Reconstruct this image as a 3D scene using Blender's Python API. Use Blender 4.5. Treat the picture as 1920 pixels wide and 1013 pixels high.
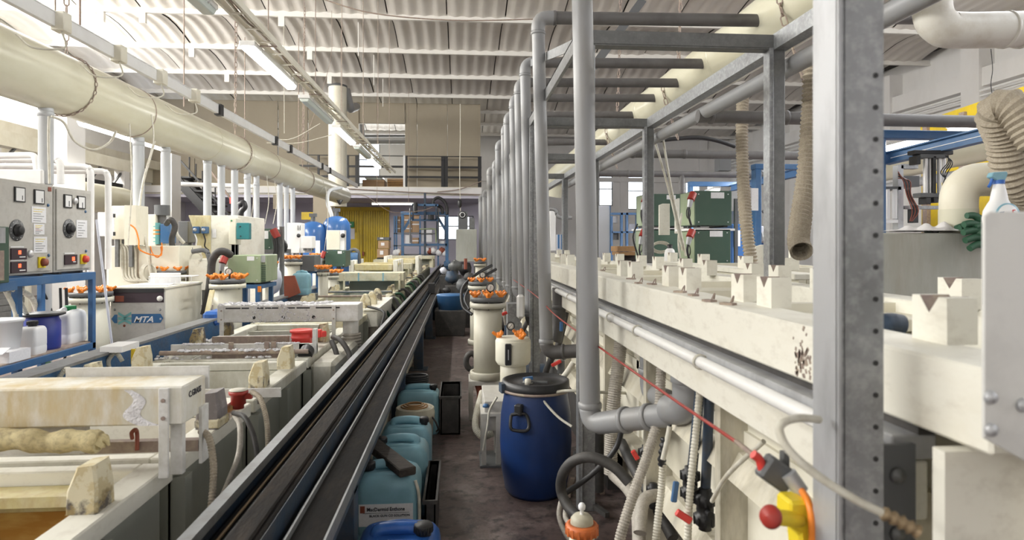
import bpy, math, random
from math import sin, cos, tan, pi, atan2, sqrt, radians, hypot
from mathutils import Vector, Matrix, Quaternion
random.seed(7)
R_ = random.Random(11)
S = bpy.context.scene
for o in list(bpy.data.objects):
    bpy.data.objects.remove(o)

# ---------------------------------------------------------------- camera, world, lights, exposure
TH = math.atan(97 / 1200.0)
cam_d = bpy.data.cameras.new('camera')
cam = bpy.data.objects.new('camera', cam_d)
S.collection.objects.link(cam)
cam.location = (0, 0, 1.65)
cam.rotation_euler = (pi / 2, 0, -TH)
cam_d.sensor_width = 36
cam_d.lens = 36 * 1200 / 1920.0
cam_d.shift_y = -(506.5 - 455) / 1920.0
cam_d.clip_start = .05
cam_d.clip_end = 200
cam_d.dof.use_dof = True
cam_d.dof.focus_distance = 6.5
cam_d.dof.aperture_fstop = 3.5
S.camera = cam
W = bpy.data.worlds.new('world')
S.world = W
W.use_nodes = True
wb = W.node_tree.nodes['Background']
wb.inputs[0].default_value = (.86, .92, 1, 1)
wb.inputs[1].default_value = 3.0
S.view_settings.view_transform = 'Standard'
S.view_settings.look = 'None'
S.view_settings.gamma = 1
S.view_settings.use_curve_mapping = False
S.view_settings.exposure = 0.12


def area(name, loc, rot, sx, sy, power, col=(1, 1, 1)):
    d = bpy.data.lights.new(name, 'AREA')
    d.shape = 'RECTANGLE'
    d.size = sx
    d.size_y = sy
    d.energy = power
    d.color = col
    o = bpy.data.objects.new(name, d)
    S.collection.objects.link(o)
    o.location = loc
    o.rotation_euler = rot
    return o


# area lamps for daylight; the left one sits at the high window band
area('added_daylight', (-13.05, 9.5, 6.7), (0, radians(-62), 0), 1.2, 25, 3600, (1, .975, .92))
area('added_daylight', (15.85, 6, 6.3), (0, radians(70), 0), 1.8, 18, 2600, (.95, .97, 1))  # added lamp, unseen, on a solid wall that has no window
area('added_daylight', (-5, 37.3, 6.0), (radians(-90), 0, 0), 6, 1.6, 260, (1, 1, 1))  # added to brighten the room behind the upper opening
# added fill lamps under the closed roof of the side bays, out of view
area('roof_fill', (-6.8, 6, 7.6), (0, 0, 0), 1.2, 18, 430, (1, .98, .93))
area('roof_fill', (8.5, 6, 7.6), (0, 0, 0), 1.6, 18, 560, (.97, .98, 1))

# ---------------------------------------------------------------- pixel -> world helpers (1920x1013 frame)


def ray(px, py):
    s = (px - 960) / 1200.0
    return (sin(TH) + s * cos(TH), cos(TH) - s * sin(TH), (455 - py) / 1200.0)


def onY(px, py, Y):
    d = ray(px, py)
    k = Y / d[1]
    return Vector((k * d[0], Y, 1.65 + k * d[2]))


def onX(px, py, X):
    d = ray(px, py)
    k = X / d[0]
    return Vector((X, k * d[1], 1.65 + k * d[2]))


def onZ(px, py, Z):
    d = ray(px, py)
    k = (Z - 1.65) / d[2]
    return Vector((k * d[0], k * d[1], Z))


def XY(px, Y):
    return onY(px, 455, Y).x


def YX(px, X):
    return onX(px, 455, X).y


def ZY(px, py, Y):
    return onY(px, py, Y).z


# ---------------------------------------------------------------- mesh builder
class G:
    def __init__(s):
        s.v = []
        s.f = []
        s.sm = []
        s.mi = []
        s.cur = 0

    def add(s, vs, fs, smooth=False, M=None):
        b = len(s.v)
        if M is not None:
            vs = [M @ Vector(p) for p in vs]
        s.v += [tuple(p) for p in vs]
        for f in fs:
            s.f.append([i + b for i in f])
            s.sm.append(smooth)
            s.mi.append(s.cur)
        return s

    def box(s, x0, x1, y0, y1, z0, z1, M=None):
        vs = [(x0, y0, z0), (x1, y0, z0), (x1, y1, z0), (x0, y1, z0), (x0, y0, z1), (x1, y0, z1), (x1, y1, z1), (x0, y1, z1)]
        return s.add(vs, [(0, 3, 2, 1), (4, 5, 6, 7), (0, 1, 5, 4), (1, 2, 6, 5), (2, 3, 7, 6), (3, 0, 4, 7)], False, M)

    def cbox(s, c, sz, rz=0, rx=0, ry=0):
        M = Matrix.Translation(c) @ Matrix.Rotation(rz, 4, 'Z') @ Matrix.Rotation(rx, 4, 'X') @ Matrix.Rotation(ry, 4, 'Y')
        return s.box(-sz[0] / 2, sz[0] / 2, -sz[1] / 2, sz[1] / 2, -sz[2] / 2, sz[2] / 2, M)

    def bar(s, p, q, w, h, up=(0, 0, 1)):
        p = Vector(p)
        q = Vector(q)
        d = (q - p)
        L = d.length
        d.normalize()
        u = Vector(up)
        sd = d.cross(u)
        if sd.length < 1e-4:
            sd = Vector((1, 0, 0))
        sd.normalize()
        u = sd.cross(d)
        vs = []
        for t in (p, q):
            for a, b in ((-1, -1), (1, -1), (1, 1), (-1, 1)):
                vs.append(t + sd * a * w / 2 + u * b * h / 2)
        return s.add(vs, [(0, 1, 2, 3), (7, 6, 5, 4), (0, 4, 5, 1), (1, 5, 6, 2), (2, 6, 7, 3), (3, 7, 4, 0)])

    def rings(s, R, close=True, caps=True, smooth=True):
        n = len(R[0])
        b = []
        vs = []
        for r in R:
            vs += r
        fs = []
        for i in range(len(R) - 1):
            for j in range(n if close else n - 1):
                k = (j + 1) % n
                fs.append((i * n + j, i * n + k, (i + 1) * n + k, (i + 1) * n + j))
        s.add(vs, fs, smooth)
        if caps:
            s.add(R[0], [tuple(reversed(range(n)))])
            s.add(R[-1], [tuple(range(n))])
        return s

    def cyl(s, p, q, r, r2=None, n=20, caps=True):
        return s.tube([p, q], r if r2 is None else [r, r2], n, False, caps)

    def tube(s, pts, r, n=10, spline=True, caps=True, sub=6, smooth=True):
        P = [Vector(p) for p in pts]
        if spline and len(P) > 2:
            P = catmull(P, sub)
        m = len(P)
        if isinstance(r, (int, float)):
            rr = [r] * m
        elif callable(r):
            rr = [r(i) for i in range(m)]
        else:
            rr = [r[0] + (r[-1] - r[0]) * i / (m - 1) for i in range(m)] if len(r) != m else r
        T = []
        for i in range(m):
            a = P[max(0, i - 1)]
            b = P[min(m - 1, i + 1)]
            t = (b - a)
            T.append(t.normalized() if t.length > 1e-9 else Vector((0, 0, 1)))
        u = T[0].orthogonal().normalized()
        R = []
        for i in range(m):
            u = (u - T[i] * u.dot(T[i]))
            u = u.normalized() if u.length > 1e-6 else T[i].orthogonal().normalized()
            w = T[i].cross(u)
            R.append([P[i] + (u * cos(2 * pi * j / n) + w * sin(2 * pi * j / n)) * rr[i] for j in range(n)])
        return s.rings(R, True, caps, smooth)

    def hose(s, pts, r, pitch=.02, depth=.12, n=12):
        """corrugated flexible hose: one ring pair per corrugation"""
        P = catmull([Vector(p) for p in pts], 14)
        L = [0]
        for a, b in zip(P, P[1:]):
            L.append(L[-1] + (b - a).length)
        N = max(4, min(420, int(L[-1] / pitch * 2)))
        Q = []
        k = 0
        for i in range(N + 1):
            d = L[-1] * i / N
            while k < len(L) - 2 and L[k + 1] < d:
                k += 1
            t = (d - L[k]) / max(1e-9, L[k + 1] - L[k])
            Q.append(P[k].lerp(P[k + 1], min(1, t)))
        return s.tube(Q, [r * (1 if i % 2 else 1 - depth) for i in range(N + 1)], n, False, False, 6, False)

    def lathe(s, prof, c=(0, 0, 0), n=28, axis=None, smooth=True, a0=0, a1=2 * pi):
        c = Vector(c)
        M = Matrix.Translation(c)
        if axis is not None:
            M = M @ Vector((0, 0, 1)).rotation_difference(Vector(axis)).to_matrix().to_4x4()
        R = []
        for r, z in prof:
            R.append([M @ Vector((max(r, 1e-4) * cos(2 * pi * j / n), max(r, 1e-4) * sin(2 * pi * j / n), z)) for j in range(n)])
        if prof[0][0] > .002 and prof[-1][0] > .002 and len(prof) > 2:
            return s.rings(R + [R[0]], True, False, smooth)
        return s.rings(R, True, True, smooth)

    def prism(s, poly, a, b, M=None, axis='y'):
        """poly (u,v) extruded between a and b along axis"""
        n = len(poly)
        if axis == 'y':
            f = lambda u, v, t: (u, t, v)
        elif axis == 'x':
            f = lambda u, v, t: (t, u, v)
        else:
            f = lambda u, v, t: (u, v, t)
        vs = [f(u, v, a) for u, v in poly] + [f(u, v, b) for u, v in poly]
        fs = [tuple(range(n)), tuple(reversed(range(n, 2 * n)))]
        for i in range(n):
            j = (i + 1) % n
            fs.append((i, i + n, j + n, j))
        return s.add(vs, fs, False, M)

    def grid(s, fn, nu, nv, smooth=True, thick=0):
        vs = [fn(i / nu, j / nv) for j in range(nv + 1) for i in range(nu + 1)]
        fs = [(j * (nu + 1) + i, j * (nu + 1) + i + 1, (j + 1) * (nu + 1) + i + 1, (j + 1) * (nu + 1) + i) for j in range(nv) for i in range(nu)]
        return s.add(vs, fs, smooth)

    def ball(s, c, r, n=10, sq=(1, 1, 1), jit=0):
        c = Vector(c)
        R = []
        for i in range(n // 2 + 1):
            a = pi * i / (n // 2)
            ring = []
            for j in range(n):
                k = 1 + (R_.uniform(-jit, jit) if jit else 0)
                ring.append(c + Vector((r * sq[0] * k * max(sin(a), .01) * cos(2 * pi * j / n), r * sq[1] * k * max(sin(a), .01) * sin(2 * pi * j / n), -r * sq[2] * k * cos(a))))
            R.append(ring)
        return s.rings(R, True, True)


def catmull(P, sub):
    if len(P) < 3:
        return P
    out = []
    Q = [P[0] * 2 - P[1]] + P + [P[-1] * 2 - P[-2]]
    for i in range(1, len(Q) - 2):
        a, b, c, d = Q[i - 1:i + 3]
        for k in range(sub):
            t = k / sub
            out.append(.5 * ((2 * b) + (c - a) * t + (2 * a - 5 * b + 4 * c - d) * t * t + (3 * b - a - 3 * c + d) * t ** 3))
    out.append(P[-1])
    return out


def elbowpath(pts, rad, seg=5):
    """polyline with rounded corners"""
    P = [Vector(p) for p in pts]
    out = [P[0]]
    for i in range(1, len(P) - 1):
        a = (P[i - 1] - P[i]).normalized()
        b = (P[i + 1] - P[i]).normalized()
        p0 = P[i] + a * rad
        p1 = P[i] + b * rad
        for k in range(seg + 1):
            t = k / seg
            out.append(p0 * (1 - t) ** 2 + P[i] * 2 * t * (1 - t) + p1 * t * t)
    out.append(P[-1])
    return out


ORG = {}


def mesh_of(name, g, org, mats):
    me = bpy.data.meshes.new(name)
    me.from_pydata([(x - org[0], y - org[1], z - org[2]) for x, y, z in g.v], [], g.f)
    me.polygons.foreach_set('use_smooth', g.sm)
    for m in (mats if isinstance(mats, (list, tuple)) else [mats]):
        me.materials.append(m)
    if isinstance(mats, (list, tuple)):
        me.polygons.foreach_set('material_index', g.mi)
    me.update()
    return me


def props(o, label=None, cat=None, group=None, kind=None):
    if label:
        o['label'] = label
    if cat:
        o['category'] = cat
    if group:
        o['group'] = group
    if kind:
        o['kind'] = kind


def bevel(o, w, seg=1):
    m = o.modifiers.new('bevel', 'BEVEL')
    m.width = w
    m.segments = seg
    m.limit_method = 'ANGLE'
    m.angle_limit = radians(40)


def thing(name, label, cat, loc=(0, 0, 0), group=None, kind=None):
    o = bpy.data.objects.new(name, None)
    S.collection.objects.link(o)
    o.empty_display_size = .1
    o.location = loc
    ORG[o.name] = Vector(loc)
    props(o, label, cat, group, kind)
    return o


def part(name, g, mat, parent, label=None, bev=0, kind=None):
    org = ORG[parent.name]
    o = bpy.data.objects.new(name, mesh_of(name, g, org, mat))
    S.collection.objects.link(o)
    o.parent = parent
    ORG[o.name] = org
    props(o, label, None, None, kind)
    if bev:
        bevel(o, bev)
    return o


def solo(name, g, mat, label, cat, group=None, bev=0, kind=None):
    xs = [p[0] for p in g.v]
    ys = [p[1] for p in g.v]
    org = Vector(((min(xs) + max(xs)) / 2, (min(ys) + max(ys)) / 2, min(p[2] for p in g.v)))
    o = bpy.data.objects.new(name, mesh_of(name, g, org, mat))
    S.collection.objects.link(o)
    o.location = org
    ORG[o.name] = org
    props(o, label, cat, group, kind)
    if bev:
        bevel(o, bev)
    return o


def struct(name, g, mat, bev=0, parent=None):
    if parent:
        return part(name, g, mat, parent)
    return solo(name, g, mat, None, None, None, bev, 'structure')


def dup(root, d, label=None, group=None, rz=0, sc=None):
    """copy a thing with its parts and sub-parts, moved by d"""
    r = root.copy()
    S.collection.objects.link(r)
    r.location = Vector(root.location) + Vector(d)
    r.rotation_euler = (0, 0, rz)
    if sc:
        r.scale = (sc, sc, sc)
    ORG[r.name] = Vector(r.location)
    if label:
        r['label'] = label
    if group:
        r['group'] = group
    for ch in list(root.children):
        c = ch.copy()
        S.collection.objects.link(c)
        c.parent = r
        for g in list(ch.children):
            e = g.copy()
            S.collection.objects.link(e)
            e.parent = c
    return r


# ---------------------------------------------------------------- materials
def mat(name, col, rough=.6, metal=0, dirt=None, amt=.5, scale=3, stretch=(1, 1, 1), bump=0, bscale=60, dirt2=None, amt2=.3, emit=0, spec=.5, lo=.45, hi=.7, trans=0):
    m = bpy.data.materials.new(name)
    m.use_nodes = True
    nt = m.node_tree
    b = nt.nodes['Principled BSDF']
    b.inputs['Base Color'].default_value = (*col, 1)
    b.inputs['Roughness'].default_value = rough
    b.inputs['Metallic'].default_value = metal
    b.inputs['Specular IOR Level'].default_value = spec
    if trans:
        b.inputs['Transmission Weight'].default_value = trans
    if emit:
        b.inputs['Emission Color'].default_value = (*col, 1)
        b.inputs['Emission Strength'].default_value = emit
    if dirt or bump:
        geo = nt.nodes.new('ShaderNodeNewGeometry')
        mp = nt.nodes.new('ShaderNodeMapping')
        mp.inputs['Scale'].default_value = stretch
        nt.links.new(geo.outputs['Position'], mp.inputs['Vector'])
    src = None
    for k, (dc, am, sc) in enumerate(((dirt, amt, scale), (dirt2, amt2, scale * 5.3))):
        if not dc:
            continue
        n = nt.nodes.new('ShaderNodeTexNoise')
        n.inputs['Scale'].default_value = sc
        n.inputs['Detail'].default_value = 6
        n.inputs['Roughness'].default_value = .65
        nt.links.new(mp.outputs[0], n.inputs['Vector'])
        r = nt.nodes.new('ShaderNodeMapRange')
        r.inputs['From Min'].default_value = lo
        r.inputs['From Max'].default_value = hi
        r.inputs['To Max'].default_value = am
        nt.links.new(n.outputs['Fac'], r.inputs['Value'])
        mx = nt.nodes.new('ShaderNodeMix')
        mx.data_type = 'RGBA'
        nt.links.new(r.outputs[0], mx.inputs['Factor'])
        if src:
            nt.links.new(src, mx.inputs['A'])
        else:
            mx.inputs['A'].default_value = (*col, 1)
        mx.inputs['B'].default_value = (*dc, 1)
        src = mx.outputs['Result']
    if src:
        nt.links.new(src, b.inputs['Base Color'])
    if bump:
        n = nt.nodes.new('ShaderNodeTexNoise')
        n.inputs['Scale'].default_value = bscale
        n.inputs['Detail'].default_value = 4
        nt.links.new(mp.outputs[0], n.inputs['Vector'])
        bp = nt.nodes.new('ShaderNodeBump')
        bp.inputs['Strength'].default_value = bump
        bp.inputs['Distance'].default_value = .01
        nt.links.new(n.outputs['Fac'], bp.inputs['Height'])
        nt.links.new(bp.outputs[0], b.inputs['Normal'])
    return m


M_ = {}


def defm(k, *a, **kw):
    M_[k] = mat(k, *a, **kw)


defm('floor', (.125, .09, .085), .42, dirt=(.27, .22, .205), amt=.9, scale=2.2, dirt2=(.03, .026, .026), amt2=.8, bump=.35, bscale=25, lo=.5, hi=.64)
defm('ceil', (.74, .71, .67), .75, dirt=(.60, .56, .52), amt=.5, scale=.8, bump=.15, bscale=8)
defm('seam', (.06, .055, .05), .9)
defm('purlin', (.82, .80, .76), .6)
defm('wallw', (.78, .77, .76), .85, dirt=(.62, .6, .57), amt=.4, scale=.7, stretch=(1, 1, .5))
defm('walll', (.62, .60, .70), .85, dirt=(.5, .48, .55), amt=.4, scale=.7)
defm('panel', (.37, .325, .25), .9, dirt=(.33, .285, .22), amt=.45, scale=1.3, stretch=(1, 1, .6), bump=.3, bscale=40)
defm('cream', (.80, .77, .66), .45, dirt=(.52, .46, .30), amt=.35, scale=2, stretch=(1, 1, .7), spec=.4)
defm('duct', (.64, .62, .49), .28, dirt=(.45, .40, .24), amt=.45, scale=1.6, stretch=(1, .35, 1))
defm('ductw', (.74, .72, .66), .35, dirt=(.5, .44, .34), amt=.6, scale=5)
defm('tank', (.66, .65, .57), .6, dirt=(.34, .30, .20), amt=.6, scale=4, stretch=(1, 1, .5), dirt2=(.85, .85, .82), amt2=.25, bump=.1)
defm('tankc', (.83, .81, .72), .55, dirt=(.50, .43, .28), amt=.38, scale=3.4, stretch=(1, .6, 1.3), dirt2=(.28, .22, .15), amt2=.3, lo=.52, hi=.8)
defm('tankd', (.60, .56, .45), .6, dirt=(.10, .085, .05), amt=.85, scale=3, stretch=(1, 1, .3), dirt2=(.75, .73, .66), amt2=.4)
defm('tanky', (.66, .58, .30), .5, dirt=(.72, .68, .52), amt=.9, scale=4, stretch=(1, 1, .6), dirt2=(.40, .22, .06), amt2=.4)
defm('tanko', (.42, .20, .035), .5, dirt=(.62, .40, .12), amt=.8, scale=9, stretch=(.5, 1, 2))
defm('tankg', (.37, .38, .33), .6, dirt=(.25, .25, .19), amt=.5, scale=3, stretch=(1, 1, .4))
defm('tankblk', (.40, .38, .28), .7, dirt=(.16, .17, .12), amt=.8, scale=5, stretch=(1, 1, .4), bump=.3)
defm('boxw', (.66, .64, .55), .5, dirt=(.55, .38, .10), amt=.9, scale=2.6, stretch=(1.3, 1, .45), dirt2=(.86, .85, .85), amt2=.55)
defm('boxg', (.62, .61, .575), .55, dirt=(.84, .84, .86), amt=.7, scale=6, dirt2=(.4, .37, .34), amt2=.3)
defm('boxy', (.62, .57, .41), .55, dirt=(.26, .24, .13), amt=.75, scale=3, dirt2=(.45, .6, .62), amt2=.3)
defm('crust', (.86, .85, .88), .8, dirt=(.55, .53, .56), amt=.6, scale=30, bump=1, bscale=120)
defm('saddle', (.66, .60, .43), .7, dirt=(.09, .075, .07), amt=.95, scale=3.2, dirt2=(.45, .33, .12), amt2=.5, bump=.3, lo=.5, hi=.56)
defm('saddledark', (.17, .15, .15), .5, dirt=(.36, .34, .34), amt=.6, scale=14)
defm('stained', (.30, .23, .20), .7, dirt=(.5, .42, .3), amt=.7, scale=20)
defm('liqdark', (.03, .032, .03), .05)
defm('liqblue', (.10, .22, .30), .08)
defm('liqbrown', (.10, .06, .03), .1)
defm('liqgreen', (.14, .17, .12), .1)
defm('galv', (.30, .31, .32), .42, .55, dirt=(.20, .20, .205), amt=.7, scale=7, dirt2=(.55, .56, .57), amt2=.5)
defm('galvdark', (.17, .175, .175), .5, .4, dirt=(.10, .10, .10), amt=.6, scale=5, dirt2=(.3, .3, .3), amt2=.3)
defm('galvlight', (.50, .51, .53), .45, .4, dirt=(.27, .27, .28), amt=.6, scale=9, stretch=(1, 1, .3))
defm('plate', (.74, .74, .72), .5, .2, dirt=(.42, .42, .41), amt=.4, scale=5)
defm('pvc', (.29, .295, .305), .42, dirt=(.28, .265, .24), amt=.55, scale=5, stretch=(1, 1, .3))
defm('pvcdark', (.145, .14, .14), .45, dirt=(.09, .085, .08), amt=.6, scale=6)
defm('pvclight', (.46, .48, .50), .4, dirt=(.42, .42, .42), amt=.35, scale=2, stretch=(1, 1, .3))
defm('pvcwhite', (.84, .84, .83), .4, dirt=(.6, .58, .55), amt=.3, scale=3)
defm('blue', (.045, .14, .30), .45, dirt=(.10, .09, .08), amt=.5, scale=9, dirt2=(.25, .33, .42), amt2=.3)
defm('bluefr', (.04, .13, .30), .4, dirt=(.12, .20, .32), amt=.5, scale=5)
defm('bluedk', (.035, .06, .10), .5, dirt=(.085, .075, .065), amt=.8, scale=6, bump=.2)
defm('rail', (.028, .026, .025), .9, spec=.2, dirt=(.085, .065, .05), amt=.6, scale=9, stretch=(1, .3, 1), dirt2=(.03, .03, .03), amt2=.6, bump=.4)
defm('raillt', (.26, .27, .28), .45, .3, dirt=(.16, .15, .14), amt=.6, scale=12)
defm('copper', (.30, .22, .13), .4, .4)
defm('orange', (.85, .25, .03), .4)
defm('orangedk', (.62, .16, .04), .5, dirt=(.4, .12, .05), amt=.5, scale=20)
defm('red', (.36, .04, .03), .4, dirt=(.35, .03, .02), amt=.4, scale=20)
defm('redlt', (.72, .06, .05), .4)
defm('rust', (.30, .08, .045), .6, dirt=(.2, .06, .04), amt=.6, scale=8)
defm('white', (.84, .84, .84), .5)
defm('paper', (.82, .82, .84), .8, dirt=(.6, .6, .62), amt=.35, scale=60)
defm('black', (.022, .022, .024), .45)
defm('rubber', (.045, .043, .042), .6, dirt=(.11, .10, .09), amt=.5, scale=10)
defm('hosew', (.62, .60, .52), .6, dirt=(.40, .36, .27), amt=.7, scale=14)
defm('hoseg', (.42, .39, .34), .6, dirt=(.62, .58, .52), amt=.7, scale=30, dirt2=(.2, .17, .14), amt2=.5)
defm('hoseb', (.36, .31, .235), .75, dirt=(.25, .21, .16), amt=.7, scale=30, dirt2=(.6, .55, .47), amt2=.5)
defm('dgreen', (.055, .105, .075), .45, dirt=(.08, .12, .09), amt=.4, scale=5)
defm('lgreen', (.30, .37, .23), .45, dirt=(.42, .46, .34), amt=.5, scale=6, stretch=(1, 1, .4))
defm('canblue', (.24, .45, .54), .4, dirt=(.13, .27, .31), amt=.45, scale=5, dirt2=(.24, .42, .52), amt2=.4, spec=.4)
defm('canblue2', (.03, .13, .48), .35, dirt=(.09, .22, .52), amt=.6, scale=8)
defm('drum', (.006, .028, .12), .4, dirt=(.012, .024, .07), amt=.6, scale=3)
defm('drumlt', (.03, .05, .28), .4, dirt=(.2, .1, .3), amt=.2, scale=8)
defm('pail', (.50, .47, .37), .5, dirt=(.30, .26, .17), amt=.6, scale=6)
defm('filter', (.52, .50, .42), .45, dirt=(.38, .34, .24), amt=.45, scale=4, stretch=(1, 1, .4))
defm('filterw', (.70, .68, .57), .45, dirt=(.50, .45, .3), amt=.3, scale=3)
defm('cab', (.52, .505, .47), .45, dirt=(.38, .36, .32), amt=.5, scale=14)
defm('yellow', (.70, .50, .02), .5, dirt=(.40, .29, .05), amt=.6, scale=1.6, stretch=(1, 1, .5))
defm('yellowb', (.80, .62, .03), .45)
defm('card', (.42, .28, .17), .85, dirt=(.32, .2, .12), amt=.4, scale=4)
defm('wood', (.33, .19, .08), .8, dirt=(.18, .1, .05), amt=.6, scale=5)
defm('darkwood', (.028, .022, .018), .75, dirt=(.07, .055, .045), amt=.6, scale=18, stretch=(.4, 1, 1), bump=.6)
defm('tankblue', (.04, .13, .36), .25, dirt=(.08, .2, .45), amt=.4, scale=2)
defm('steel', (.72, .72, .73), .35, .5)
defm('stain_w', (.80, .78, .70), .6)
defm('cloth', (.74, .72, .72), .9, bump=.4, bscale=40)
defm('clothy', (.62, .53, .30), .85, dirt=(.30, .22, .10), amt=.7, scale=9, dirt2=(.1, .07, .06), amt2=.5)
defm('glove', (.03, .10, .055), .55)
defm('gauge', (.80, .79, .74), .4)
defm('teal', (.03, .20, .22), .3)
defm('screen', (.05, .03, .04), .3)
defm('ledred', (1, .08, .03), .4, emit=3)
defm('tubelit', (1, .99, .95), .4, emit=7)
defm('tubedim', (.66, .72, .68), .25)
defm('sky', (.9, .95, 1), .4, emit=2.2)
defm('logo', (.03, .13, .30), .5)
defm('logot', (.16, .42, .42), .5)
defm('ink', (.05, .05, .06), .6)
defm('concrete', (.40, .41, .37), .75, dirt=(.30, .25, .17), amt=.6, scale=3, stretch=(1.2, 1, .25), dirt2=(.48, .49, .46), amt2=.5)
defm('brownfoam', (.34, .27, .20), .9)
defm('green', (.02, .25, .08), .5)
defm('dgrey', (.12, .125, .13), .5)
defm('lilac', (.64, .66, .74), .5)
g_ = bpy.data.materials.new('glass')
g_.use_nodes = True
nt = g_.node_tree
nt.nodes.clear()
oo = nt.nodes.new('ShaderNodeOutputMaterial')
mm = nt.nodes.new('ShaderNodeMixShader')
t_ = nt.nodes.new('ShaderNodeBsdfTransparent')
gl = nt.nodes.new('ShaderNodeBsdfGlossy')
gl.inputs['Roughness'].default_value = .05
mm.inputs[0].default_value = .08
nt.links.new(t_.outputs[0], mm.inputs[1])
nt.links.new(gl.outputs[0], mm.inputs[2])
nt.links.new(mm.outputs[0], oo.inputs[0])
M_['glass'] = g_


def text_part(txt, mt, parent, o, ux, uz, size, ext=.0008, shear=0, label=None, name='lettering', bold=0, sx=1):
    """lettering as a thin mesh part; o = world origin, ux = reading direction, uz = up direction"""
    cu = bpy.data.curves.new('t', 'FONT')
    cu.body = txt
    cu.size = size
    cu.shear = shear
    cu.extrude = ext
    cu.offset = bold
    cu.resolution_u = 2
    ob = bpy.data.objects.new('t', cu)
    S.collection.objects.link(ob)
    dg = bpy.context.evaluated_depsgraph_get()
    me = bpy.data.meshes.new_from_object(ob.evaluated_get(dg))
    bpy.data.objects.remove(ob)
    ux = Vector(ux).normalized()
    uz = Vector(uz).normalized()
    un = ux.cross(uz)
    org = Vector(o) - ORG[parent.name]
    for v in me.vertices:
        c = v.co
        v.co = org + ux * c.x * sx + uz * c.y + un * c.z
    me.materials.clear()
    me.materials.append(mt)
    me.name = name
    q = bpy.data.objects.new(name, me)
    S.collection.objects.link(q)
    q.parent = parent
    ORG[q.name] = ORG[parent.name]
    if label:
        q['label'] = label
    return q


m = M_
# ================================================================ SETTING
H = 7.72
XL, XR = -13.2, 16.0
struct('floor', G().box(XL, XR, -3, 39, -.2, 0), m['floor'])
ceil = solo('ceiling', G().box(XL - .2, XR + .2, -3, 39, H + .42, H + .5), m['seam'], None, None, kind='structure')
PY = [5.15 + 3.1 * i for i in range(-2, 12)]
pw = 1.6


def wave(u, v):
    w = sum(.036 * math.exp(-((u - c) / .07) ** 2) for c in (.14, .38, .62, .86))
    return (u * pw * .98, v * 3.06, .26 * sin(pi * v) - w + .03)


gp = G().grid(wave, 24, 6)
pm = None
k = 0
for iy, y in enumerate(PY[2:-2]):
    for ix in range(-9, 10):
        x = ix * pw - .35
        o = bpy.data.objects.new('panel', pm or mesh_of('panel', gp, (0, 0, 0), m['ceil']))
        pm = o.data
        S.collection.objects.link(o)
        o.parent = ceil
        o.location = Vector((x, y + .03, H + .1 + R_.uniform(-.015, .015))) - ORG['ceiling']
for y in PY:
    g = G()
    g.box(XL, XR, y - .045, y + .045, H - .03, H + .0)
    g.box(XL, XR, y - .012, y + .012, H, H + .16)
    part('purlin', g, m['purlin'], ceil)
# bracket clips that hang from the purlins
gb = G().box(-.05, .05, -.05, .05, -.22, 0)
for i, (px, py, Y) in enumerate([(528, 52, 17.55), (581, 110, 20.65), (618, 155, 23.75), (268, 44, 17.55), (360, 108, 20.65), (426, 153, 23.75), (190, 40, 17.55)]):
    p = onY(px, py, Y)
    part('clip', G().box(p.x - .08, p.x + .08, Y - .05, Y + .05, H - .3, H - .03), m['purlin'], ceil)

# walls
wl = struct('wall_left', G().box(XL - .2, XL, -3, 39, 0, 6.25).box(XL - .2, XL, -3, 39, 7.3, H + .4), m['wallw'])
part('crane_beam', G().box(XL, XL + .35, 2, 30, 4.75, 5.1).box(XL, XL + .06, 2, 30, 4.2, 4.75), m['cream'], wl)
g = G()
for y in range(3, 30, 4):
    g = G().box(XL, XL + .14, y, y + .4, 0, 5.5)
    part('pilaster', g, m['wallw'], wl)
for y in range(1, 30, 3):
    part('mullion', G().box(XL - .15, XL - .05, y, y + .12, 6.25, 7.3), m['wallw'], wl)
part('pane', G().box(XL - .12, XL - .11, -3, 39, 6.25, 7.3), m['glass'], wl)
wr = struct('wall_right', G().box(XR, XR + .2, -3, 39, 0, H + .4), m['wallw'])
for y in range(2, 38, 4):
    part('pilaster', G().box(XR - .5, XR, y, y + .7, 0, H), m['wallw'], wr)
part('rafter_rail', G().box(XR - .4, XR, -2, 37, 6.35, 6.9), m['wallw'], wr)
part('conduit', G().cyl((XR - .45, -2, 6.2), (XR - .45, 37, 6.2), .04, n=8).cyl((XR - .45, -2, 6.05), (XR - .45, 37, 6.05), .03, n=8), m['pvcwhite'], wr)
struct('wall_front', G().box(XL, XR, -3.2, -3, 0, H + .4), m['wallw'])

# rear wall right of the mezzanine, with its windows
YB = 37.0
x_a, x_b = XY(935, YB), XR


def wallwin(name, x0, x1, Y, z0, z1, wins, mt, th=.25):
    g = G()
    xs = sorted(set([x0, x1] + [w[0] for w in wins] + [w[1] for w in wins]))
    for a, b in zip(xs, xs[1:]):
        hs = sorted([(w[2], w[3]) for w in wins if w[0] <= a + 1e-6 and w[1] >= b - 1e-6])
        z = z0
        for h0, h1 in hs:
            if h0 > z:
                g.box(a, b, Y, Y + th, z, h0)
            z = h1
        if z < z1:
            g.box(a, b, Y, Y + th, z, z1)
    o = struct(name, g, mt)
    for w in wins:
        f = G()
        t = .05
        f.box(w[0], w[1], Y + .05, Y + .12, w[2], w[2] + t).box(w[0], w[1], Y + .05, Y + .12, w[3] - t, w[3])
        f.box(w[0], w[0] + t, Y + .05, Y + .12, w[2], w[3]).box(w[1] - t, w[1], Y + .05, Y + .12, w[2], w[3])
        zm = w[2] + (w[3] - w[2]) * .55
        f.box(w[0], w[1], Y + .05, Y + .12, zm, zm + t)
        part('window_frame', f, m['dgrey'], o)
        part('pane', G().box(w[0], w[1], Y + .08, Y + .085, w[2], w[3]), m['glass'], o)
    return o


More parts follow.
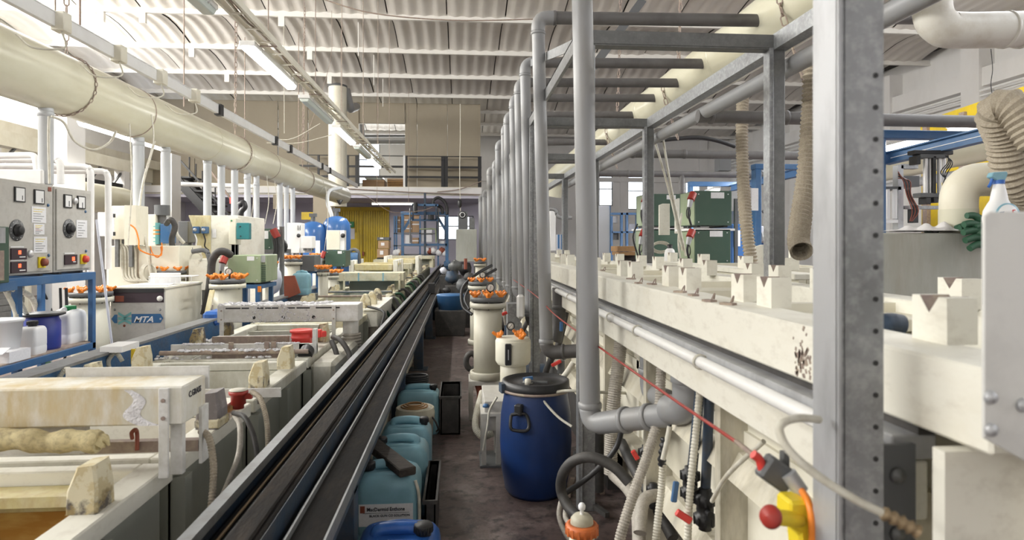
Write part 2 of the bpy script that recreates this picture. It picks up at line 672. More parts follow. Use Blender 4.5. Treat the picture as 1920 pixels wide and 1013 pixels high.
def wz(px0, px1, py0, py1, Y):
    a = onY(px0, py1, Y)
    b = onY(px1, py0, Y)
    return (a.x, b.x, a.z, b.z)


wins = [wz(1123, 1149, 330, 386, YB), wz(1172, 1214, 331, 393, YB), wz(1285, 1345, 342, 395, YB), wz(1438, 1450, 345, 388, YB), wz(1496, 1522, 305, 395, YB), wz(1700, 1760, 300, 400, YB)]
wback = wallwin('wall_back', .5, XR, YB, 0, H + .4, wins, m['wallw'])
for px in (1162, 1310, 1400, 1660):
    x = XY(px, YB)
    part('pilaster', G().box(x, x + .5, YB - .12, YB, 0, H), m['wallw'], wback)
x = XY(1130, YB)
part('lintel', G().box(.5, XR, YB - .2, YB, 5.2, 5.45), m['wallw'], wback)

# lower rear wall under the mezzanine
YW = 32.0
win2 = [wz(838, 888, 405, 450, YW), wz(818, 835, 405, 450, YW)]
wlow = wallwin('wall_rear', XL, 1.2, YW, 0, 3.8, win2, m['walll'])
# mezzanine slab, posts, railing
YM = 28.0
xm1 = XY(903, YM)
zs0, zs1 = ZY(700, 366, YM), ZY(700, 350, YM)
mez = struct('trim_1', G().box(XL, xm1, YM, 38, zs0, zs1), m['cream'])
part('edge_beam', G().box(XL, xm1, YM - .1, YM, zs0 + .06, zs1 - .03), m['wallw'], mez)
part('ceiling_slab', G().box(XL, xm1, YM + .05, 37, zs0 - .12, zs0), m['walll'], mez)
rl = thing('balcony_railing', 'black steel railing along the edge of the mezzanine floor', 'railing', (xm1 - 2, YM + .08, zs1))
zt = ZY(800, 292, YM)
for zz, hh, nm in ((zt, .035, 'handrail'), (ZY(800, 311, YM), .09, 'middle_rail'), (ZY(800, 330, YM), .09, 'lower_rail')):
    for a, b in ((560, 617), (650, 670), (672, 756), (762, 832), (835, 903)):
        xa, xb = XY(a, YM), XY(b, YM)
        if nm == 'handrail' and a == 672:
            xa = XY(712, YM)
        part(nm, G().box(xa, xb, YM + .05, YM + .11, zz - hh, zz), m['black'], rl)
for a in (597, 652, 668, 672, 758, 762, 831, 837, 900):
    w = .09 if a in (831, 837, 900) else .05
    xa = XY(a, YM)
    part('post', G().box(xa - w, xa + w * .7, YM + .03, YM + .13, zs1, zt), m['black'] if a != 758 else m['pvcwhite'], rl)

# upper partition of insulated panels
YP = 28.6
up = thing('wall_partition', None, None, (-4, YP, zs1), kind='structure')
edges = [(XL, XY(365, YP)), (XY(365, YP), XY(519, YP)), (XY(522, YP), XY(577, YP)), (XY(578, YP), XY(619, YP)), (XY(619, YP), XY(671, YP)),
         (XY(759, YP), XY(782, YP)), (XY(782, YP), XY(839, YP)), (XY(839, YP), XY(900, YP))]
zo = ZY(700, 231, YP)
for a, b in edges:
    part('panel', G().box(a + .01, b - .01, YP, YP + .1, zs1, H + .1), m['panel'], up, bev=.01)
part('panel', G().box(XY(671, YP) + .01, XY(759, YP) - .01, YP, YP + .1, zo, H + .1), m['panel'], up, bev=.01)
for a in (519, 671, 757, 899):
    xa = XY(a, YP)
    part('joint_post', G().box(xa - .04, xa + .04, YP - .06, YP, zs1 if a != 757 else zo, H + .1), m['panel'], up)
# room behind the partition seen through its opening
YU = 37.5
w3 = [wz(672, 712, 264, 345, YU)]
wallwin('wall_upper', XL, .5, YU, zs1, H + .4, w3, m['wallw'])
g = G().tube(elbowpath([onY(678, 231, 34), onY(680, 266, 34), onY(760, 266, 34)], .2), .13, 12, False)
solo('pipe', g, m['pvc'], 'grey bent pipe behind the opening in the upper partition', 'pipe')
solo('pipe', G().cyl(onY(672, 256, 36), onY(760, 255, 36), .07, n=8), m['dgrey'], 'thin dark pipe across the wall behind the upper opening', 'pipe')
p = onY(672, 345, 29.5)
q = onY(700, 334, 29.5)
ct = thing('carton', 'flat brown carton wrapped in plastic on the mezzanine floor behind the railing', 'carton', ((p.x + q.x) / 2, 29.5, zs1))
part('box_body', G().box(p.x + .2, XY(722, 29.5), 29.3, 30.3, zs1, zs1 + .42), m['card'], ct, bev=.02)
part('wrap', G().box(p.x + .3, XY(718, 29.5), 29.32, 30.2, zs1 + .42, zs1 + .62), m['tubedim'], ct, bev=.08)
ct2 = thing('timber_crate', 'stacked pale timber boards in a crate beside the wrapped carton upstairs', 'crate', (XY(745, 29.5), 29.5, zs1))
for i in range(5):
    part('board', G().box(XY(727, 29.5), XY(757, 29.5), 29.3, 30, zs1 + i * .1, zs1 + i * .1 + .085), m['wood'] if i < 4 else m['card'], ct2)

# yellow double door in the lower rear wall
dr = thing('door_1', None, None, (XY(680, YW), YW, 0), kind='structure')
x0, x1 = XY(634, YW), XY(730, YW)
zt = ZY(680, 395, YW)
part('head_track', G().box(x0 - .15, x1 + .02, YW - .2, YW - .02, zt - .02, zt + .16), m['yellow'], dr)
n = 22
xm = XY(676, YW)
for i in range(n):
    a = x0 + (x1 - x0) * i / n
    b = x0 + (x1 - x0) * (i + 1) / n
    part('plank', G().box(a + .008, b - .008, YW - .08, YW - .03, .05, zt), m['yellow'], dr)
part('door_leaf', G().box(xm - .95, xm - .02, YW - .14, YW - .1, .05, 2.15).box(xm - .9, xm - .07, YW - .15, YW - .14, .1, 2.1), m['yellow'], dr, bev=.01)
part('stile', G().box(xm, xm + .09, YW - .15, YW - .1, .05, zt), m['yellow'], dr)
part('handle', G().box(xm + .12, xm + .2, YW - .2, YW - .1, 1.0, 1.2), m['rust'], dr)
p = onY(655, 421, YW - .2)
sg = thing('exit_sign', 'small green exit sign above the door leaf in the yellow door', 'sign', p)
part('sign_plate', G().box(p.x - .22, p.x + .22, YW - .18, YW - .15, p.z - .14, p.z + .14), m['green'], sg)
part('pictogram', G().box(p.x - .03, p.x + .03, YW - .19, YW - .18, p.z - .1, p.z + .1).box(p.x - .1, p.x + .1, YW - .19, YW - .18, p.z - .03, p.z + .03), m['white'], sg)
p = onY(657, 437, YW - .2)
solo('paper_notice', G().box(p.x - .2, p.x + .2, YW - .17, YW - .15, p.z - .3, p.z + .22), m['paper'], 'white paper notice taped to the yellow door', 'notice')

# round column / riser duct below and above the left duct end
YC = 22.6
pc = onY(633, 164, YC)
col = thing('riser_duct', 'thick vertical beige round duct rising from the left duct to the roof', 'duct', (pc.x, YC, 2.9))
part('pipe_body', G().cyl((pc.x, YC, 2.9), (pc.x, YC, pc.z), .31, n=32), m['cream'], col)
part('cap', G().lathe([(.33, 0), (.33, .06), (.1, .14), (.02, .15)], (pc.x, YC, pc.z), 24), m['dgrey'], col)
g = G().tube(elbowpath([onY(648, 168, YC + .4), onY(656, 204, YC + .4), onY(668, 200, YC + 3)], .3), .16, 12, False)
part('outlet', g, m['pvc'], col)
a, b = onY(587, 372, 24), onY(622, 372, 24)
struct('trim_2', G().box(a.x, b.x, 24, 24.6, 0, zs0), m['panel'])
# ================================================================ LARGE STRUCTURES
# ---- hoist rail beside the aisle
ZR = .72
rr = thing('hoist_rail', 'long dark steel hoist rail on blue legs along the left of the aisle', 'rail', (-.66, 14, 0))
Y0, Y1 = .6, 27.5
part('edge_strip', G().box(-.87, -.825, Y0, Y1, .70, .735), m['raillt'], rr, 'worn pale steel edge strip')
part('channel', G().box(-.87, -.855, Y0, Y1, .50, .70).box(-.855, -.70, Y0, Y1, .50, .53), m['bluedk'], rr)
part('guide_wire', G().cyl((-.80, Y0, .665), (-.80, Y1, .665), .007, n=6), m['copper'], rr, 'thin brass guide rod')
part('cable_tray', G().box(-.83, -.77, Y0, Y1, .53, .655), m['black'], rr)
part('running_beam', G().box(-.755, -.645, Y0, Y1, .50, .70).box(-.74, -.66, Y0, Y1, .70, .715), m['rail'], rr, 'rusty dark running beam', bev=.006)
part('beam_side', G().box(-.645, -.64, Y0, Y1, .52, .69), m['bluedk'], rr)
part('groove', G().box(-.64, -.60, Y0, Y1, .50, .58), m['black'], rr)
part('ledge', G().box(-.60, -.47, Y0, Y1, .595, .605), m['rail'], rr, 'flat dirty steel ledge', bev=.002)
part('lip', G().box(-.606, -.598, Y0, Y1, .605, .63).box(-.474, -.466, Y0, Y1, .56, .618), m['raillt'], rr)
part('side_plate', G().box(-.60, -.48, Y0, Y1, .50, .595), m['bluedk'], rr)
for i in range(11):
    y = 2.95 + 2.7 * i
    part('leg', G().box(-.60, -.48, y, y + .12, .012, .52).box(-.66, -.42, y - .06, y + .18, 0, .012), m['bluedk'], rr, bev=.004)
p = onZ(812, 535, .62)
part('end_stop', G().box(-.64, -.52, 13.0, 13.3, .63, .82), m['black'], rr)

# ---- hoist rail beyond the tanks
lr = thing('hoist_rail', 'blue steel hoist rail with grey top running left of the tanks', 'rail', (-2.6, 14, 0))
part('web', G().box(-2.66, -2.60, 2.5, 27.5, .55, .83), m['blue'], lr)
part('top_flange', G().box(-2.72, -2.56, 2.5, 27.5, .83, .85), m['raillt'], lr, 'pale worn top flange')
part('lower_flange', G().box(-2.72, -2.54, 2.5, 27.5, .55, .57), m['blue'], lr)
for i in range(9):
    y = 3.3 + 2.9 * i
    part('leg', G().box(-2.68, -2.58, y, y + .12, 0, .55), m['blue'], lr)

# ---- tanks of the left line
TX0, TX1, TZ = -2.33, -1.17, .75


def saddle(g, x, y, s=1, h=.15, w=.1, flip=1):
    """tapered carrier pad on a tank rim"""
    x0, x1 = x - w / 2 * s, x + w / 2 * s
    z = TZ
    hh = h * s
    v = [(x0, y - .06 * s, z), (x1, y - .06 * s, z), (x1, y + .06 * s, z), (x0, y + .06 * s, z),
         (x0 + .03 * s, y - .05 * s, z + hh * .95), (x1 - .012 * s, y - .05 * s, z + hh), (x1 - .012 * s, y + .05 * s, z + hh), (x0 + .03 * s, y + .05 * s, z + hh * .95),
         ]
    mid = [(x0 + .0 * s, y - .055 * s, z + hh * .45), (x1, y - .055 * s, z + hh * .5), (x1, y + .055 * s, z + hh * .5), (x0, y + .055 * s, z + hh * .45)]
    R = [[Vector(p) for p in v[:4]], [Vector(p) for p in mid], [Vector(p) for p in v[4:]]]
    g.rings(R, True, True, False)
    return g


tank_lab = [
    ('nearest cream process tank with yellow and rust stained walls at the left edge', 'brown'),
    ('process tank with brown liquid and red valve behind the nearest hood', 'brown'),
    ('empty clean grey process tank between the two nearest exhaust hoods', None),
    ('process tank crusted with white salt under the grey slotted hood', 'dark'),
    ('process tank with pale crust just past the salt covered hood', 'dark'),
    ('grey process tank in front of the third hood with blue stains', 'green'),
    ('process tank with blue liquid below the third exhaust hood', 'blue'),
    ('dirty process tank beyond the third exhaust hood', 'green'),
    ('process tank midway down the left line with green hoses beside it', 'green'),
    ('process tank with notched flight bar rests in the far half of the line', 'blue'),
    ('third process tank from the far end of the left line', 'green'),
    ('last but one process tank of the left line', 'green'),
    ('farthest process tank of the left line below the blue gantry', 'green')]
tys = [(1.0, 2.72), (2.78, 3.70), (3.76, 5.0), (5.06, 7.25), (7.32, 8.9), (8.97, 10.9), (10.97, 13.4), (13.5, 15.3), (15.4, 17.4), (17.5, 19.4), (19.5, 21.4), (21.5, 23.4), (23.5, 25.2)]
for i, ((ya, yb), (lab, liq)) in enumerate(zip(tys, tank_lab)):
    t = thing('process_tank', lab, 'tank', ((TX0 + TX1) / 2, (ya + yb) / 2, 0))
    wm = m['tanky'] if i == 0 else m['tankc'] if i in (1,) else m['tank'] if i < 4 else m['boxy']
    om = m['tankg']
    rw = .12
    x0, x1 = TX0, TX1
    part('shell', G().box(x0 + .06, x1 - .05, ya + .03, ya + .06, .1, TZ - .02).box(x0 + .06, x1 - .05, yb - .06, yb - .03, .1, TZ - .02)
         .box(x0 + .05, x0 + .08, ya + .03, yb - .03, .1, TZ - .02).box(x1 - .06, x1 - .04, ya + .03, yb - .03, .1, TZ - .02).box(x0 + .06, x1 - .05, ya + .03, yb - .03, .05, .12), om, t)
    # stiffening panels outside
    ny = max(1, int((yb - ya) / .55))
    for j in range(ny):
        y = ya + (yb - ya) * j / ny
        part('stiffener', G().box(x1 - .04, x1 + .015, y + .02, y + .09, .08, TZ - .09), om, t)
    part('rim', G().box(x0, x0 + rw, ya, yb, TZ - .06, TZ).box(x1 - rw, x1, ya, yb, TZ - .075, TZ).box(x0 + rw, x1 - rw, ya, ya + .07, TZ - .06, TZ)
         .box(x0 + rw, x1 - rw, yb - .07, yb, TZ - .06, TZ), wm if i != 0 else m['tankc'], t, bev=.006)
    lz = {None: .25, 'brown': .46, 'dark': .58, 'green': .62, 'blue': .66}[liq]
    part('lining', G().box(x0 + rw, x0 + rw + .012, ya + .07, yb - .07, .12, TZ - .06).box(x1 - rw - .012, x1 - rw, ya + .07, yb - .07, .12, TZ - .06)
         .box(x0 + rw, x1 - rw, yb - .085, yb - .07, .12, TZ - .06).box(x0 + rw, x1 - rw, ya + .07, ya + .085, .12, TZ - .06), wm, t)
    if liq:
        part('liquid', G().box(x0 + rw + .012, x1 - rw - .012, ya + .085, yb - .085, lz - .02, lz), m['liq' + liq], t, liq.replace('dark', 'black') + ' bath liquid')
    if i == 0:
        part('stain_band', G().box(x0 + rw + .014, x1 - rw - .012, yb - .088, yb - .084, .465, .60), m['tanko'], t, 'rust orange stain band above the liquid')
        part('ledge', G().box(x0 + rw, x1 - rw, yb - .2, yb - .085, .66, .70), m['tanky'], t)
    if i == 2:
        part('step', G().box(x0 + rw, x1 - rw, ya + .085, ya + .35, .40, .62), m['tank'], t)
        part('partition', G().box(x0 + rw, x1 - rw, 4.08, 4.11, .14, .70), m['tank'], t)
    if i >= 3:
        part('weir', G().box(x0 + rw, x1 - rw, yb - .36, yb - .34, .12, TZ - .03), wm, t)
        # electrode bars across the tank
        for yy in ([ya + .08] if i == 3 else [ya + .3, yb - .55]):
            part('bar', G().cyl((x0 + .02, yy, TZ + .045), (x1 - .02, yy, TZ + .045), .018, n=10), m['stained'] if i % 2 else m['galvdark'], t)
    if i > 3:
        for yy in (ya + .5, ya + .95):
            if yy < yb - .2:
                for xx in (x1 - .08, x0 + .08):
                    part('saddle_block', saddle(G(), xx, yy, 1, .13), m['saddle'], t)
# saddle pads of the nearer tanks
nt_ = [o for o in S.objects if o.name.startswith('process_tank') and o.parent is None]
nt_.sort(key=lambda o: ORG[o.name].y)
for ti, (x, y, s) in [(0, (-1.25, 2.28, 1)), (0, (-1.27, 1.62, 1)), (1, (-1.215, 3.25, 1.1)), (2, (-1.255, 4.12, 1)), (2, (-1.25, 4.72, 1)),
                      (3, (-1.25, 5.95, 1.05)), (3, (-1.27, 6.95, 1)), (2, (-2.27, 4.15, 1.0)), (2, (-2.27, 4.78, 1)), (3, (-2.27, 5.75, 1)), (3, (-2.27, 6.45, 1))]:
    g = saddle(G(), x, y, s, .16)
    if s == 1.1:
        part('pad_base', G().box(x - .058, x + .062, y - .07, y + .07, TZ, TZ + .05), m['saddle'], nt_[ti], bev=.01)
    o = part('saddle_block', g, m['saddledark'] if (x, y) == (-1.215, 3.25) else m['saddle'], nt_[ti], bev=.008)
    if (x, y) == (-1.27, 1.62):
        o['label'] = 'saddle block with grey scuffed top'

# fittings of the second tank
t2_ = nt_[1]
part('cross_bar', G().box(XY(372, 3.66), XY(527, 3.66), 3.655, 3.665, ZY(450, 746, 3.66), ZY(450, 729, 3.66)), m['boxg'], t2_, 'grey flat bar with a bolt hole')
part('end_bracket', G().box(XY(483, 3.67), XY(493, 3.67), 3.667, 3.69, TZ, ZY(450, 708, 3.67)), m['saddle'], t2_)
c_ = onY(447, 766, 3.5)
va = part('red_valve', G().lathe([(0, 0), (.028, 0), (.028, .02), (.038, .024), (.038, .07), (.048, .075), (.05, .088), (.045, .095), (0, .095)], c_, 24).box(c_.x, c_.x + .07, c_.y - .012, c_.y + .012, c_.z + .05, c_.z + .08), m['red'], t2_, 'faded red valve with a pale top')
part('top', G().lathe([(0, .095), (.047, .096), (.046, .1), (0, .101)], c_, 24), m['hosew'], va)
part('brown_panel', G().box(XY(374, 3.3), XY(403, 3.3), 3.3, 3.62, .5, .79), m['tanko'], t2_, 'brown stained box wall')
part('white_ledge', G().box(XY(374, 3.3), XY(403, 3.3), 3.29, 3.62, .79, .80), m['tankc'], t2_)
for k, (P, r, mt, lb, rib) in enumerate([
    ([(472, 735, 3.5), (488, 748, 3.4), (500, 790, 3.3), (503, 850, 3.2)], .014, 'hoseb', 'brown ribbed conduit dropping from the red valve', 1),
    ([(376, 808, 2.75), (392, 822, 2.7), (400, 870, 2.65), (398, 930, 2.6), (388, 1010, 2.55)], .015, 'hoseb', 'brown ribbed conduit beside the leg of the nearest hood', 1),
    ([(438, 775, 3.2), (458, 782, 3.1), (475, 815, 3.05), (492, 860, 3.0)], .012, 'rubber', 'black hose hanging from the dark topped saddle block', 0),
    ([(440, 780, 3.2), (450, 800, 3.1), (448, 850, 3.0), (430, 900, 2.9), (405, 960, 2.8)], .013, 'hoseg', 'grey crusted hose below the dark topped saddle block', 0),
    ([(624, 632, 5.7), (640, 640, 5.6), (655, 665, 5.5), (668, 690, 5.4)], .022, 'rubber', 'black hose pair right of the salt crusted tank, upper', 0),
    ([(622, 640, 5.6), (630, 660, 5.5), (637, 690, 5.4), (628, 712, 5.3)], .022, 'rubber', 'black hose pair right of the salt crusted tank, lower', 0),
    ([(690, 575, 8.0), (720, 585, 7.8), (735, 610, 7.6), (738, 640, 7.4)], .016, 'black', 'thin black hose loop beside the cream overflow box', 0)]):
    P = [onY(*p) for p in P]
    P = [Vector((min(q.x, -.92), q.y, max(q.z, r))) for q in P]
    solo('ribbed_hose' if rib else 'black_hose', G().hose(P, r, .012, .2, 12) if rib else G().tube(P, r, 10), m[mt], lb, 'hose')
for k in range(16):
    y = 9.2 + k * .62
    g = G().tube([(-1.2, y, .72), (-1.05, y + .05, .66 + .04 * (k % 3)), (-.95, y + .15, .4), (-1.0, y + .25, .06)], .024, 8)
    solo('tank_hose', g, m[['glove', 'rubber', 'pvcdark', 'lgreen'][k % 4]], '%s %s hose looping from the far left tanks' % (['nearest', 'second nearest', 'second farthest', 'farthest'][k // 4], ['dark green', 'black', 'dark grey', 'pale green'][k % 4]), 'hose', 'hoses beside the far left tanks')
solo('floor_pipe', G().cyl((-1.02, 2.2, .10), (-1.02, 12, .10), .06, n=14), m['pail'], 'dirty pale pipe on the floor between the tanks and the hoist rail', 'pipe')
solo('floor_pipe', G().cyl((-.92, 3.2, .05), (-1.08, 9, .05), .04, n=12), m['rubber'], 'dark pipe on the floor between the tanks and the hoist rail', 'pipe')
for k, (px, py, Y) in enumerate([(172, 703, 4.35), (256, 670, 4.95)]):
    p = onY(px, py, Y)
    solo('yellow_bracket', G().box(p.x - .04, p.x + .04, Y, Y + .02, TZ, p.z + .06), m['yellow'], ['yellow bracket beside the left saddle block, nearer one', 'yellow bracket beside the left saddle block, farther one'][k], 'bracket')
    q = Vector((p.x - .1, Y, TZ + .02))
    solo('conduit_loop', G().hose([q, q + Vector((-.03, 0, .05)), q + Vector((-.06, 0, .06)), q + Vector((-.1, 0, .0)), q + Vector((-.09, .02, -.1))], .017, .012, .16, 10), m['hosew'], ['pale ribbed conduit loop at the nearer yellow bracket', 'pale ribbed conduit loop at the farther yellow bracket'][k], 'conduit')

# ---- exhaust hoods across the tanks


def hood(name, label, x0, x1, y, d, zb, zt, mt, slots=None, holes=None, legs=(), legm=None):
    t = thing(name, label, 'exhaust hood', ((x0 + x1) / 2, y + d / 2, zb))
    b = part('duct_box', G().box(x0, x1, y, y + d, zb, zt), mt, t, bev=.006)
    if slots:
        for a, c in slots:
            part('slot', G().box(a, c, y - .002, y + .004, zt - .035, zt - .022), m['black'], t, 'black air slot')
    if holes:
        for a in holes:
            part('hole', G().cyl((a, y - .002, zb + .045), (a, y + .01, zb + .045), .016, n=14), m['black'], t, 'round black hole')
    for lx in legs:
        lg = part('leg', G().box(lx - .018, lx + .018, y - .014, y, TZ, zt - .004), mt if legm is None else legm, t, bev=.002)
        for bz in (zt - .05, zb + .03):
            part('bolt', G().cyl((lx, y - .018, bz), (lx, y - .014, bz), .008, n=8), m['stained'], lg)
    return t


# first hood, at the left edge of the picture
a = onY(343, 725, 2.55)
b = onY(343, 797, 2.55)
h1 = hood('exhaust_hood', 'cream exhaust hood with yellow runs and a white streak, nearest at left', -2.30, a.x, 2.55, .22, b.z, a.z, m['boxw'], legs=(XY(309, 2.55),), legm=m['boxg'])
part('leg', G().box(a.x - .06, a.x - .015, 2.58, 2.61, TZ, b.z), m['boxg'], h1)
part('leg', G().box(a.x + .0, a.x + .012, 2.70, 2.77, TZ, b.z + .03), m['boxg'], h1)
part('back_flange', G().box(-1.62, a.x + .01, 2.775, 2.785, a.z - .06, a.z + .035), m['boxg'], h1)
text_part('C.GRASS', m['ink'], h1, (a.x + .002, 2.60, a.z - .055), (0, 1, 0), (0, 0, 1), .034, name='lettering', bold=.0006, sx=.9)
part('white_streak', G().grid(lambda u, v: (XY(240, 2.55) + .035 * sin(6 * v) + .03 * v * v * 3 + (u - .5) * (.03 + .05 * v), 2.5485 - .002 * sin(pi * u), a.z - .01 - v * (a.z - b.z - .01)), 6, 14), m['crust'], h1, 'dried white salt streak')
# rolled cloth hanging under it
g = G()
for (xx, rr_) in ((0, 0),):
    P = [onY(-20, 826, 2.5), onY(40, 824, 2.49), onY(90, 830, 2.5), onY(140, 826, 2.5), onY(186, 829, 2.5)]
    g.tube(P, lambda i: .040 + .004 * sin(i * .9) + .0015 * sin(i * 3.1), 14, True)
    g.tube([onY(186, 829, 2.5), onY(196, 822, 2.5), onY(205, 836, 2.5)], [.03, .004], 8, True)
solo('rolled_filter_cloth', g, m['clothy'], 'stained yellow filter cloth rolled up below the nearest exhaust hood', 'cloth')
solo('mounting_plate', G().box(XY(-40, 2.6), XY(163, 2.6), 2.58, 2.62, .84, b.z), m['boxg'], 'grey plate between the nearest hood and the rolled cloth', 'plate')
bar1 = solo('anode_bar', G().box(XY(155, 2.72), XY(375, 2.72), 2.7, 2.74, .80, .845), m['stained'], 'scuffed flat metal bar lying under the nearest hood', 'bar')
solo('bar_hook', G().tube([onY(248, 822, 2.68), onY(247, 812, 2.66), onY(254, 806, 2.68), onY(257, 815, 2.7), onY(257, 845, 2.68)], .008, 8), m['rust'], 'small rusty hook over the flat bar under the nearest hood', 'hook')

# second hood with salt crust
y2 = 6.15
A = onY(672, 571, y2)
B = onY(672, 603, y2)
xl = XY(407, y2)
sl = [(XY(a_, y2), XY(b_, y2)) for a_, b_ in ((423, 451), (453, 467), (482, 494), (497, 522), (538, 553), (556, 581), (592, 637))]
h2 = hood('exhaust_hood', 'grey slotted exhaust hood covered in white salt crystals', xl, A.x, y2, .28, B.z, A.z, m['boxg'], sl, [XY(a_, y2) for a_ in (476, 531, 588)], (XY(416, y2), XY(626, y2)))
g = G()
for k in range(260):
    x = R_.uniform(xl + .02, xl + (A.x - xl) * .78)
    y = y2 + R_.uniform(.0, .27)
    g.ball((x, y, A.z + R_.uniform(0, .006)), R_.uniform(.006, .02), 6, (1.3, 1, .6), .3)
for k in range(150):
    c_ = R_.choice([490, 530, 580, 535, 486])
    g.ball((XY(c_ + R_.gauss(0, 9), y2), y2 - .003, B.z + R_.uniform(0, A.z - B.z)), R_.uniform(.003, .008), 6, (1, .7, 1.2), .3)
part('salt_crust', g, m['crust'], h2, 'white crystallised salt', kind='stuff')
part('outlet_spigot', G().cyl((XY(657, y2 + .12), y2 + .14, .70), (XY(657, y2 + .12), y2 + .14, B.z), .075, n=24), m['boxg'], h2)
solo('flexible_hose', G().hose([(XY(658, y2 + .12), y2 + .14, .78), (XY(659, y2 + .12), y2 + .14, .55), (XY(660, y2 + .1), y2 + .12, .3), (XY(661, y2 + .1), y2 + .12, .0)], .095, .028, .14, 18), m['hoseg'], 'grey corrugated hose dropping from the salt covered hood', 'hose')
# salt over the tank in front
g = G()
for k in range(420):
    c_ = R_.choice([0, 0, 1, 2])
    if c_ == 0:
        x, y, z = R_.uniform(-2.36, -1.9), R_.uniform(5.05, 6.2), .76
    elif c_ == 1:
        x, y, z = R_.uniform(-2.2, -1.3), 5.14 + R_.gauss(0, .02), .812
    else:
        x, y, z = R_.uniform(-1.65, -1.3), R_.uniform(5.1, 5.3), .76
    if z == .76 and -2.21 < x < -1.29 and y > 5.13:
        z, y = .835, 5.31
    g.ball((x, y, z), R_.uniform(.006, .018), 6, (1.2, 1.2, .6), .3)
part('salt_crust', g, m['crust'], nt_[3], 'white crystallised salt', kind='stuff')
part('cross_bar', G().box(-2.30, -1.22, 5.30, 5.32, .785, .835), m['boxg'], nt_[3], 'grey flat bar with clips', bev=.002)
for px in (433, 500, 513):
    x = XY(px, 5.29)
    part('clip', G().box(x - .018, x + .018, 5.285, 5.30, .77, .85), m['stained'], nt_[3])
part('anode_bag', G().box(-2.15, -1.5, 5.75, 5.78, .58, .83), m['stained'], nt_[3])
part('cross_bar', G().box(-2.2, -1.25, 6.0, 6.03, .73, .80), m['boxg'], nt_[3])
for xx in (-2.0, -1.92, -1.84):
    part('electrode', G().cyl((xx, 5.85, .58), (xx, 5.85, .80), .026, n=10), m['rubber'], nt_[3])
ovf = part('overflow_box', G().box(-1.17, -.98, 5.1, 6.3, .38, .71), m['tank'], nt_[3], bev=.03)
part('end_bracket', G().box(-1.3, -1.16, 5.30, 5.33, .75, .83).box(-1.19, -1.16, 5.28, 5.34, .75, .95), m['boxg'], nt_[3])
part('end_bracket', G().cyl((-1.22, 5.16, .76), (-1.22, 5.24, .785), .055, n=18), m['black'], nt_[3])
# red cap
rc = thing('red_valve_cap', 'bright red round plastic cap on the bar of the salt crusted tank', 'cap', (XY(566, 5.7), 5.7, .8))
c_ = (XY(566, 5.7), 5.7, ZY(566, 644, 5.7))
part('cap_body', G().lathe([(.0, .0), (.085, .0), (.085, .045), (.092, .05), (.092, .058), (.086, .063), (.086, .095), (.1, .1), (.1, .118), (.09, .122), (.0, .122)], c_, 30), m['redlt'], rc)
part('spout', G().box(c_[0] + .05, c_[0] + .17, c_[1] - .03, c_[1] + .03, c_[2] + .05, c_[2] + .12).cbox((c_[0] + .18, c_[1], c_[2] + .08), (.05, .05, .05), .7), m['redlt'], rc, bev=.008)

# tank rim end piece beyond hood 2
A3 = onY(728, 581, 8.25)
eb = thing('overflow_box', 'cream overflow box with two worn pads past the salt covered hood', 'box', (-1.1, 8.6, .4))
part('box_body', G().box(XY(677, 8.2), XY(708, 8.2), 8.2, 9.9, .58, .79), m['tankc'], eb, bev=.008)
part('lip', G().box(XY(675, 8.2), XY(710, 8.2), 8.18, 9.92, .79, .815), m['tankc'], eb, bev=.004)
part('outlet_spigot', G().cyl((XY(693, 8.2) + .02, 8.35, .2), (XY(693, 8.2) + .02, 8.35, .58), .09, n=20), m['hoseg'], eb)
part('leg', G().box(XY(676, 8.2), XY(683, 8.2), 8.19, 8.24, .45, .79), m['tankc'], eb)
for px, yy in ((685, 8.4), (697, 8.8), (707, 9.4)):
    g = G().prism([(-.07, 0), (.07, 0), (.065, .1), (.03, .17), (-.02, .18), (-.06, .1)], yy - .05, yy + .05, Matrix.Translation((XY(px, yy), 0, .81)))
    part('pad', g, m['saddle'], eb, bev=.01)

# third and later hoods
for (Y, pxa, pxb, py0, py1, lab) in [(12.3, 617, 757, 512, 527, 'cream exhaust hood with blue drips, third along the tank line'),
                                     (16.2, 665, 772, 495, 505, 'dirty cream exhaust hood just beyond the blue stained one'),
                                     (19.2, 700, 788, 487, 494, 'small far exhaust hood with pale top before the last hoods'),
                                     (22.6, 730, 815, 480, 486, 'farthest exhaust hood close to the blue gantry')]:
    A, B = onY(pxa, py0, Y), onY(pxb, py1, Y)
    hd = hood('exhaust_hood', lab, A.x, B.x, Y, .5, B.z, A.z, m['boxy'], None, None, (A.x + .28, B.x - .08))
    part('spigot', G().cyl((B.x - .1, Y + .25, B.z - .3), (B.x - .1, Y + .25, B.z), .1, n=16), m['boxy'], hd)
    part('spigot', G().cyl((A.x + .1, Y + .25, B.z - .3), (A.x + .1, Y + .25, B.z), .13, n=16), m['boxy'], hd)
    part('back_plate', G().box(A.x + .3, B.x - .2, Y + .45, Y + .5, B.z - .2, B.z), m['tankg'], hd)
    if Y < 15:
        for pp in (672, 718):
            part('drip_stain', G().box(XY(pp, Y) - .01, XY(pp, Y) + .015, Y - .004, Y + .0, B.z, A.z), m['canblue'], hd, 'pale blue drip')
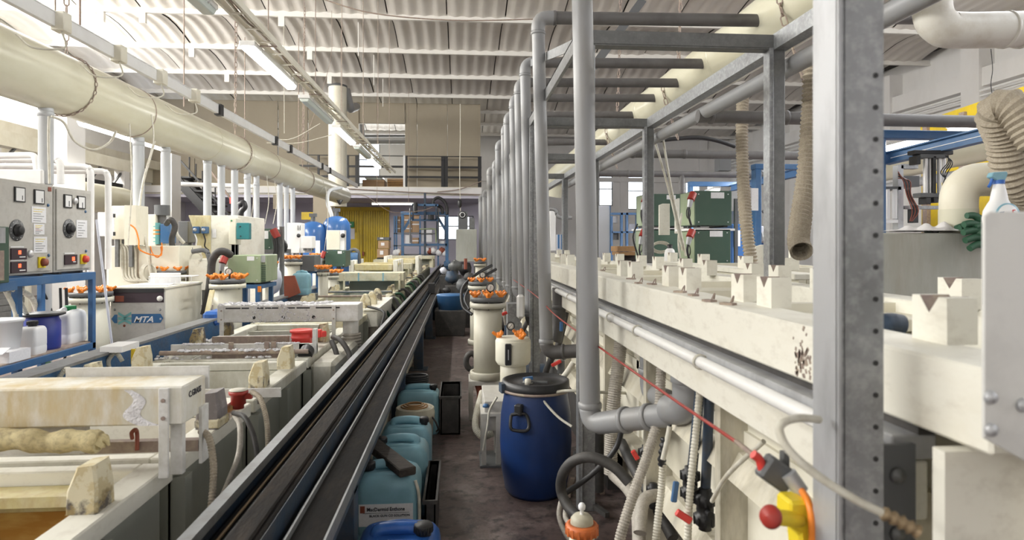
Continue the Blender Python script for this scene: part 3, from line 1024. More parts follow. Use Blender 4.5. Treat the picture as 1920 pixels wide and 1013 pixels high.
# flight bars resting on notched pads beyond the hoods
for k, (pa, pb, py, Y, lab) in enumerate([(664, 736, 497, 14.2, 'yellowed flight bar on notched posts behind the third hood'), (727, 778, 487, 18.3, 'yellowed flight bar on notched posts far down the line')]):
    A, B = onY(pa, py, Y), onY(pb, py, Y)
    fb = thing('flight_bar', lab, 'bar', ((A.x + B.x) / 2, Y, TZ))
    part('bar', G().box(A.x, B.x, Y, Y + .12, A.z - .13, A.z + .02), m['tanky'], fb, bev=.02)
    for j in range(4):
        part('batten', G().box(A.x + .1, B.x + .1, Y + .2 + j * .2, Y + .26 + j * .2, A.z - .02, A.z + .03), m['tanky'], fb)
    for xx in (A.x - .06, B.x + .06):
        for j in range(4):
            part('post', G().box(xx - .05, xx + .05, Y + j * .45, Y + .1 + j * .45, TZ, A.z + .1), m['tankc'], fb, bev=.01)

# ---- RIGHT LINE: high tank row with notched blocks
XF, XBk = .90, 1.78
ZT = 1.432
YE = 1.02
rt = thing('tank_row', 'long cream tank row with notched blocks on its rims, right of the aisle', 'tank', (1.35, 10, 0))
YR1 = 21.0
part('front_beam', G().box(XF, XF + .17, YE, YR1, 1.285, ZT), m['tankc'], rt, 'smooth cream front beam', bev=.006)
part('back_beam', G().box(XBk - .1, XBk + .05, YE, YR1, 1.285, ZT), m['tankc'], rt, bev=.006)
part('end_beam', G().box(XF + .15, XBk, YE - .02, YE + .1, 1.285, ZT - .01), m['tankc'], rt)
ys = [1.02, 2.35, 3.7, 5.2, 6.7, 8.3, 10, 12, 14, 16, 18.5, 20.9]
for y in ys:
    part('partition', G().box(XF + .15, XBk - .08, y, y + .05, .5, ZT - .015), m['cream'], rt)
    if y < 12:
        part('ledge', G().box(XF + .15, XBk - .08, y - .25, y, ZT - .09, ZT - .05), m['cream'], rt)
part('lining', G().box(XF + .165, XF + .17, YE, YR1, .5, 1.29).box(XBk - .11, XBk - .1, YE, YR1, .5, 1.29).box(XF + .15, XBk, YE, YR1, .9, .95), m['cream'], rt)
part('groove', G().box(XF + .02, XF + .1, 1.22, YR1, 1.262, 1.286), m['rubber'], rt, 'black groove under the front beam')  # solid near-black strip between the beam and the channel
part('galvanised_channel', G().box(XF - .035, XF + .06, 1.22, YR1, 1.212, 1.262), m['galvlight'], rt, bev=.003)
part('lower_fascia', G().box(XF - .015, XF + .05, 1.23, YR1, 1.085, 1.205), m['tankc'], rt, bev=.004)
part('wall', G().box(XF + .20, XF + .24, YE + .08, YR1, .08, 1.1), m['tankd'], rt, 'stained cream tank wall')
part('end_wall', G().box(XF - .035, XBk, YE + .06, YE + .09, .08, 1.275), m['tankc'], rt)
yy = 1.35
while yy < 20:
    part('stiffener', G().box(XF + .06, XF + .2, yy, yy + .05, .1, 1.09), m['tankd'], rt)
    yy += .95
for z in (.34, .78):
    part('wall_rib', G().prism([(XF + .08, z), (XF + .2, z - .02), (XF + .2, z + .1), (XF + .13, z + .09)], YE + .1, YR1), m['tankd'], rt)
part('pipe_rail', G().cyl((XF - .055, 1.24, 1.228), (XF - .055, YR1, 1.228), .021, n=16), m['pvcwhite'], rt, 'white pipe along the row', )
for y in (2.2, 3.0, 3.55, 4.9, 6.2, 7.5):
    part('pipe_clip', G().lathe([(.024, -.006), (.028, -.006), (.028, .006), (.024, .006)], (XF - .055, y, 1.228), 14, axis=(0, 1, 0)), m['hosew'], rt)


def vblock(x0, x1, y0, y1, z0, z1, nd=.036):
    """block with a V notch cut across in x"""
    ym = (y0 + y1) / 2
    w = (y1 - y0) * .27
    g = G()
    poly = [(y0, z0), (y1, z0), (y1, z1), (ym + w, z1), (ym, z1 - nd), (ym - w, z1), (y0, z1)]
    n = len(poly)
    vs = [(x0, u, v) for u, v in poly] + [(x1, u, v) for u, v in poly]
    fs = []
    # caps split in convex quads to keep the notch
    for o_, rev in ((0, 0), (n, 1)):
        for q in ((0, 1, 4), (1, 2, 3, 4), (0, 4, 5, 6)):
            f = [i + o_ for i in q]
            fs.append(tuple(f if rev else reversed(f)))
    for i in range(n):
        j = (i + 1) % n
        fs.append((i, j, j + n, i + n))
    g.add(vs, fs)
    g.cur = 1
    g.add([(x0 - .0006, ym + w, z1), (x0 - .0006, ym - w, z1), (x0 - .0006, ym, z1 - nd), ], [])
    for a_, b_ in ((ym + w, ym), (ym, ym - w)):
        za = z1 if a_ != ym else z1 - nd
        zb = z1 if b_ != ym else z1 - nd
        g.add([(x0, a_, za + .0008), (x1, a_, za + .0008), (x1, b_, zb + .0008), (x0, b_, zb + .0008)], [(0, 1, 2, 3)])
    return g


g = G()
for k in range(60):
    q = onX(1503 + R_.gauss(0, 7), 670 + R_.gauss(0, 20), XF)
    s_ = R_.uniform(.003, .008)
    g.cbox((XF - .0005, q.y, min(max(q.z, 1.30), 1.425)), (.002, s_ * 1.2, s_ * 2), 0, R_.uniform(-.6, .6))
part('grime_patch', g, m['stained'], rt, 'dark scuff marks near the front post', kind='stuff')
bm = [m['tankc'], m['stained']]
# positions read off the photograph: (left px of side face, row x)
fr = [1.28, 1.62, 2.05, 2.26, 2.85, 3.10, 3.78, 4.05, 4.95, 5.35, 6.1, 6.5, 7.4, 7.9, 8.9, 9.5, 10.6, 11.2, 12.4, 13.2, 14.5, 15.3, 16.8, 18]
for i, y in enumerate(fr):
    part('notched_block', vblock(XF + .13, XF + .20, y, y + .105, ZT, ZT + .10), bm, rt)
for i, y in enumerate([1.55, 1.95, 2.45, 2.75, 3.15, 3.45, 4.1, 4.55, 5.2, 5.7, 6.5, 7.1, 8, 8.7, 9.8, 10.6, 11.9, 12.8, 14.3, 15.5, 17, 18.2]):
    part('notched_block', vblock(XBk - .16, XBk - .09, y, y + .105, ZT - .0, ZT + .10), bm, rt)
# clips and wire hooks on the beam
for i, (px, py) in enumerate([(1130, 508), (1165, 516), (1183, 524), (1197, 532), (1222, 534), (1275, 549), (1300, 555), (1330, 566), (1365, 572), (1120, 505)]):
    p = onZ(px, py, ZT)
    part('clip', G().cbox((p.x, p.y, ZT + .004), (.03, .05, .008), .3 * (i % 3)).tube([(p.x, p.y - .02, ZT + .008), (p.x + .02, p.y, ZT + .03), (p.x + .03, p.y + .03, ZT + .008)], .003, 6), m['stained'], rt)
# bulky second row behind (further tank wall)
b2 = thing('tank_row', 'second cream tank row behind the notched blocks, near the rectifiers', 'tank', (2.9, 6, 0))
part('wall', G().box(2.25, 2.30, 4.1, 7.2, 0, 1.40), m['cream'], b2)
part('rim', G().box(2.22, 2.42, 4.1, 7.2, 1.40, 1.44), m['tankc'], b2, bev=.005)
for y in (4.3, 5.4, 6.6):
    part('divider', G().box(2.42, 3.3, y, y + .06, .6, 1.43), m['cream'], b2)
part('far_wall', G().box(3.3, 3.35, 4.1, 7.2, 0, 1.43), m['cream'], b2)
for y in (4.4, 5.0, 5.9, 6.8):
    part('notched_block', vblock(2.28, 2.36, y, y + .11, 1.44, 1.54), bm, b2)

# ---- galvanised frames over the right row
ft = ['nearest, in front of everything', 'second', 'third', 'fourth', 'fifth', 'sixth']
FY = [1.17, 3.87, 6.6, 9.3, 12.0, 14.7]
lab = ['galvanised steel frame whose blurred perforated post fills the near right foreground',
       'galvanised frame with the post just behind the nearest big grey pipe',
       'galvanised frame whose far post stands left of the green rectifiers',
       'fourth galvanised frame, counting away from the camera',
       'fifth galvanised frame, counting away from the camera',
       'farthest galvanised frame over the right row']


def angle_post(x, y, z0, z1, w, mt, parent, t=.004, flip=1, holes=True):
    """rolled C post: two flanges and a web; the web faces the aisle"""
    g = G()
    g.box(x, x + t, y, y + w, z0, z1)
    g.box(x, x + w * .0 + t * 2, y, y + .006, z0, z1)
    return g


for i, (y, lb) in enumerate(zip(FY, lab)):
    fx0, fx1 = .72, 1.93
    zt = 2.87
    t = thing('pipe_gantry', lb, 'frame', ((fx0 + fx1) / 2, y, 0))
    w = .105
    if i == 0:
        w = .08
        g = G().box(fx0 + .012, fx0 + w + .012, y, y + .006, 0, 3.1).box(fx0 + .006, fx0 + .014, y, y + .07, .0, 3.1)
        pp = part('post', g, m['galv'], t)
        part('lit_flange', G().box(fx0 - .004, fx0 + .006, y - .003, y + .08, 1.02, 3.1).box(fx0 - .004, fx0 + .0, y - .008, y, 1.02, 3.1), m['galvlight'], pp, 'galvanised flange coloured paler as the lit side')  # paler grey paints in the light falling on this side
        for k in range(22):
            z = .35 + k * .0615 * 1.0
            part('hole', G().cyl((fx0 + w - .004, y - .0012, .68 + k * .0615), (fx0 + w - .004, y + .002, .68 + k * .0615), .0052, n=12), m['black'], pp, 'round punched hole')
        bx_ = onY(1655, 820, y)
        part('foot_bracket', G().box(fx0 - .045, fx0 + .07, y - .02, y + .08, .93, 1.02).box(fx0 - .045, fx0 + .08, y - .02, y - .014, .93, 1.02), m['galvdark'], t, 'dull grey bracket')
        part('lower_post', G().box(fx0 + .0, fx0 + w, y + .01, y + .09, 0, .95), m['galvdark'], t)
        bp = part('back_plate', G().box(fx0 + w + .0, fx0 + w + .1, y + .03, y + .04, .3, 1.25), m['dgrey'], t, 'dark bolted plate')
        for zz in (1.19, 1.075):
            part('bolt', G().lathe([(0, 0), (.016, 0), (.014, .008), (0, .012)], (fx0 + w + .06, y + .03, zz), 16, axis=(0, -1, 0)), m['galvdark'], bp)
        continue
    for x in (fx0, fx1):
        zb = 0 if x == fx0 else 1.43
        g = G().box(x, x + .006, y, y + .08, zb, zt).box(x, x + w, y + .037, y + .043, zb, zt).box(x, x + .045, y - .004, y + .004, zb, zt).box(x + w - .02, x + w, y, y + .04, zb, zt)
        pp = part('post', G().box(x + .03, x + w, y, y + .08, zb, zt), m['galvdark'] if x == fx1 else m['galv'], t, bev=.004)
        part('flange', G().box(x, x + .012, y + .0, y + .075, zb, zt).box(x, x + .03, y - .006, y, zb, zt).box(x + .018, x + .024, y - .012, y, zb, zt), m['galv'], pp)
    part('cross_beam', G().box(fx0, fx1 + w, y, y + .012, zt - .0, zt + .085).box(fx0, fx1 + w, y, y + .08, zt - .01, zt), m['galvdark'], t, bev=.003)
# longitudinal beams
lb1 = solo('longitudinal_beam', G().box(1.96, 1.97, 1.1, 15, 2.86, 2.96).box(1.97, 2.05, 1.1, 15, 2.86, 2.87), m['galv'], 'galvanised rail on the far tops of the frames below the big duct', 'beam')
solo('longitudinal_beam', G().box(.72, .80, 3.9, 15, 2.95, 2.96).box(.72, .73, 3.9, 15, 2.86, 2.96), m['galv'], 'galvanised rail joining the near tops of the frames above the aisle', 'beam')
solo('diagonal_brace', G().bar((.74, 3.95, 2.9), (.74, 7.6, 3.75), .01, .07), m['galv'], 'slanted galvanised brace behind the nearest big grey pipe', 'brace')
solo('diagonal_brace', G().bar(onY(1205, 0, 11), onY(1113, 125, 11), .08, .14), m['dgrey'], 'dark slanting strut under the roof between the pipe tops', 'brace')

# ---- ducts
# big left duct
dl = thing('ventilation_duct', 'long cream round duct hanging in chains along the upper left', 'duct', (-4.1, 12, 2.95))
XD, ZD, RD = -4.10, 3.28, .305
part('pipe_body', G().cyl((XD, 3.2, ZD), (XD, 21.9, ZD), RD, n=48), m['duct'], dl)
for y in (8.35, 10.6, 12.2, 13.9, 16.0, 18.2, 20.4):
    part('joint', G().lathe([(RD + .001, -.012), (RD + .006, -.008), (RD + .006, .008), (RD + .001, .012)], (XD, y, ZD), 48, axis=(0, 1, 0)), m['stained'] if y in (8.35, 13.9) else m['duct'], dl)
g = G().tube(elbowpath([(XD, 21.8, ZD), (XD + .05, 22.6, ZD), (pc.x + .1, 22.6, ZD)], .2), RD, 28, False)
part('elbow', g, m['duct'], dl)


def chain(pts, r, pitch=.045, wire=.0035):
    """loose chain: torus-like links alternating"""
    P = catmull([Vector(p) for p in pts], 10) if len(pts) > 2 else [Vector(p) for p in pts]
    L = [0]
    for a, b in zip(P, P[1:]):
        L.append(L[-1] + (b - a).length)
    g = G()
    N = int(L[-1] / pitch)
    k = 0
    for i in range(N):
        d = (i + .5) * L[-1] / N
        while k < len(L) - 2 and L[k + 1] < d:
            k += 1
        t = (d - L[k]) / max(1e-9, L[k + 1] - L[k])
        c = P[k].lerp(P[k + 1], t)
        ax = (P[k + 1] - P[k]).normalized()
        u = ax.orthogonal().normalized()
        if i % 2:
            u = ax.cross(u)
        h = pitch * .62
        w = pitch * .28
        loop = [c + ax * h * cos(a_) + u * w * sin(a_) for a_ in (0, pi / 3, 2 * pi / 3, pi, 4 * pi / 3, 5 * pi / 3)]
        for q in range(6):
            g.bar(loop[q], loop[(q + 1) % 6], wire * 2, wire * 2, up=ax.cross(u))
    return g


def ringpts(y, tilt, r, n=16, a0=0, a1=2 * pi):
    return [(XD + r * cos(a0 + (a1 - a0) * i / n), y + tilt * sin(a0 + (a1 - a0) * i / n), ZD + r * sin(a0 + (a1 - a0) * i / n)) for i in range(n + 1)]


for i, (y, lb) in enumerate([(7.0, 'chain slung round the cream left duct at its nearest hanging point'), (12.0, 'second chain slung round the cream left duct'), (17.0, 'third chain slung round the cream left duct')]):
    tr = (XD + .06, y, ZD + RD + .1)
    g = chain([(XD, y, ZD + RD + .01)] + ringpts(y, .03, RD + .012, 18, pi / 2 - .1, -3 * pi / 2 + .1)[1:-1] + [(XD, y + .02, ZD + RD + .01), (XD + .02, y, ZD + RD + .16)], 0)
    t = thing('sling_chain', lb, 'chain', (XD, y, ZD - RD), 'chains holding the left duct')
    part('links', g, m['stained'], t)
    part('hanger', chain([(XD + .02, y, ZD + RD + .16), (XD + .1, y - .1, H)], 0, .09, .005), m['stained'], t)

# trunking beside it
tk = thing('cable_trunking', 'white cable trunking with clip boxes above the cream left duct', 'trunking', (-3.5, 12, 3.5))
XK, ZK = -3.5, 3.56
part('channel', G().box(XK, XK + .05, 2.5, 22, ZK - .06, ZK + .06), m['pvcwhite'], tk, bev=.003)
part('lid', G().box(XK - .005, XK + .055, 2.5, 22, ZK + .06, ZK + .068), m['pvcwhite'], tk)
for px in (100, 210, 290, 355):
    y = YX(px, XK)
    bx_ = part('junction_box', G().box(XK + .01, XK + .12, y - .06, y + .06, ZK - .09, ZK + .075), m['cream'], tk, bev=.005)
    part('cable', G().tube([(XK + .08, y - .02, ZK - .09), (XK + .08, y + .02, ZK - .22), (XK - .1, y - .1, ZK - .26), (XK - .3, y, ZK - .12)], .008, 8), m['hosew'], bx_)
for px in (406, 512, 540, 600, 615):
    y = YX(px, XK)
    part('black_clamp', G().box(XK - .01, XK + .08, y - .06, y + .06, ZK - .08, ZK + .08), m['black'], tk)
for y in (5.8, 10.2, 14.6, 19):
    part('hanger', G().cyl((XK + .03, y, ZK + .06), (XK + .03, y, H), .006, n=6), m['stained'], tk)

# big right duct
XQ, ZQ, RQ = 2.88, 3.66, .285
dq = thing('ventilation_duct', 'long pale yellow round duct above the right tank row', 'duct', (XQ, 9, ZQ - RQ))
part('pipe_body', G().cyl((XQ, 1.6, ZQ), (XQ, 18.5, ZQ), RQ, n=44), m['duct'], dq)
for y in (4.35, 6.6, 9.4, 12.2, 15):
    part('joint', G().lathe([(RQ + .001, -.012), (RQ + .005, -.008), (RQ + .005, .008), (RQ + .001, .012)], (XQ, y, ZQ), 40, axis=(0, 1, 0)), m['duct'], dq)
part('elbow', G().tube(elbowpath([(XQ, 18.4, ZQ), (XQ, 19.2, ZQ), (XQ - .1, 19.3, ZQ - .6)], .35), RQ, 24, False), m['duct'], dq)
for yy in (5.2, 8.2):
    part('sling', G().cyl((XQ, yy, ZQ + RQ), (XQ - .05, yy, H), .008, n=6), m['stained'], dq)
for i, y in enumerate((5.0, 8.0, 11.2)):
    t = solo('sling_chain', chain([(XQ - .1, y, ZQ - RQ - .4), (XQ - RQ - .015, y, ZQ), (XQ - .1, y, ZQ + RQ + .01), (XQ, y, H)], 0, .09, .005), m['stained'],
             ['chain holding the pale yellow right duct nearest the camera', 'middle chain holding the pale yellow right duct', 'farthest chain holding the pale yellow right duct'][i], 'chain', 'chains holding the right duct')
# 110 mm pipe under the galvanised rail
solo('grey_pipe', G().cyl((2.13, 1.6, 2.79), (2.13, 13, 2.79), .058, n=20), m['pvc'], 'long grey pipe running just below the galvanised rail toward the back', 'pipe')

# ---- row of upright grey pipes over the right side of the aisle
XPt, XPb = .695, .715
prs = [  # (Y, radius, x top, x bottom, z bottom, z horizontal, x end, label)
    (3.42, .056, .655, .70, .665, None, None, 'nearest and thickest looking upright grey pipe, rising out of the picture'),
    (5.45, .056, .665, .735, .70, 3.58, 2.72, 'upright grey pipe with its top elbow second nearest the camera'),
    (6.75, .055, .685, .74, .78, 3.56, 2.66, 'third upright grey pipe, elbow under the first cross beam'),
    (7.55, .055, .69, .74, .82, 3.55, 2.66, 'fourth upright grey pipe from the camera'),
    (8.45, .055, .70, .74, .95, 3.57, 2.66, 'fifth upright grey pipe from the camera'),
    (9.55, .055, .70, .73, .9, 3.56, 2.66, 'sixth upright grey pipe from the camera'),
    (10.4, .05, .71, .73, .9, 3.55, 2.64, 'seventh upright grey pipe from the camera'),
    (11.5, .055, .68, .70, .9, 3.45, 2.66, 'eighth upright grey pipe from the camera'),
    (13.0, .055, .70, .71, .9, 3.3, 2.66, 'ninth upright grey pipe from the camera'),
    (14.6, .06, .66, .68, .9, 3.33, .85, 'short topped upright grey pipe, tenth from the camera'),
    (16.6, .055, .62, .64, .9, 2.98, .7, 'eleventh upright grey pipe, dark and low topped'),
    (18.4, .06, .58, .60, .9, 2.98, .7, 'farthest upright grey pipe by the wall opening')]
for i, (Y, r, xt, xb, zb, zh, xe, lb) in enumerate(prs):
    t = thing('upright_pipe', lb, 'pipe', (xb, Y, zb - .1), 'upright grey pipes beside the aisle')
    if zh is None:
        part('pipe_body', G().cyl((xb, Y, zb + .1), (xt - .012, Y, 3.7), r, n=32), m['pvc'], t)
    else:
        part('pipe_body', G().cyl((xb, Y, zb + .1), (xt, Y, zh - .1), r, n=24), m['pvc'], t)
        part('top_elbow', G().tube(elbowpath([(xt, Y, zh - .12), (xt, Y, zh), (xt + .13, Y, zh)], .09, 6), r * 1.06, 20, False), m['pvc'], t)
        part('collar', G().lathe([(r, 0), (r + .007, .004), (r + .007, .022), (r, .026)], (xt, Y, zh - .15), 24), m['pvc'], t)
        if xe > 1:
            part('branch', G().cyl((xt + .1, Y, zh), (xe, Y, zh + .03), r * .98, n=20), m['pvcdark'], t, 'dark horizontal branch')
            part('collar', G().lathe([(r, 0), (r + .006, .004), (r + .006, .02), (r, .024)], (xt + .13, Y, zh), 20, axis=(1, 0, 0)), m['pvcdark'], t)
    part('collar', G().lathe([(r, 0), (r + .008, .006), (r + .008, .03), (r + .003, .034), (r, .04)], (xb, Y, zb + .085), 28), m['pvc'], t)
    if i < 4:
        xe2 = XF + .12
        dy = -.45 if i == 0 else -.1
        P = elbowpath([(xb, Y, zb + .1), (xb, Y, zb), (xe2, Y + dy, zb + (.17 if i == 0 else .035))], .10, 7)
        part('bottom_elbow', G().tube(P, r * 1.04, 26, False), m['pvcdark'] if i else m['pvc'], t, 'grimy bottom elbow')
        for k in (.35, .62) if i == 0 else (.4,):
            q = Vector((xb, Y, zb)).lerp(Vector((xe2, Y + dy, zb + (.17 if i == 0 else .035))), k + .1)
            part('collar', G().lathe([(r, -.014), (r + .012, -.01), (r + .012, .01), (r, .014)], q, 28, axis=(xe2 - xb, dy, .17 if i == 0 else .035)), m['pvcdark'] if i else m['pvc'], t)
    else:
        part('bottom_elbow', G().tube(elbowpath([(xb, Y, zb + .1), (xb, Y, zb), (xb + .2, Y, zb)], .09), r * 1.04, 16, False), m['pvc'], t)
# far ends of short topped pipes go to the wall
solo('grey_pipe', G().tube(elbowpath([(.85, 14.6, 3.33), (.9, 16, 3.33), (.75, 18.4, 2.98)], .3), .05, 12, False), m['pvcdark'], 'dark grey pipe linking the tops of the far upright pipes', 'pipe')

# ---- horizontal grey pipes high on the right
for (y, z, xa, xb_, r, lb) in [(5.45, 2.755, 2.07, 4.9, .056, 'thick grey pipe crossing high at right behind the near post'),
                               (8.1, 2.80, 2.1, 5.0, .055, 'second grey pipe crossing from the galvanised rail to the right'),
                               (10.9, 2.85, 2.1, 5.35, .055, 'third grey pipe crossing toward the black louvre at the right')]:
    t = thing('crossing_pipe', lb, 'pipe', ((xa + xb_) / 2, y, z - r), 'grey pipes crossing high at right')
    part('pipe_body', G().cyl((xa, y, z), (xb_, y, z - .01), r, n=24), m['pvcdark'], t)
    for x in (xa + .12, xa + .8):
        part('collar', G().lathe([(r, -.02), (r + .008, -.015), (r + .008, .015), (r, .02)], (x, y, z), 24, axis=(1, 0, 0)), m['pvcdark'], t)
    if y > 6:
        part('end_elbow', G().tube(elbowpath([(xb_ - .05, y, z), (xb_ + .15, y, z), (xb_ + .15, y, z - .5)], .12), r, 14, False), m['pvcdark'], t)
    if y > 10:
        x = XY(1278, y)
        part('drop', G().cyl((x, y, z), (x, y, 2.1), r * .95, n=14), m['pvcdark'], t)
# white elbow duct top right
y = 4.4
P = [onY(1748, -60, y), onY(1748, 20, y), onY(1765, 50, y), onY(1800, 57, y), onY(1925, 55, y), onY(2100, 55, y)]
we = thing('white_duct', 'scuffed white plastic duct elbow in the top right corner', 'duct', P[3])
rw = 37 * y / 1200
part('pipe_body', G().tube(P, rw * .95, 32, True), m['ductw'], we)
for px in (1885, 1915):
    part('collar', G().lathe([(rw * .95, -.015), (rw * 1.0, -.01), (rw * 1.0, .01), (rw * .95, .015)], onY(px, 56, y), 32, axis=(1, 0, 0)), m['ductw'], we)
part('collar', G().lathe([(rw * .95, -.02), (rw * 1.03, -.015), (rw * 1.03, .015), (rw * .95, .02)], onY(1748, 2, y), 32), m['ductw'], we)
part('hanging_wire', G().tube([onY(1858, 92, y), onY(1861, 130, y), onY(1858, 160, y), onY(1864, 195, y)], .003, 6), m['black'], we)
solo('dark_pipe', G().cyl(onY(1650, 32, 5.8), onY(1790, 34, 5.8), .065, n=20), m['pvcdark'], 'short dark horizontal pipe left of the white duct elbow', 'pipe')
solo('dark_pipe', G().cyl((2.2, 2.3, 3.05), (1.95, 1.1, 2.86), .05, n=20), m['pvcdark'], 'dark slanting pipe end at the top beside the near post', 'pipe')
# ================================================================ LAMPS AND TRAY
def bxY(px0, px1, py0, py1, Y, d):
    a, b = onY(px0, py1, Y), onY(px1, py0, Y)
    return (a.x, b.x, Y, Y + d, a.z, b.z)


def bxX(px0, px1, py0, py1, X, d, ref=None):
    """box whose face lies in plane x=X (facing +x if d<0); heights read at px ref"""
    ya, yb = YX(px0, X), YX(px1, X)
    r = ref if ref is not None else (px0 + px1) / 2
    z0, z1 = onX(r, py1, X).z, onX(r, py0, X).z
    return (min(X, X + d), max(X, X + d), min(ya, yb), max(ya, yb), z0, z1)


tr = thing('cable_tray', 'long cable tray with loose wires that carries the lamps over the tanks', 'cable tray', (-1.9, 10, 3.6))
XT, ZTr = -1.92, 3.66
YT1 = 18.5
for x in (XT - .07, XT + .07):
    part('side_rail', G().box(x - .012, x + .012, 3.2, YT1, ZTr - .03, ZTr + .03), m['cream'], tr)
g = G()
y = 3.3
while y < YT1:
    part('rung', G().box(XT - .06, XT + .06, y, y + .03, ZTr - .03, ZTr - .02), m['cream'], tr)
    y += .4
for k in range(6):
    pts = []
    y = 3.2
    while y < YT1:
        pts.append((XT + R_.uniform(-.05, .06), y, ZTr + R_.uniform(-.01, .05)))
        y += .7
    part('wire', G().tube(pts, .007, 6, sub=3), m['hosew'] if k % 2 else m['stained'], tr)
for y in (4.6, 6.6, 8.7, 10.6, 12.9, 15.2, 17.6):
    part('hanger', G().cyl((XT, y, ZTr), (XT, y, H), .006, n=6).box(XT - .085, XT + .085, y - .01, y + .01, ZTr - .045, ZTr - .035), m['stained'], tr)
lit = [(3.9, 5.5, 0, 'switched off strip lamp with greenish cover, nearest under the cable tray'), (6.45, 8.1, 1, 'lit strip lamp nearest the camera under the cable tray'),
       (8.75, 10.4, 0, 'dim strip lamp with clear cover between the two brightest lamps'), (10.95, 12.6, 1, 'second lit strip lamp under the cable tray'),
       (13.1, 14.7, 0, 'dim strip lamp past the second lit lamp'), (15.0, 16.6, 1, 'farthest lit strip lamp at the end of the cable tray')]


def lamp(x, y0, y1, z, on, lb, alongx=False, name='strip_lamp', grp='strip lamps under the tray', hang=True):
    c = ((x, (y0 + y1) / 2, z) if not alongx else ((y0 + y1) / 2, x, z))
    t = thing(name, lb, 'lamp', c, grp)
    if not alongx:
        part('housing', G().box(x - .075, x + .075, y0, y1, z, z + .05), m['pvcwhite'], t, bev=.006)
        g = G()
        poly = [(x - .07, z), (x + .07, z), (x + .045, z - .045), (x - .045, z - .045)]
        g.prism(poly, y0 + .01, y1 - .01)
        part('diffuser', g, m['tubelit'] if on else m['tubedim'], t, 'glowing cover' if on else 'unlit clear cover', bev=.008)
        for yy in (y0 + .2, y1 - .2):
            part('clip', G().box(x - .08, x + .08, yy, yy + .02, z - .01, z + .06), m['steel'], t)
        if on:
            area('lamp_light', (x, (y0 + y1) / 2, z - .06), (0, 0, 0), .1, y1 - y0, 55, (1, .98, .93))
    else:
        part('housing', G().box(y0, y1, x - .06, x + .06, z, z + .05), m['pvcwhite'], t, bev=.006)
        part('diffuser', G().box(y0 + .01, y1 - .01, x - .04, x + .04, z - .04, z), m['tubelit'], t, 'glowing cover', bev=.01)
        area('lamp_light', ((y0 + y1) / 2, x, z - .06), (0, 0, 0), y1 - y0, .1, 45, (1, .98, .93))
    return t


for (a, b, on, lb) in lit:
    lamp(-2.08, a, b, 3.58, on, lb)
a, b = onY(697, 382, 25), onY(776, 382, 25)
lt = lamp(25, a.x, b.x, a.z, 1, 'lit strip lamp hanging crosswise in front of the mezzanine', True)
part('wire', G().cyl((a.x + .2, 25, a.z + .05), (a.x + .2, 25, 7.7), .008, n=5).cyl((b.x - .2, 25, a.z + .05), (b.x - .2, 25, 7.7), .008, n=5), m['stained'], lt, kind='stuff')
for k, (pa, pb, pya) in enumerate([(0, 75, 208), (165, 251, 262), (280, 330, 280)]):
    Yb = onZ(pb, pya, 3.55).y
    Ya = onX(pa, 455, -6).y if k == 0 else Yb - 1.6
    lamp(-6.0, Yb - 1.65, Yb, 3.55, 1, ['lit strip lamp below the left duct at the picture edge', 'lit strip lamp seen just under the left duct', 'lit strip lamp partly hidden by the left upright pipes'][k], grp='strip lamps of the left bay')
# lamps of the far right bay
for k, (pxa, pya, pxb, pyb, Y) in enumerate([(1310, 371, 1345, 357, 12.5), (1660, 280, 1735, 262, 8.5), (1785, 245, 1832, 237, 7.5), (1428, 330, 1460, 318, 12)]):
    A, B = onY(pxa, pya, Y), onY(pxb, pyb, Y - 1.2)
    t = thing('strip_lamp', ['lit strip lamp above the green rectifiers', 'lit strip lamp behind the near post at right', 'lit strip lamp close to the yellow beam at right', 'lit strip lamp left of the galvanised far post'][k], 'lamp', A, 'strip lamps of the right bay')
    part('diffuser', G().bar(A, B, .1, .06), m['tubelit'], t, 'glowing cover', bev=.01)
    part('housing', G().bar(A + Vector((0, 0, .05)), B + Vector((0, 0, .05)), .13, .04), m['pvcwhite'], t)
    area('lamp_light', (A + B) / 2 - Vector((0, 0, .05)), (0, 0, 0), .3, .3, 90, (1, .98, .95))

# loose cables strung in the air
for k, (pts, lb, r) in enumerate([
    ([(600, -3, 12), (700, 25, 12), (850, 38, 12), (1010, 36, 12)], 'thin brown cable sagging across the top of the picture', .012),
    ([(480, 248, 14), (540, 262, 14), (600, 232, 14)], 'thin white cable sagging between the trunking and the dim lamp', .008),
    ([(500, 268, 15), (560, 268, 15), (622, 253, 15)], 'lower thin white cable sagging toward the lit lamp', .008),
    ([(640, 365, 24), (685, 368, 24), (735, 398, 24), (790, 395, 24), (812, 388, 24)], 'dark cable drooping past the yellow door toward the gantry', .012),
    ([(820, 360, 27.8), (862, 355, 27.8), (903, 340, 27.8)], 'dark cable along the edge of the mezzanine slab', .02),
    ([(650, 354, 27.8), (760, 360, 27.8), (900, 365, 27.8)], 'long dark cable fixed along the mezzanine beam', .02),
    ([(863, 195, 20), (863, 260, 20), (862, 330, 20), (864, 412, 20)], 'straight pale cable dropping from the roof in front of the mezzanine', .012),
    ([(532, 50, 17), (533, 200, 17), (533, 250, 17)], 'vertical pale cable hanging left of the cable tray', .008),
    ([(622, 20, 17), (618, 120, 17), (560, 300, 15)], 'thin brown cord hanging from the roof above the lamps', .006),
]):
    solo('hanging_cable', G().tube([onY(*p) for p in pts], r, 6), m['hosew'] if 'white' in lb or 'pale' in lb else m['stained'], lb, 'cable')
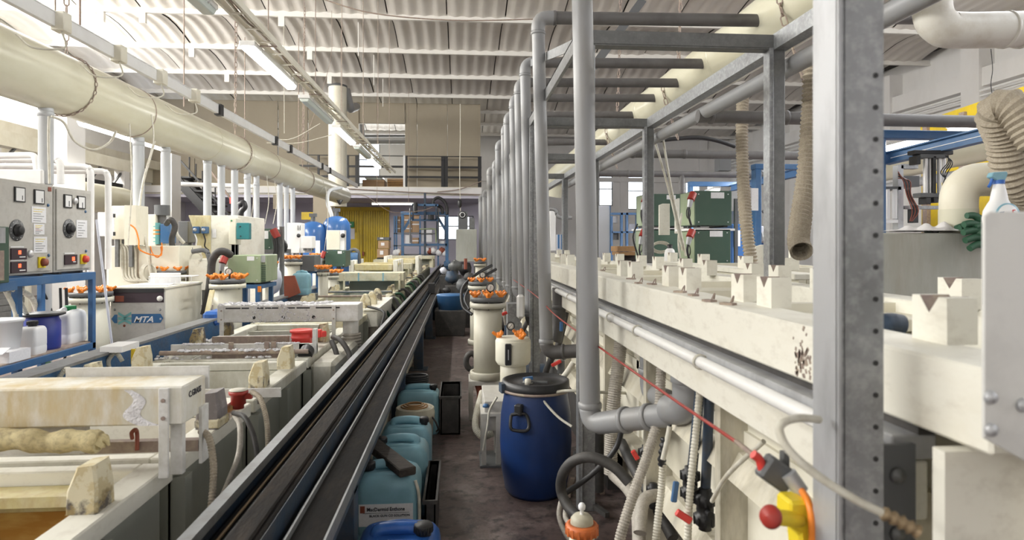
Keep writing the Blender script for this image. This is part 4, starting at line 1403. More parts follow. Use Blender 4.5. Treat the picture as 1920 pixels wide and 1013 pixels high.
for k, (px, pt_, pb_, Y) in enumerate([(150, -10, 75, 7.5), (345, -10, 200, 12), (459, 70, 258, 17), (560, 60, 290, 18), (718, 148, 200, 23), (701, 103, 160, 20), (672, 42, 105, 17.5)]):
    solo('roof_hanger', G().cyl(onY(px, pt_, Y), onY(px, pb_, Y), .012, n=6), m['purlin'] if px > 600 else m['stained'],
         ['hanger wire above the nearest chain of the left duct', 'hanger wire above the second chain of the left duct', 'hanger wire above the far trunking', 'hanger wire above the end of the left duct', 'white rod hanging from the last purlin by the opening', 'white rod hanging from the middle purlin', 'white rod hanging from the nearest purlin over the aisle'][k], 'wire')

# ================================================================ LEFT EQUIPMENT
def knob(g, c, s=1, a=0):
    c = Vector(c)
    g.lathe([(.012 * s, 0), (.02 * s, .008 * s), (.018 * s, .035 * s), (.01 * s, .04 * s)], c, 10)
    for k in range(3):
        b = a + k * 2 * pi / 3
        d = Vector((cos(b), sin(b), 0))
        g.tube([c + Vector((0, 0, .018 * s)), c + d * .026 * s + Vector((0, 0, .028 * s)), c + d * .042 * s + Vector((0, 0, .042 * s))], [.013 * s, .010 * s], 8, True, sub=2)
    return g


def filter_unit(label, x, y, zb, zt, rb, rf, mt='filter', nk=6, ks=1.1, gauge=True, foot=True, group='filter housings with orange wing knobs', lidm='dgrey'):
    t = thing('filter_housing', label, 'filter', (x, y, zb), group)
    part('body', G().lathe([(0, zb), (rb, zb), (rb, zt - .06), (0, zt - .06)], (x, y, 0), 36), m[mt], t)
    if foot:
        part('bottom_flange', G().lathe([(rb, zb), (rf, zb), (rf, zb + .06), (rf * .97, zb + .07), (rb, zb + .07)], (x, y, 0), 36), m[mt], t)
    part('top_flange', G().lathe([(rb, zt - .1), (rf, zt - .1), (rf, zt - .05), (rb, zt - .05)], (x, y, 0), 36), m[mt], t)
    ld = part('lid', G().lathe([(0, zt - .038), (rf * .97, zt - .038), (rf * .97, zt), (rf * .9, zt + .005), (0, zt + .005)], (x, y, 0), 36), m[lidm], t, 'grey lid')
    for k in range(nk):
        a = 2 * pi * (k + .5) / nk
        c = (x + cos(a) * rf * .82, y + sin(a) * rf * .82, zt)
        part('wing_knob', knob(G(), c, ks, a), m['orange'], ld, 'orange wing knob')
        part('bolt', G().cyl((c[0] + cos(a) * .02, c[1] + sin(a) * .02, zt - .11), (c[0], c[1], zt), .007, n=6), m['black'], ld)
    if gauge:
        gc = Vector((x + .02, y - .02, zt + .09))
        gg = part('pressure_gauge', G().lathe([(0, 0), (.036, 0), (.036, .02), (.03, .024), (0, .022)], gc, 20, axis=(.15, -1, .1)), m['gauge'], t, 'round pressure gauge')
        part('bezel', G().lathe([(.033, 0), (.039, 0), (.039, .028), (.033, .028)], gc, 20, axis=(.15, -1, .1)), m['black'], gg)
        part('needle', G().bar(gc + Vector((-.004, -.026, -.016)), gc + Vector((.008, -.026, .02)), .003, .002, up=(0, 1, 0)), m['black'], gg)
        part('stem', G().cyl((x + .02, y, zt), (x + .02, y, zt + .07), .012, n=8), m['black'], gg)
        part('vent_plug', G().lathe([(.012, 0), (.018, .01), (.018, .045), (.01, .055), (0, .056)], (x - .07, y - .03, zt), 12), m['steel'], t)
    return t


def pipeset(name, lb, pts, r, mt, n=14, rad=None, cat='pipe', group=None):
    P = elbowpath(pts, rad or r * 2.2) if len(pts) > 2 else pts
    return solo(name, G().tube(P, r, n, False), m[mt], lb, cat, group)


# upright pale pipes that feed the left duct
lp = [(86, 205, 345, .065, 6.7), (260, 258, 410, .066, 8.5), (311, 272, 410, .058, 9.3), (389, 298, 405, .062, 10.8), (415, 305, 405, .06, 11.4), (440, 312, 405, .06, 12.0),
      (464, 322, 470, .06, 12.7), (481, 330, 500, .055, 13.2), (525, 340, 425, .06, 14.8), (537, 345, 425, .055, 15.4), (549, 348, 420, .055, 16.0)]
ord_ = ['first', 'second', 'third', 'fourth', 'fifth', 'sixth', 'seventh', 'eighth', 'ninth', 'tenth', 'eleventh']
for i, (px, pt_, pb_, r, Y) in enumerate(lp):
    A, B = onY(px, pt_ - 8, Y), onY(px, pb_, Y)
    t = thing('riser_pipe', 'pale grey riser pipe under the left duct, %s from the left' % ord_[i], 'pipe', B, 'riser pipes feeding the left duct')
    part('pipe_body', G().cyl(B, A, r, n=22), m['pvclight'], t)
    part('collar', G().lathe([(r, 0), (r + .006, .003), (r + .006, .05), (r, .055)], (B.x, B.y, B.z + (A.z - B.z) * .85), 22), m['pvclight'], t)
    if B.z > 1.2:
        part('lower_run', G().cyl((B.x, B.y, .0), (B.x, B.y, B.z), r * .8, n=12), m['pvclight'], t)

# white pipes at the far left
for k, (pts, r, lb) in enumerate([
    ([(-30, 293), (66, 291), (72, 340)], .032, 'white pipe running in at the left edge above the switch cabinets'),
    ([(-30, 300), (100, 300), (113, 302), (114, 345)], .034, 'white pipe with a double bend above the second switch cabinet'),
    ([(-30, 312), (164, 313), (170, 320), (170, 520)], .034, 'white pipe turning down beside the second switch cabinet'),
    ([(-30, 321), (196, 321), (203, 328), (203, 505)], .032, 'white pipe turning down in front of the roller shutter'),
]):
    Y = 7.0 + .12 * k
    pipeset('white_pipe', lb, [onY(a, b, Y) for a, b in pts], r, 'pvcwhite', rad=.05, group='white pipes at the left edge')
solo('white_channel', G().box(*bxY(-30, 78, 318, 345, 6.6, .2)), m['pvcwhite'], 'white painted sloping channel on top of the nearest switch cabinet', 'channel', bev=.01)

# blue shelf frame with cabinets
XS = -3.46
sf = thing('shelf_frame', 'blue welded steel frame carrying the switch cabinets and a lower shelf', 'shelf', (XS - .25, 5.6, 0))
ye = YX(180, XS)
ys_ = 4.4
za = onX(120, 533, XS).z
zt1 = onX(120, 521, XS).z + .03
zsh = onX(120, 655, XS).z
part('top_rail', G().box(XS - .04, XS, ys_, ye, zt1 - .07, zt1), m['bluefr'], sf, bev=.004)
part('end_rail', G().box(XS - .5, XS - .04, ye - .05, ye, zt1 - .06, zt1), m['bluefr'], sf)
part('back_rail', G().box(XS - .5, XS - .46, ys_, ye, zt1 - .06, zt1), m['bluefr'], sf)
part('shelf_rail', G().box(XS - .04, XS, ys_, ye, zsh - .07, zsh - .01), m['bluefr'], sf, bev=.004)
part('shelf_board', G().box(XS - .5, XS - .02, ys_, ye, zsh - .015, zsh), m['stained'], sf)
for x, y in ((XS - .045, ye - .055), (XS - .5, ye - .055), (XS - .045, 4.9), (XS - .5, 4.9)):
    part('leg', G().box(x, x + .045, y, y + .055, 0, zt1 - .06), m['bluefr'], sf, bev=.004)
part('middle_post', G().box(XS - .3, XS - .25, ye - .7, ye - .64, 0, zt1 - .06), m['bluefr'], sf)

XC = XS - .02
for k, (pa, pb, lb) in enumerate([(-30, 99, 'grey switch cabinet with two displays and a large black dial, nearer one'), (101, 171, 'grey switch cabinet with one display and a large black dial, farther one')]):
    ya, yb = YX(max(pa, 0), XC), YX(pb, XC)
    if k == 0:
        ya = 4.75
    z1 = onX(50, 341, XC).z if k == 0 else onX(135, 354, XC).z
    t = thing('switch_cabinet', lb, 'cabinet', (XC - .2, (ya + yb) / 2, zt1), 'switch cabinets on the blue frame')
    part('casing', G().box(XC - .38, XC, ya, yb, zt1 + .02, z1), m['cab'], t, bev=.005)
    part('door', G().box(XC, XC + .012, ya + .02, yb - .035, zt1 + .04, z1 - .02), m['cab'], t, bev=.003)
    part('foot', G().box(XC - .36, XC - .02, ya + .1, ya + .14, zt1, zt1 + .02), m['black'], t)
    part('foot', G().box(XC - .36, XC - .02, yb - .14, yb - .1, zt1, zt1 + .02), m['black'], t)
    X = XC + .013

    def px_(p0, q0, p1, q1, th=.004, X=X):
        return G().box(X, X + th, YX(p0, X), YX(p1, X), onX((p0 + p1) / 2, q1, X).z, onX((p0 + p1) / 2, q0, X).z)
    if k == 0:
        for (a0, b0, a1, b1) in ((26, 351, 46, 379), (63, 356, 82, 383)):
            f = part('meter_frame', px_(a0, b0, a1, b1, .008), m['black'], t)
            part('meter_face', px_(a0 + 2, b0 + 2, a1 - 2, b1 - 2, .010), m['white'], f)
            part('needle', px_(a0 + 13, b0 + 16, a0 + 14.2, b0 + 24, .0112), m['ink'], f)
        dials = [(31, 432, .085)]
        papers = [(59, 388, 86, 418), (63, 420, 83, 440), (63, 444, 88, 474)]
        disp = [(19, 466, 48, 487), (19, 491, 48, 512)]
        rot = (78, 492)
    else:
        for (a0, b0, a1, b1) in ((119, 365, 134, 390), (144, 368, 159, 392)):
            f = part('meter_frame', px_(a0, b0, a1, b1, .008), m['black'], t)
            part('meter_face', px_(a0 + 2, b0 + 2, a1 - 2, b1 - 2, .010), m['white'], f)
            part('needle', px_(a0 + 8, b0 + 12, a0 + 9.2, b0 + 22, .0112), m['ink'], f)
        dials = [(129, 429, .085)]
        papers = [(143, 413, 163, 446)]
        disp = [(120, 478, 143, 496)]
        rot = (156, 486)
    for (a0, b0, a1, b1) in papers:
        pp = part('notice_sheet', px_(a0, b0, a1, b1, .002), m['paper'], t, 'white printed notice')
        n = 6
        for j in range(n):
            zz = b0 + (b1 - b0) * (j + 1) / (n + 1)
            part('print_line', px_(a0 + 3, zz, a1 - 4 - 3 * (j % 3), zz + .9, .0028), m['yellowb'] if (k == 0 and j < 2) else m['rust'] if (b0 == 420 and j in (2, 3)) else m['dgrey'], pp)
    for (a0, b0, a1, b1) in disp:
        f = part('display', px_(a0, b0, a1, b1, .01), m['screen'], t, 'dark red digital display')
        part('digits', px_(a0 + 13, b0 + 4, a0 + 18, b0 + 11, .0115), m['ledred'], f, 'glowing red digits')
        part('button_row', px_(a0 + 15, b1 - 6, a1 - 3, b1 - 4, .0115), m['white'], f)
        part('label_strip', px_(a0, b0 - 4, a1 - 4, b0 - 1.5, .004), m['white'], f)
    for (a0, b0, r) in dials:
        c = onX(a0, b0, X)
        d = part('dial_plate', G().lathe([(0, 0), (r, 0), (r, .004), (0, .004)], c, 32, axis=(1, 0, 0)), m['dgrey'], t, 'round numbered dial plate')
        part('dial_knob', G().lathe([(0, .004), (.05, .004), (.05, .018), (.036, .02), (.036, .04), (.028, .045), (0, .045)], c, 24, axis=(1, 0, 0)), m['black'], d, 'black knob')
        for j in range(10):
            aa = 2 * pi * j / 10
            q = c + Vector((.005, sin(aa) * r * .85, cos(aa) * r * .85))
            part('tick', G().cbox(q, (.001, .006, .006)), m['white'], d)
    c = onX(*rot, X)
    f = part('switch_plate', G().box(X, X + .012, c.y - .05, c.y + .035, c.z - .045, c.z + .045), m['yellowb'], t, 'yellow switch plate')
    part('rotary_switch', G().lathe([(0, .012), (.035, .012), (.03, .04), (0, .042)], c, 20, axis=(1, 0, 0)), m['redlt'] if k else m['rust'], f, 'red rotary switch')
    for (a0, b0) in ((90, 385), (91, 479)) if k == 0 else ((160, 397), (161, 471)):
        part('lock', G().lathe([(0, 0), (.014, 0), (.012, .006), (0, .007)], onX(a0, b0, X), 12, axis=(1, 0, 0)), m['blue'], t)
    if k == 0:
        part('logo_plate', px_(90, 351, 96, 359, .003), m['rust'], t)
        part('socket', G().lathe([(0, 0), (.03, 0), (.028, .015), (0, .016)], onX(56, 476, X), 16, axis=(1, 0, 0)), m['steel'], t)
    else:
        part('push_button', G().lathe([(0, 0), (.03, 0), (.028, .015), (0, .016)], onX(140, 377, X), 16, axis=(1, 0, 0)), m['steel'], t)

rg = thing('rectifier', 'dark green rectifier cut off by the left picture edge in front of the cabinets', 'rectifier', (-3.3, 4.65, zt1 - .03))
part('casing', G().box(-3.75, -3.12, 4.45, YX(18, -3.12), zt1, onX(5, 425, -3.12).z), m['dgreen'], rg, bev=.006)
part('front_plate', G().box(-3.12, -3.115, 4.5, YX(9, -3.12), onX(5, 456, -3.12).z, onX(5, 427, -3.12).z), m['galvlight'], rg)
part('grille', G().box(-3.12, -3.113, 4.5, YX(6, -3.12), zt1 + .02, onX(5, 470, -3.12).z), m['stained'], rg)
solo('support_bracket', G().box(-3.5, -3.16, 4.45, 4.85, zt1 - .06, zt1), m['bluefr'], 'blue bracket under the dark green rectifier at the left edge', 'bracket')


# containers on the lower shelf
def canister(label, x, y, z, w, d, h, mt, capm, cap=(0, 0), name='jerrycan', group=None, capr=.028, ang=0, lab=None, handle=True):
    """moulded jerrycan with rounded shoulders, handle and screw cap"""
    t = thing(name, label, 'jerrycan', (x, y, z), group)
    M = Matrix.Translation((x, y, z)) @ Matrix.Rotation(ang, 4, 'Z')

    def sec(hw, hd, zz, r):
        out = []
        for cx, cy, a0 in ((hw - r, hd - r, 0), (-hw + r, hd - r, pi / 2), (-hw + r, -hd + r, pi), (hw - r, -hd + r, 3 * pi / 2)):
            for k in range(6):
                a = a0 + pi / 2 * k / 5
                out.append(M @ Vector((cx + r * cos(a), cy + r * sin(a), zz)))
        return out
    hw, hd = w / 2, d / 2
    r = min(hw, hd) * .35
    R = [sec(hw * .92, hd * .92, 0, r * .9), sec(hw, hd, .02, r), sec(hw, hd, h * .25, r), sec(hw * .985, hd * .985, h * .27, r), sec(hw * .985, hd * .985, h * .3, r), sec(hw, hd, h * .32, r), sec(hw, hd, h * .78, r),
         sec(hw * .97, hd * .97, h * .86, r), sec(hw * .86, hd * .88, h * .93, r * .9), sec(hw * .7, hd * .8, h * .96, r * .8), sec(hw * .5, hd * .7, h * .965, r * .7)]
    part('body', G().rings(R), m[mt], t)
    if handle:
        g = G().tube([M @ Vector((-hw * .55, 0, h * .95)), M @ Vector((-hw * .5, 0, h * 1.0)), M @ Vector((-hw * .2, 0, h * 1.02)), M @ Vector((hw * .2, 0, h * 1.02)), M @ Vector((hw * .5, 0, h * 1.0)), M @ Vector((hw * .55, 0, h * .95))], .02 * w / .25, 10)
        part('handle', g, m[mt], t)
        part('ridge', G().tube([M @ Vector((-hw * .7, -hd * .55, h * .93)), M @ Vector((0, -hd * .62, h * .965)), M @ Vector((hw * .7, -hd * .55, h * .93))], .012 * w / .25, 8), m[mt], t)
        part('ridge', G().tube([M @ Vector((-hw * .7, hd * .55, h * .93)), M @ Vector((0, hd * .62, h * .965)), M @ Vector((hw * .7, hd * .55, h * .93))], .012 * w / .25, 8), m[mt], t)
    cp = M @ Vector((cap[0] * hw, cap[1] * hd, h * .95))
    R = []
    g = G()
    pr = [(capr * .8, 0), (capr * .8, .015), (capr, .016), (capr, .045), (capr * .9, .05), (0, .05)]
    g.lathe(pr, cp, 24)
    cc = part('screw_cap', g, m[capm], t, capm.replace('canblue2', 'blue') + ' screw cap')
    g = G()
    for j in range(18):
        a = 2 * pi * j / 18
        g.cbox(cp + Vector((cos(a) * capr, sin(a) * capr, .03)), (.004, .004, .026), a)
    part('cap_ribs', g, m[capm], cc, kind='stuff')
    if lab:
        part('paper_label', G().cbox(M @ Vector((lab[0] * hw, -hd - .001, h * lab[1])), (w * lab[2], .003, h * lab[3]), ang), m['paper'], t, 'white printed label')
    return t


zs = zsh
YB_ = lambda px: YX(px, XS - .2)
canister('white jerrycan with green cap at the right end of the blue shelf', XS - .2, YB_(127), zs, .3, .2, .31, 'white', 'green', (0, -.2), ang=pi / 2, capr=.05)
d1 = thing('small_drum', 'small violet blue plastic drum with black lid on the lower blue shelf', 'drum', (XS - .2, YB_(80), zs))
c = (XS - .2, YB_(80), zs)
part('body', G().lathe([(0, 0), (.13, 0), (.135, .02), (.135, .24), (.12, .27), (.12, .30), (0, .30)], c, 32), m['drumlt'], d1)
part('lid', G().lathe([(0, .29), (.14, .29), (.17, .30), (.17, .315), (.13, .32), (0, .318)], c, 32), m['black'], d1, 'black wavy lid')
canister('white jug with black cap left of the violet blue drum', XS - .12, YB_(42), zs, .17, .15, .24, 'white', 'black', (0, 0), ang=pi / 2, handle=False, capr=.04)
d2 = thing('pail', 'white plastic pail at the left edge of the blue shelf', 'pail', (XS - .2, YB_(3), zs))
part('body', G().lathe([(0, 0), (.11, 0), (.14, .3), (.15, .3), (.15, .32), (.13, .32), (0, .3)], (XS - .2, YB_(3), zs), 28), m['white'], d2)
bx = thing('carton', 'small open white cardboard box lying in front of the jug on the blue shelf', 'carton', (XS - .07, YB_(40), zs))
part('box_body', G().box(XS - .13, XS - .01, YX(20, XS), YX(60, XS), zs, zs + .085), m['paper'], bx)
part('flap', G().cbox((XS - .07, YX(20, XS) - .03, zs + .1), (.12, .1, .004), 0, .4), m['paper'], bx)

# hoses beneath and behind the cabinets
for k, (pts, r, mt, lb) in enumerate([
    ([(10, 545, 5.6), (25, 575, 5.7), (30, 600, 5.7), (20, 640, 5.7)], .02, 'hosew', 'grey corrugated conduit dropping behind the white pail'),
    ([(25, 543, 5.7), (40, 570, 5.8), (50, 590, 5.8)], .018, 'hosew', 'second grey conduit behind the jug on the shelf'),
    ([(40, 545, 6.2), (60, 560, 6.3), (72, 590, 6.4)], .026, 'hosew', 'thick grey conduit behind the violet blue drum'),
    ([(60, 667, 6.6), (85, 680, 6.6), (100, 710, 6.6)], .04, 'glove', 'dark green hose below the lower blue shelf'),
    ([(113, 540, 6.5), (114, 580, 6.5), (112, 620, 6.5)], .012, 'black', 'black cable hanging inside the blue frame, leftmost'),
    ([(124, 540, 6.5), (125, 580, 6.5), (124, 620, 6.5)], .014, 'black', 'thick black cable hanging inside the blue frame'),
    ([(80, 545, 6.6), (92, 570, 6.7), (98, 590, 6.7)], .012, 'black', 'black cable curving down above the violet blue drum'),
    ([(115, 700, 6.6), (125, 660, 6.6), (138, 640, 6.6)], .012, 'black', 'black cable under the right end of the blue shelf'),
]):
    P = [onY(*p) for p in pts]
    g = G().hose(P, r, .015, .12, 10) if 'conduit' in lb else G().tube(P, r, 8)
    solo('hose' if 'cable' not in lb else 'cable', g, m[mt], lb, 'hose' if 'cable' not in lb else 'cable')

# light tube leaning
solo('leaning_rod', G().cyl(onY(181, 412, 6.75), onY(211, 655, 6.7), .012, n=10), m['lilac'], 'pale rod leaning between the shelf frame and the chiller', 'rod')
solo('white_tray', G().box(*bxY(187, 229, 650, 662, 4.9, .25)), m['white'], 'white flat tray edge standing by the left hoist rail', 'tray')
# greenish filter behind frame
p = onY(170, 560, 7.0)
filter_unit('pale green filter with faded knobs between the blue frame and the chiller', p.x, 7.0, 0.02, onY(170, 548, 7.0).z, .17, .21, 'filterw', 6, 1.3, False, False)

# ---- chiller with logo
YK = 7.15
x0, x1 = XY(208, YK), XY(309, YK)
z1 = ZY(309, 538, YK)
ch = thing('chiller', 'cream industrial chiller with a blue logo panel and black display recess', 'chiller', ((x0 + x1) / 2, YK + .5, 0))
yk2 = YX(378, x1)
part('cabinet', G().box(x0 + .01, x1, YK + .02, yk2, .05, z1 - .02), m['cream'], ch, bev=.006)
part('top_panel', G().box(x0 - .005, x1 + .01, YK - .01, yk2 + .01, z1 - .025, z1), m['cream'], ch, bev=.004)
part('front_panel', G().box(x0, x1 - .005, YK, YK + .02, .05, z1 - .03), m['cab'], ch)  # darker grey-beige front paints in the shade on this face
rec = part('display_recess', G().box(*bxY(212, 307, 541, 568, YK - .003, .004)), m['screen'], ch, 'dark display recess')
part('recess_shade', G().box(*bxY(212, 307, 541, 549, YK - .012, .01)), m['black'], rec)
part('thermostat', G().box(*bxY(216, 232, 555, 566, YK - .008, .006)), m['rust'], rec)
part('gauge', G().lathe([(0, 0), (.03, 0), (.03, .01), (0, .01)], onY(300, 560, YK - .003), 18, axis=(0, -1, 0)), m['gauge'], rec)
# logo : pentagon blue panels + lettering
lg = part('logo_panel', G().prism([(XY(247, YK), ZY(250, 606, YK)), (XY(301, YK), ZY(250, 606, YK)), (XY(306, YK), ZY(250, 597, YK)), (XY(301, YK), ZY(250, 589, YK)), (XY(247, YK), ZY(250, 589, YK))], YK - .004, YK - .001), m['logo'], ch, 'dark blue logo panel')
part('logo_arrow', G().prism([(XY(220, YK), ZY(250, 606, YK)), (XY(220, YK), ZY(250, 590, YK)), (XY(215, YK), ZY(250, 590, YK)), (XY(209, YK), ZY(250, 598, YK)), (XY(215, YK), ZY(250, 606, YK))], YK - .004, YK - .001), m['logo'], ch)
for (pa, pb, pc_, pd_) in ((222, 246, 585, 592), (222, 246, 609, 603)):
    cx_ = 234
    part('logo_wing', G().prism([(XY(pa, YK), ZY(250, pc_, YK)), (XY(cx_, YK), ZY(250, pd_, YK)), (XY(pb, YK), ZY(250, pc_, YK)), (XY(pb, YK), ZY(250, pc_ + (5 if pc_ < 600 else -5), YK)), (XY(cx_, YK), ZY(250, pd_ + (5 if pc_ < 600 else -5), YK)), (XY(pa, YK), ZY(250, pc_ + (5 if pc_ < 600 else -5), YK))], YK - .004, YK - .001), m['logot'], ch)
part('logo_bar', G().box(*bxY(221, 246, 595, 600, YK - .004, .003)), m['logot'], ch)
p = onY(250, 604.5, YK - .0045)
text_part('MTA', m['white'], ch, p, (1, 0, 0), (0, 0, 1), .088, shear=.35, bold=.002, name='logo_lettering', label='white slanted logo letters', sx=1.12)
p = onY(299, 600, YK - .0045)
text_part('®', m['white'], ch, p, (1, 0, 0), (0, 0, 1), .03, name='registered_mark')
for a in (215, 300):
    part('screw', G().lathe([(0, 0), (.014, 0), (0, .005)], onY(a, 581, YK), 12, axis=(0, -1, 0)), m['galv'], ch)
part('lamp_dot', G().lathe([(0, 0), (.014, 0), (0, .006)], onY(233, 611, YK), 10, axis=(0, -1, 0)), m['rust'], ch)
# items on the chiller
bk = thing('wire_basket', 'white wire basket tray with papers standing on the chiller', 'basket', (x1 - .1, YK + .45, z1))
bx0, bx1 = XY(281, YK + .4), XY(360, YK + .4)
part('panel', G().box(bx0, XY(338, YK + .4), YK + .4, YK + .42, z1, ZY(300, 512, YK + .4)), m['white'], bk, bev=.005)
for zz in (z1 + .01, z1 + .09):
    part('rim_wire', G().tube(elbowpath([(bx0, YK + .38, zz), (bx1, YK + .38, zz), (bx1, YK + .6, zz), (bx0, YK + .6, zz), (bx0, YK + .38, zz)], .02), .006, 6, False), m['white'], bk)
for k in range(9):
    x = bx0 + (bx1 - bx0) * k / 8
    part('wire', G().cyl((x, YK + .38, z1 + .01), (x, YK + .38, z1 + .09), .003, n=5), m['white'], bk)
solo('paper_sheets', G().cbox((x0 + .3, YK + .25, z1 + .006), (.4, .28, .01), .2), m['paper'], 'loose paper sheets lying on top of the chiller', 'paper', bev=.003)

# ---- equipment behind the chiller
def cabinetY(name, label, cat, px0, px1, py0, py1, Y, d, mt, bev=.008, zb=None, grp=None, extra=None):
    b = bxY(px0, px1, py0, py1, Y, d)
    t = thing(name, label, cat, ((b[0] + b[1]) / 2, Y + d / 2, b[4] if zb is None else zb), grp)
    part('casing', G().box(*b), m[mt], t, bev=bev)
    if zb is not None and zb < b[4]:
        for x in (b[0] + .03, b[1] - .07):
            for yy in (Y + .02, Y + d - .06):
                part('leg', G().box(x, x + .04, yy, yy + .04, zb, b[4]), m['galvdark'], t)
    return t


def det(t, name, px0, px1, py0, py1, Y, d, mt, lb=None, bev=0):
    return part(name, G().box(*bxY(px0, px1, py0, py1, Y, d)), m[mt], t, lb, bev)


# long low cream housing with looped cables
t = cabinetY('pump_housing', 'long low cream housing with looped cream cables on its front, behind the chiller', 'housing', 202, 336, 461, 545, 8.3, .7, 'cream', zb=0)
for k in range(5):
    a = 222 + k * 6
    part('cable', G().tube([onY(a, 458, 8.28), onY(a + 7, 470, 8.27), onY(a + 8, 500, 8.27), onY(a + 10, 520, 8.27), onY(a + 22, 527, 8.27), onY(a + 40, 524, 8.27)], .014, 8), m['hosew'], t, 'cream looped cable')
for k in range(4):
    part('cable_coil', G().tube([onY(275 + 12 * cos(a_) + k * 2, 512 + 16 * sin(a_), 8.24 - .01 * k) for a_ in [j * pi / 6 for j in range(13)]], .01, 6), m['hosew'], t)
for px in (258, 281):
    det(t, 'seam', px, px + 1.2, 463, 530, 8.29, .01, 'stained')
t = cabinetY('junction_box', 'cream junction box with open door behind the chiller', 'box', 209, 251, 386, 449, 8.2, .25, 'cream', zb=1.35)
det(t, 'door', 183, 214, 398, 443, 8.1, .015, 'paper', 'white open door with writing')
det(t, 'cover_panel', 233, 255, 385, 460, 8.0, .3, 'cream')
det(t, 'post', 228, 233, 440, 462, 8.3, .05, 'galvdark')
for (a, b) in ((214, 401), (214, 435)):
    det(t, 'hinge', a - 2, a + 1, b, b + 7, 8.08, .02, 'black')
t = cabinetY('tall_box', 'tall slim cream box with a blue sticker right of the thick riser pipe', 'box', 268, 292, 402, 462, 8.8, .3, 'cream', zb=1.3)
det(t, 'sticker', 266, 269, 440, 456, 8.78, .01, 'logo')
solo('orange_cable', G().tube([onY(242, 420, 7.95), onY(254, 430, 7.95), onY(260, 450, 7.95), onY(264, 470, 7.95), onY(300, 480, 8.2), onY(302, 462, 8.2)], .009, 6), m['orange'], 'thin orange cable hanging from the cream junction box', 'cable')
solo('orange_cable', G().tube([onY(282, 462, 8.2), onY(286, 475, 8.2), onY(296, 483, 8.2), onY(304, 470, 8.2), onY(303, 455, 8.2)], .007, 6), m['orange'], 'orange cable loop on the front of the long low housing', 'cable')
# motor pump
t = thing('mixer_pump', 'blue pump motor under a grey cylindrical cap, left of the black hose', 'pump', onY(305, 460, 8.9))
part('cap', G().cyl(onY(304, 404, 8.9), onY(304, 385, 8.9), .095, n=24), m['dgrey'], t, 'grey cylindrical cap')
part('shaft', G().cyl(onY(304, 420, 8.9), onY(304, 404, 8.9), .05, n=16), m['pvcdark'], t)
part('motor', G().box(*bxY(300, 318, 420, 457, 8.8, .2)), m['bluefr'], t, 'blue motor block', bev=.01)
part('motor_side', G().cyl(onY(294, 458, 8.85), onY(294, 418, 8.85), .05, n=16), m['logot'], t)
for k in range(5):
    part('fin', G().cyl(onY(294, 424 + k * 7, 8.85), onY(294, 426 + k * 7, 8.85), .056, n=16), m['orange'] if k in (1, 2) else m['logot'], t)
cabinetY('control_box', 'dark grey control box behind the black corrugated hose', 'box', 334, 353, 415, 455, 9.6, .25, 'dgrey', zb=1.3)
solo('black_hose', G().tube([onY(312, 420, 8.6), onY(320, 412, 8.5), onY(328, 425, 8.5), onY(322, 450, 8.5), onY(326, 480, 8.5), onY(327, 505, 8.5)], .035, 12), m['rubber'], 'thick black hose rising from the orange knobbed filter behind the chiller', 'hose')
solo('cream_hose', G().tube([onY(324, 418, 8.6), onY(332, 440, 8.6), onY(345, 456, 8.6)], .022, 10), m['hosew'], 'cream hose bending beside the thick black hose', 'hose')
for k, (a, b, lb) in enumerate([(336, 346, 'dark green pump head left of the other under the grey box'), (349, 359, 'dark green pump head right of the other under the grey box')]):
    t = thing('dosing_pump', lb, 'pump', onY((a + b) / 2, 475, 8.7))
    det(t, 'block', a, b, 460, 474, 8.7, .14, 'dgreen', bev=.01)
    part('shaft', G().cyl(onY(a + 5, 474, 8.75), onY(a + 6, 500, 8.75), .008, n=6), m['black'], t)
    part('dial', G().lathe([(0, 0), (.03, 0), (.028, .02), (0, .02)], onY(b - 2, 466, 8.7), 14, axis=(.3, -1, 0)), m['galvdark'], t)
p = onY(318, 512, 8.4)
filter_unit('filter with orange knobs hidden behind the chiller top', p.x, 8.4, .02, ZY(318, 508, 8.4), .15, .20, 'filterw', 6, 1.3, False, False)

# big scrubber cabinet with blue switches
t = cabinetY('dosing_cabinet', 'large cream dosing cabinet with two blue switches', 'cabinet', 395, 447, 404, 500, 9.2, 1.2, 'tankc', zb=0)
part('hopper', G().prism([(XY(353, 9.2), ZY(375, 404, 9.2)), (XY(395, 9.2), ZY(375, 404, 9.2)), (XY(395, 9.2), ZY(375, 492, 9.2)), (XY(372, 9.2), ZY(375, 492, 9.2)), (XY(366, 9.2), ZY(375, 440, 9.2))], 9.2, 9.9), m['tanky'], t, 'yellowish tapering side', bev=.005)
for a in (366, 382):
    s_ = det(t, 'blue_switch', a - 5, a + 6, 425, 438, 9.12, .08, 'bluefr', 'blue rotary switch box', .006)
    part('switch_knob', G().lathe([(0, 0), (.025, 0), (.022, .02), (0, .022)], onY(a, 431, 9.12), 14, axis=(0, -1, 0)), m['galvlight'], s_)
    part('cable', G().tube([onY(a - 1, 438, 9.15), onY(a + 3, 450, 9.12), onY(a + 2, 462, 9.12), onY(a + 10, 470, 9.12)], .01, 6), m['white'] if a < 370 else m['black'], s_)
det(t, 'paper', 398, 405, 430, 446, 9.18, .01, 'paper')
t = cabinetY('breaker_panel', 'cream breaker panel with a teal see through window', 'box', 429, 443, 409, 459, 8.9, .2, 'cream', zb=1.0)
w_ = det(t, 'teal_window', 443, 467, 418, 449, 8.85, .1, 'teal', 'teal see through window', .008)
part('rivets', G().cyl(onY(450, 424, 8.84), onY(450, 426, 8.84), .01, n=6), m['black'], w_)
part('rivets', G().cyl(onY(451, 442, 8.84), onY(451, 444, 8.84), .01, n=6), m['black'], w_)
part('mark', G().lathe([(0, 0), (.012, 0), (0, .004)], onY(434, 414, 8.89), 10, axis=(0, -1, 0)), m['green'], t)
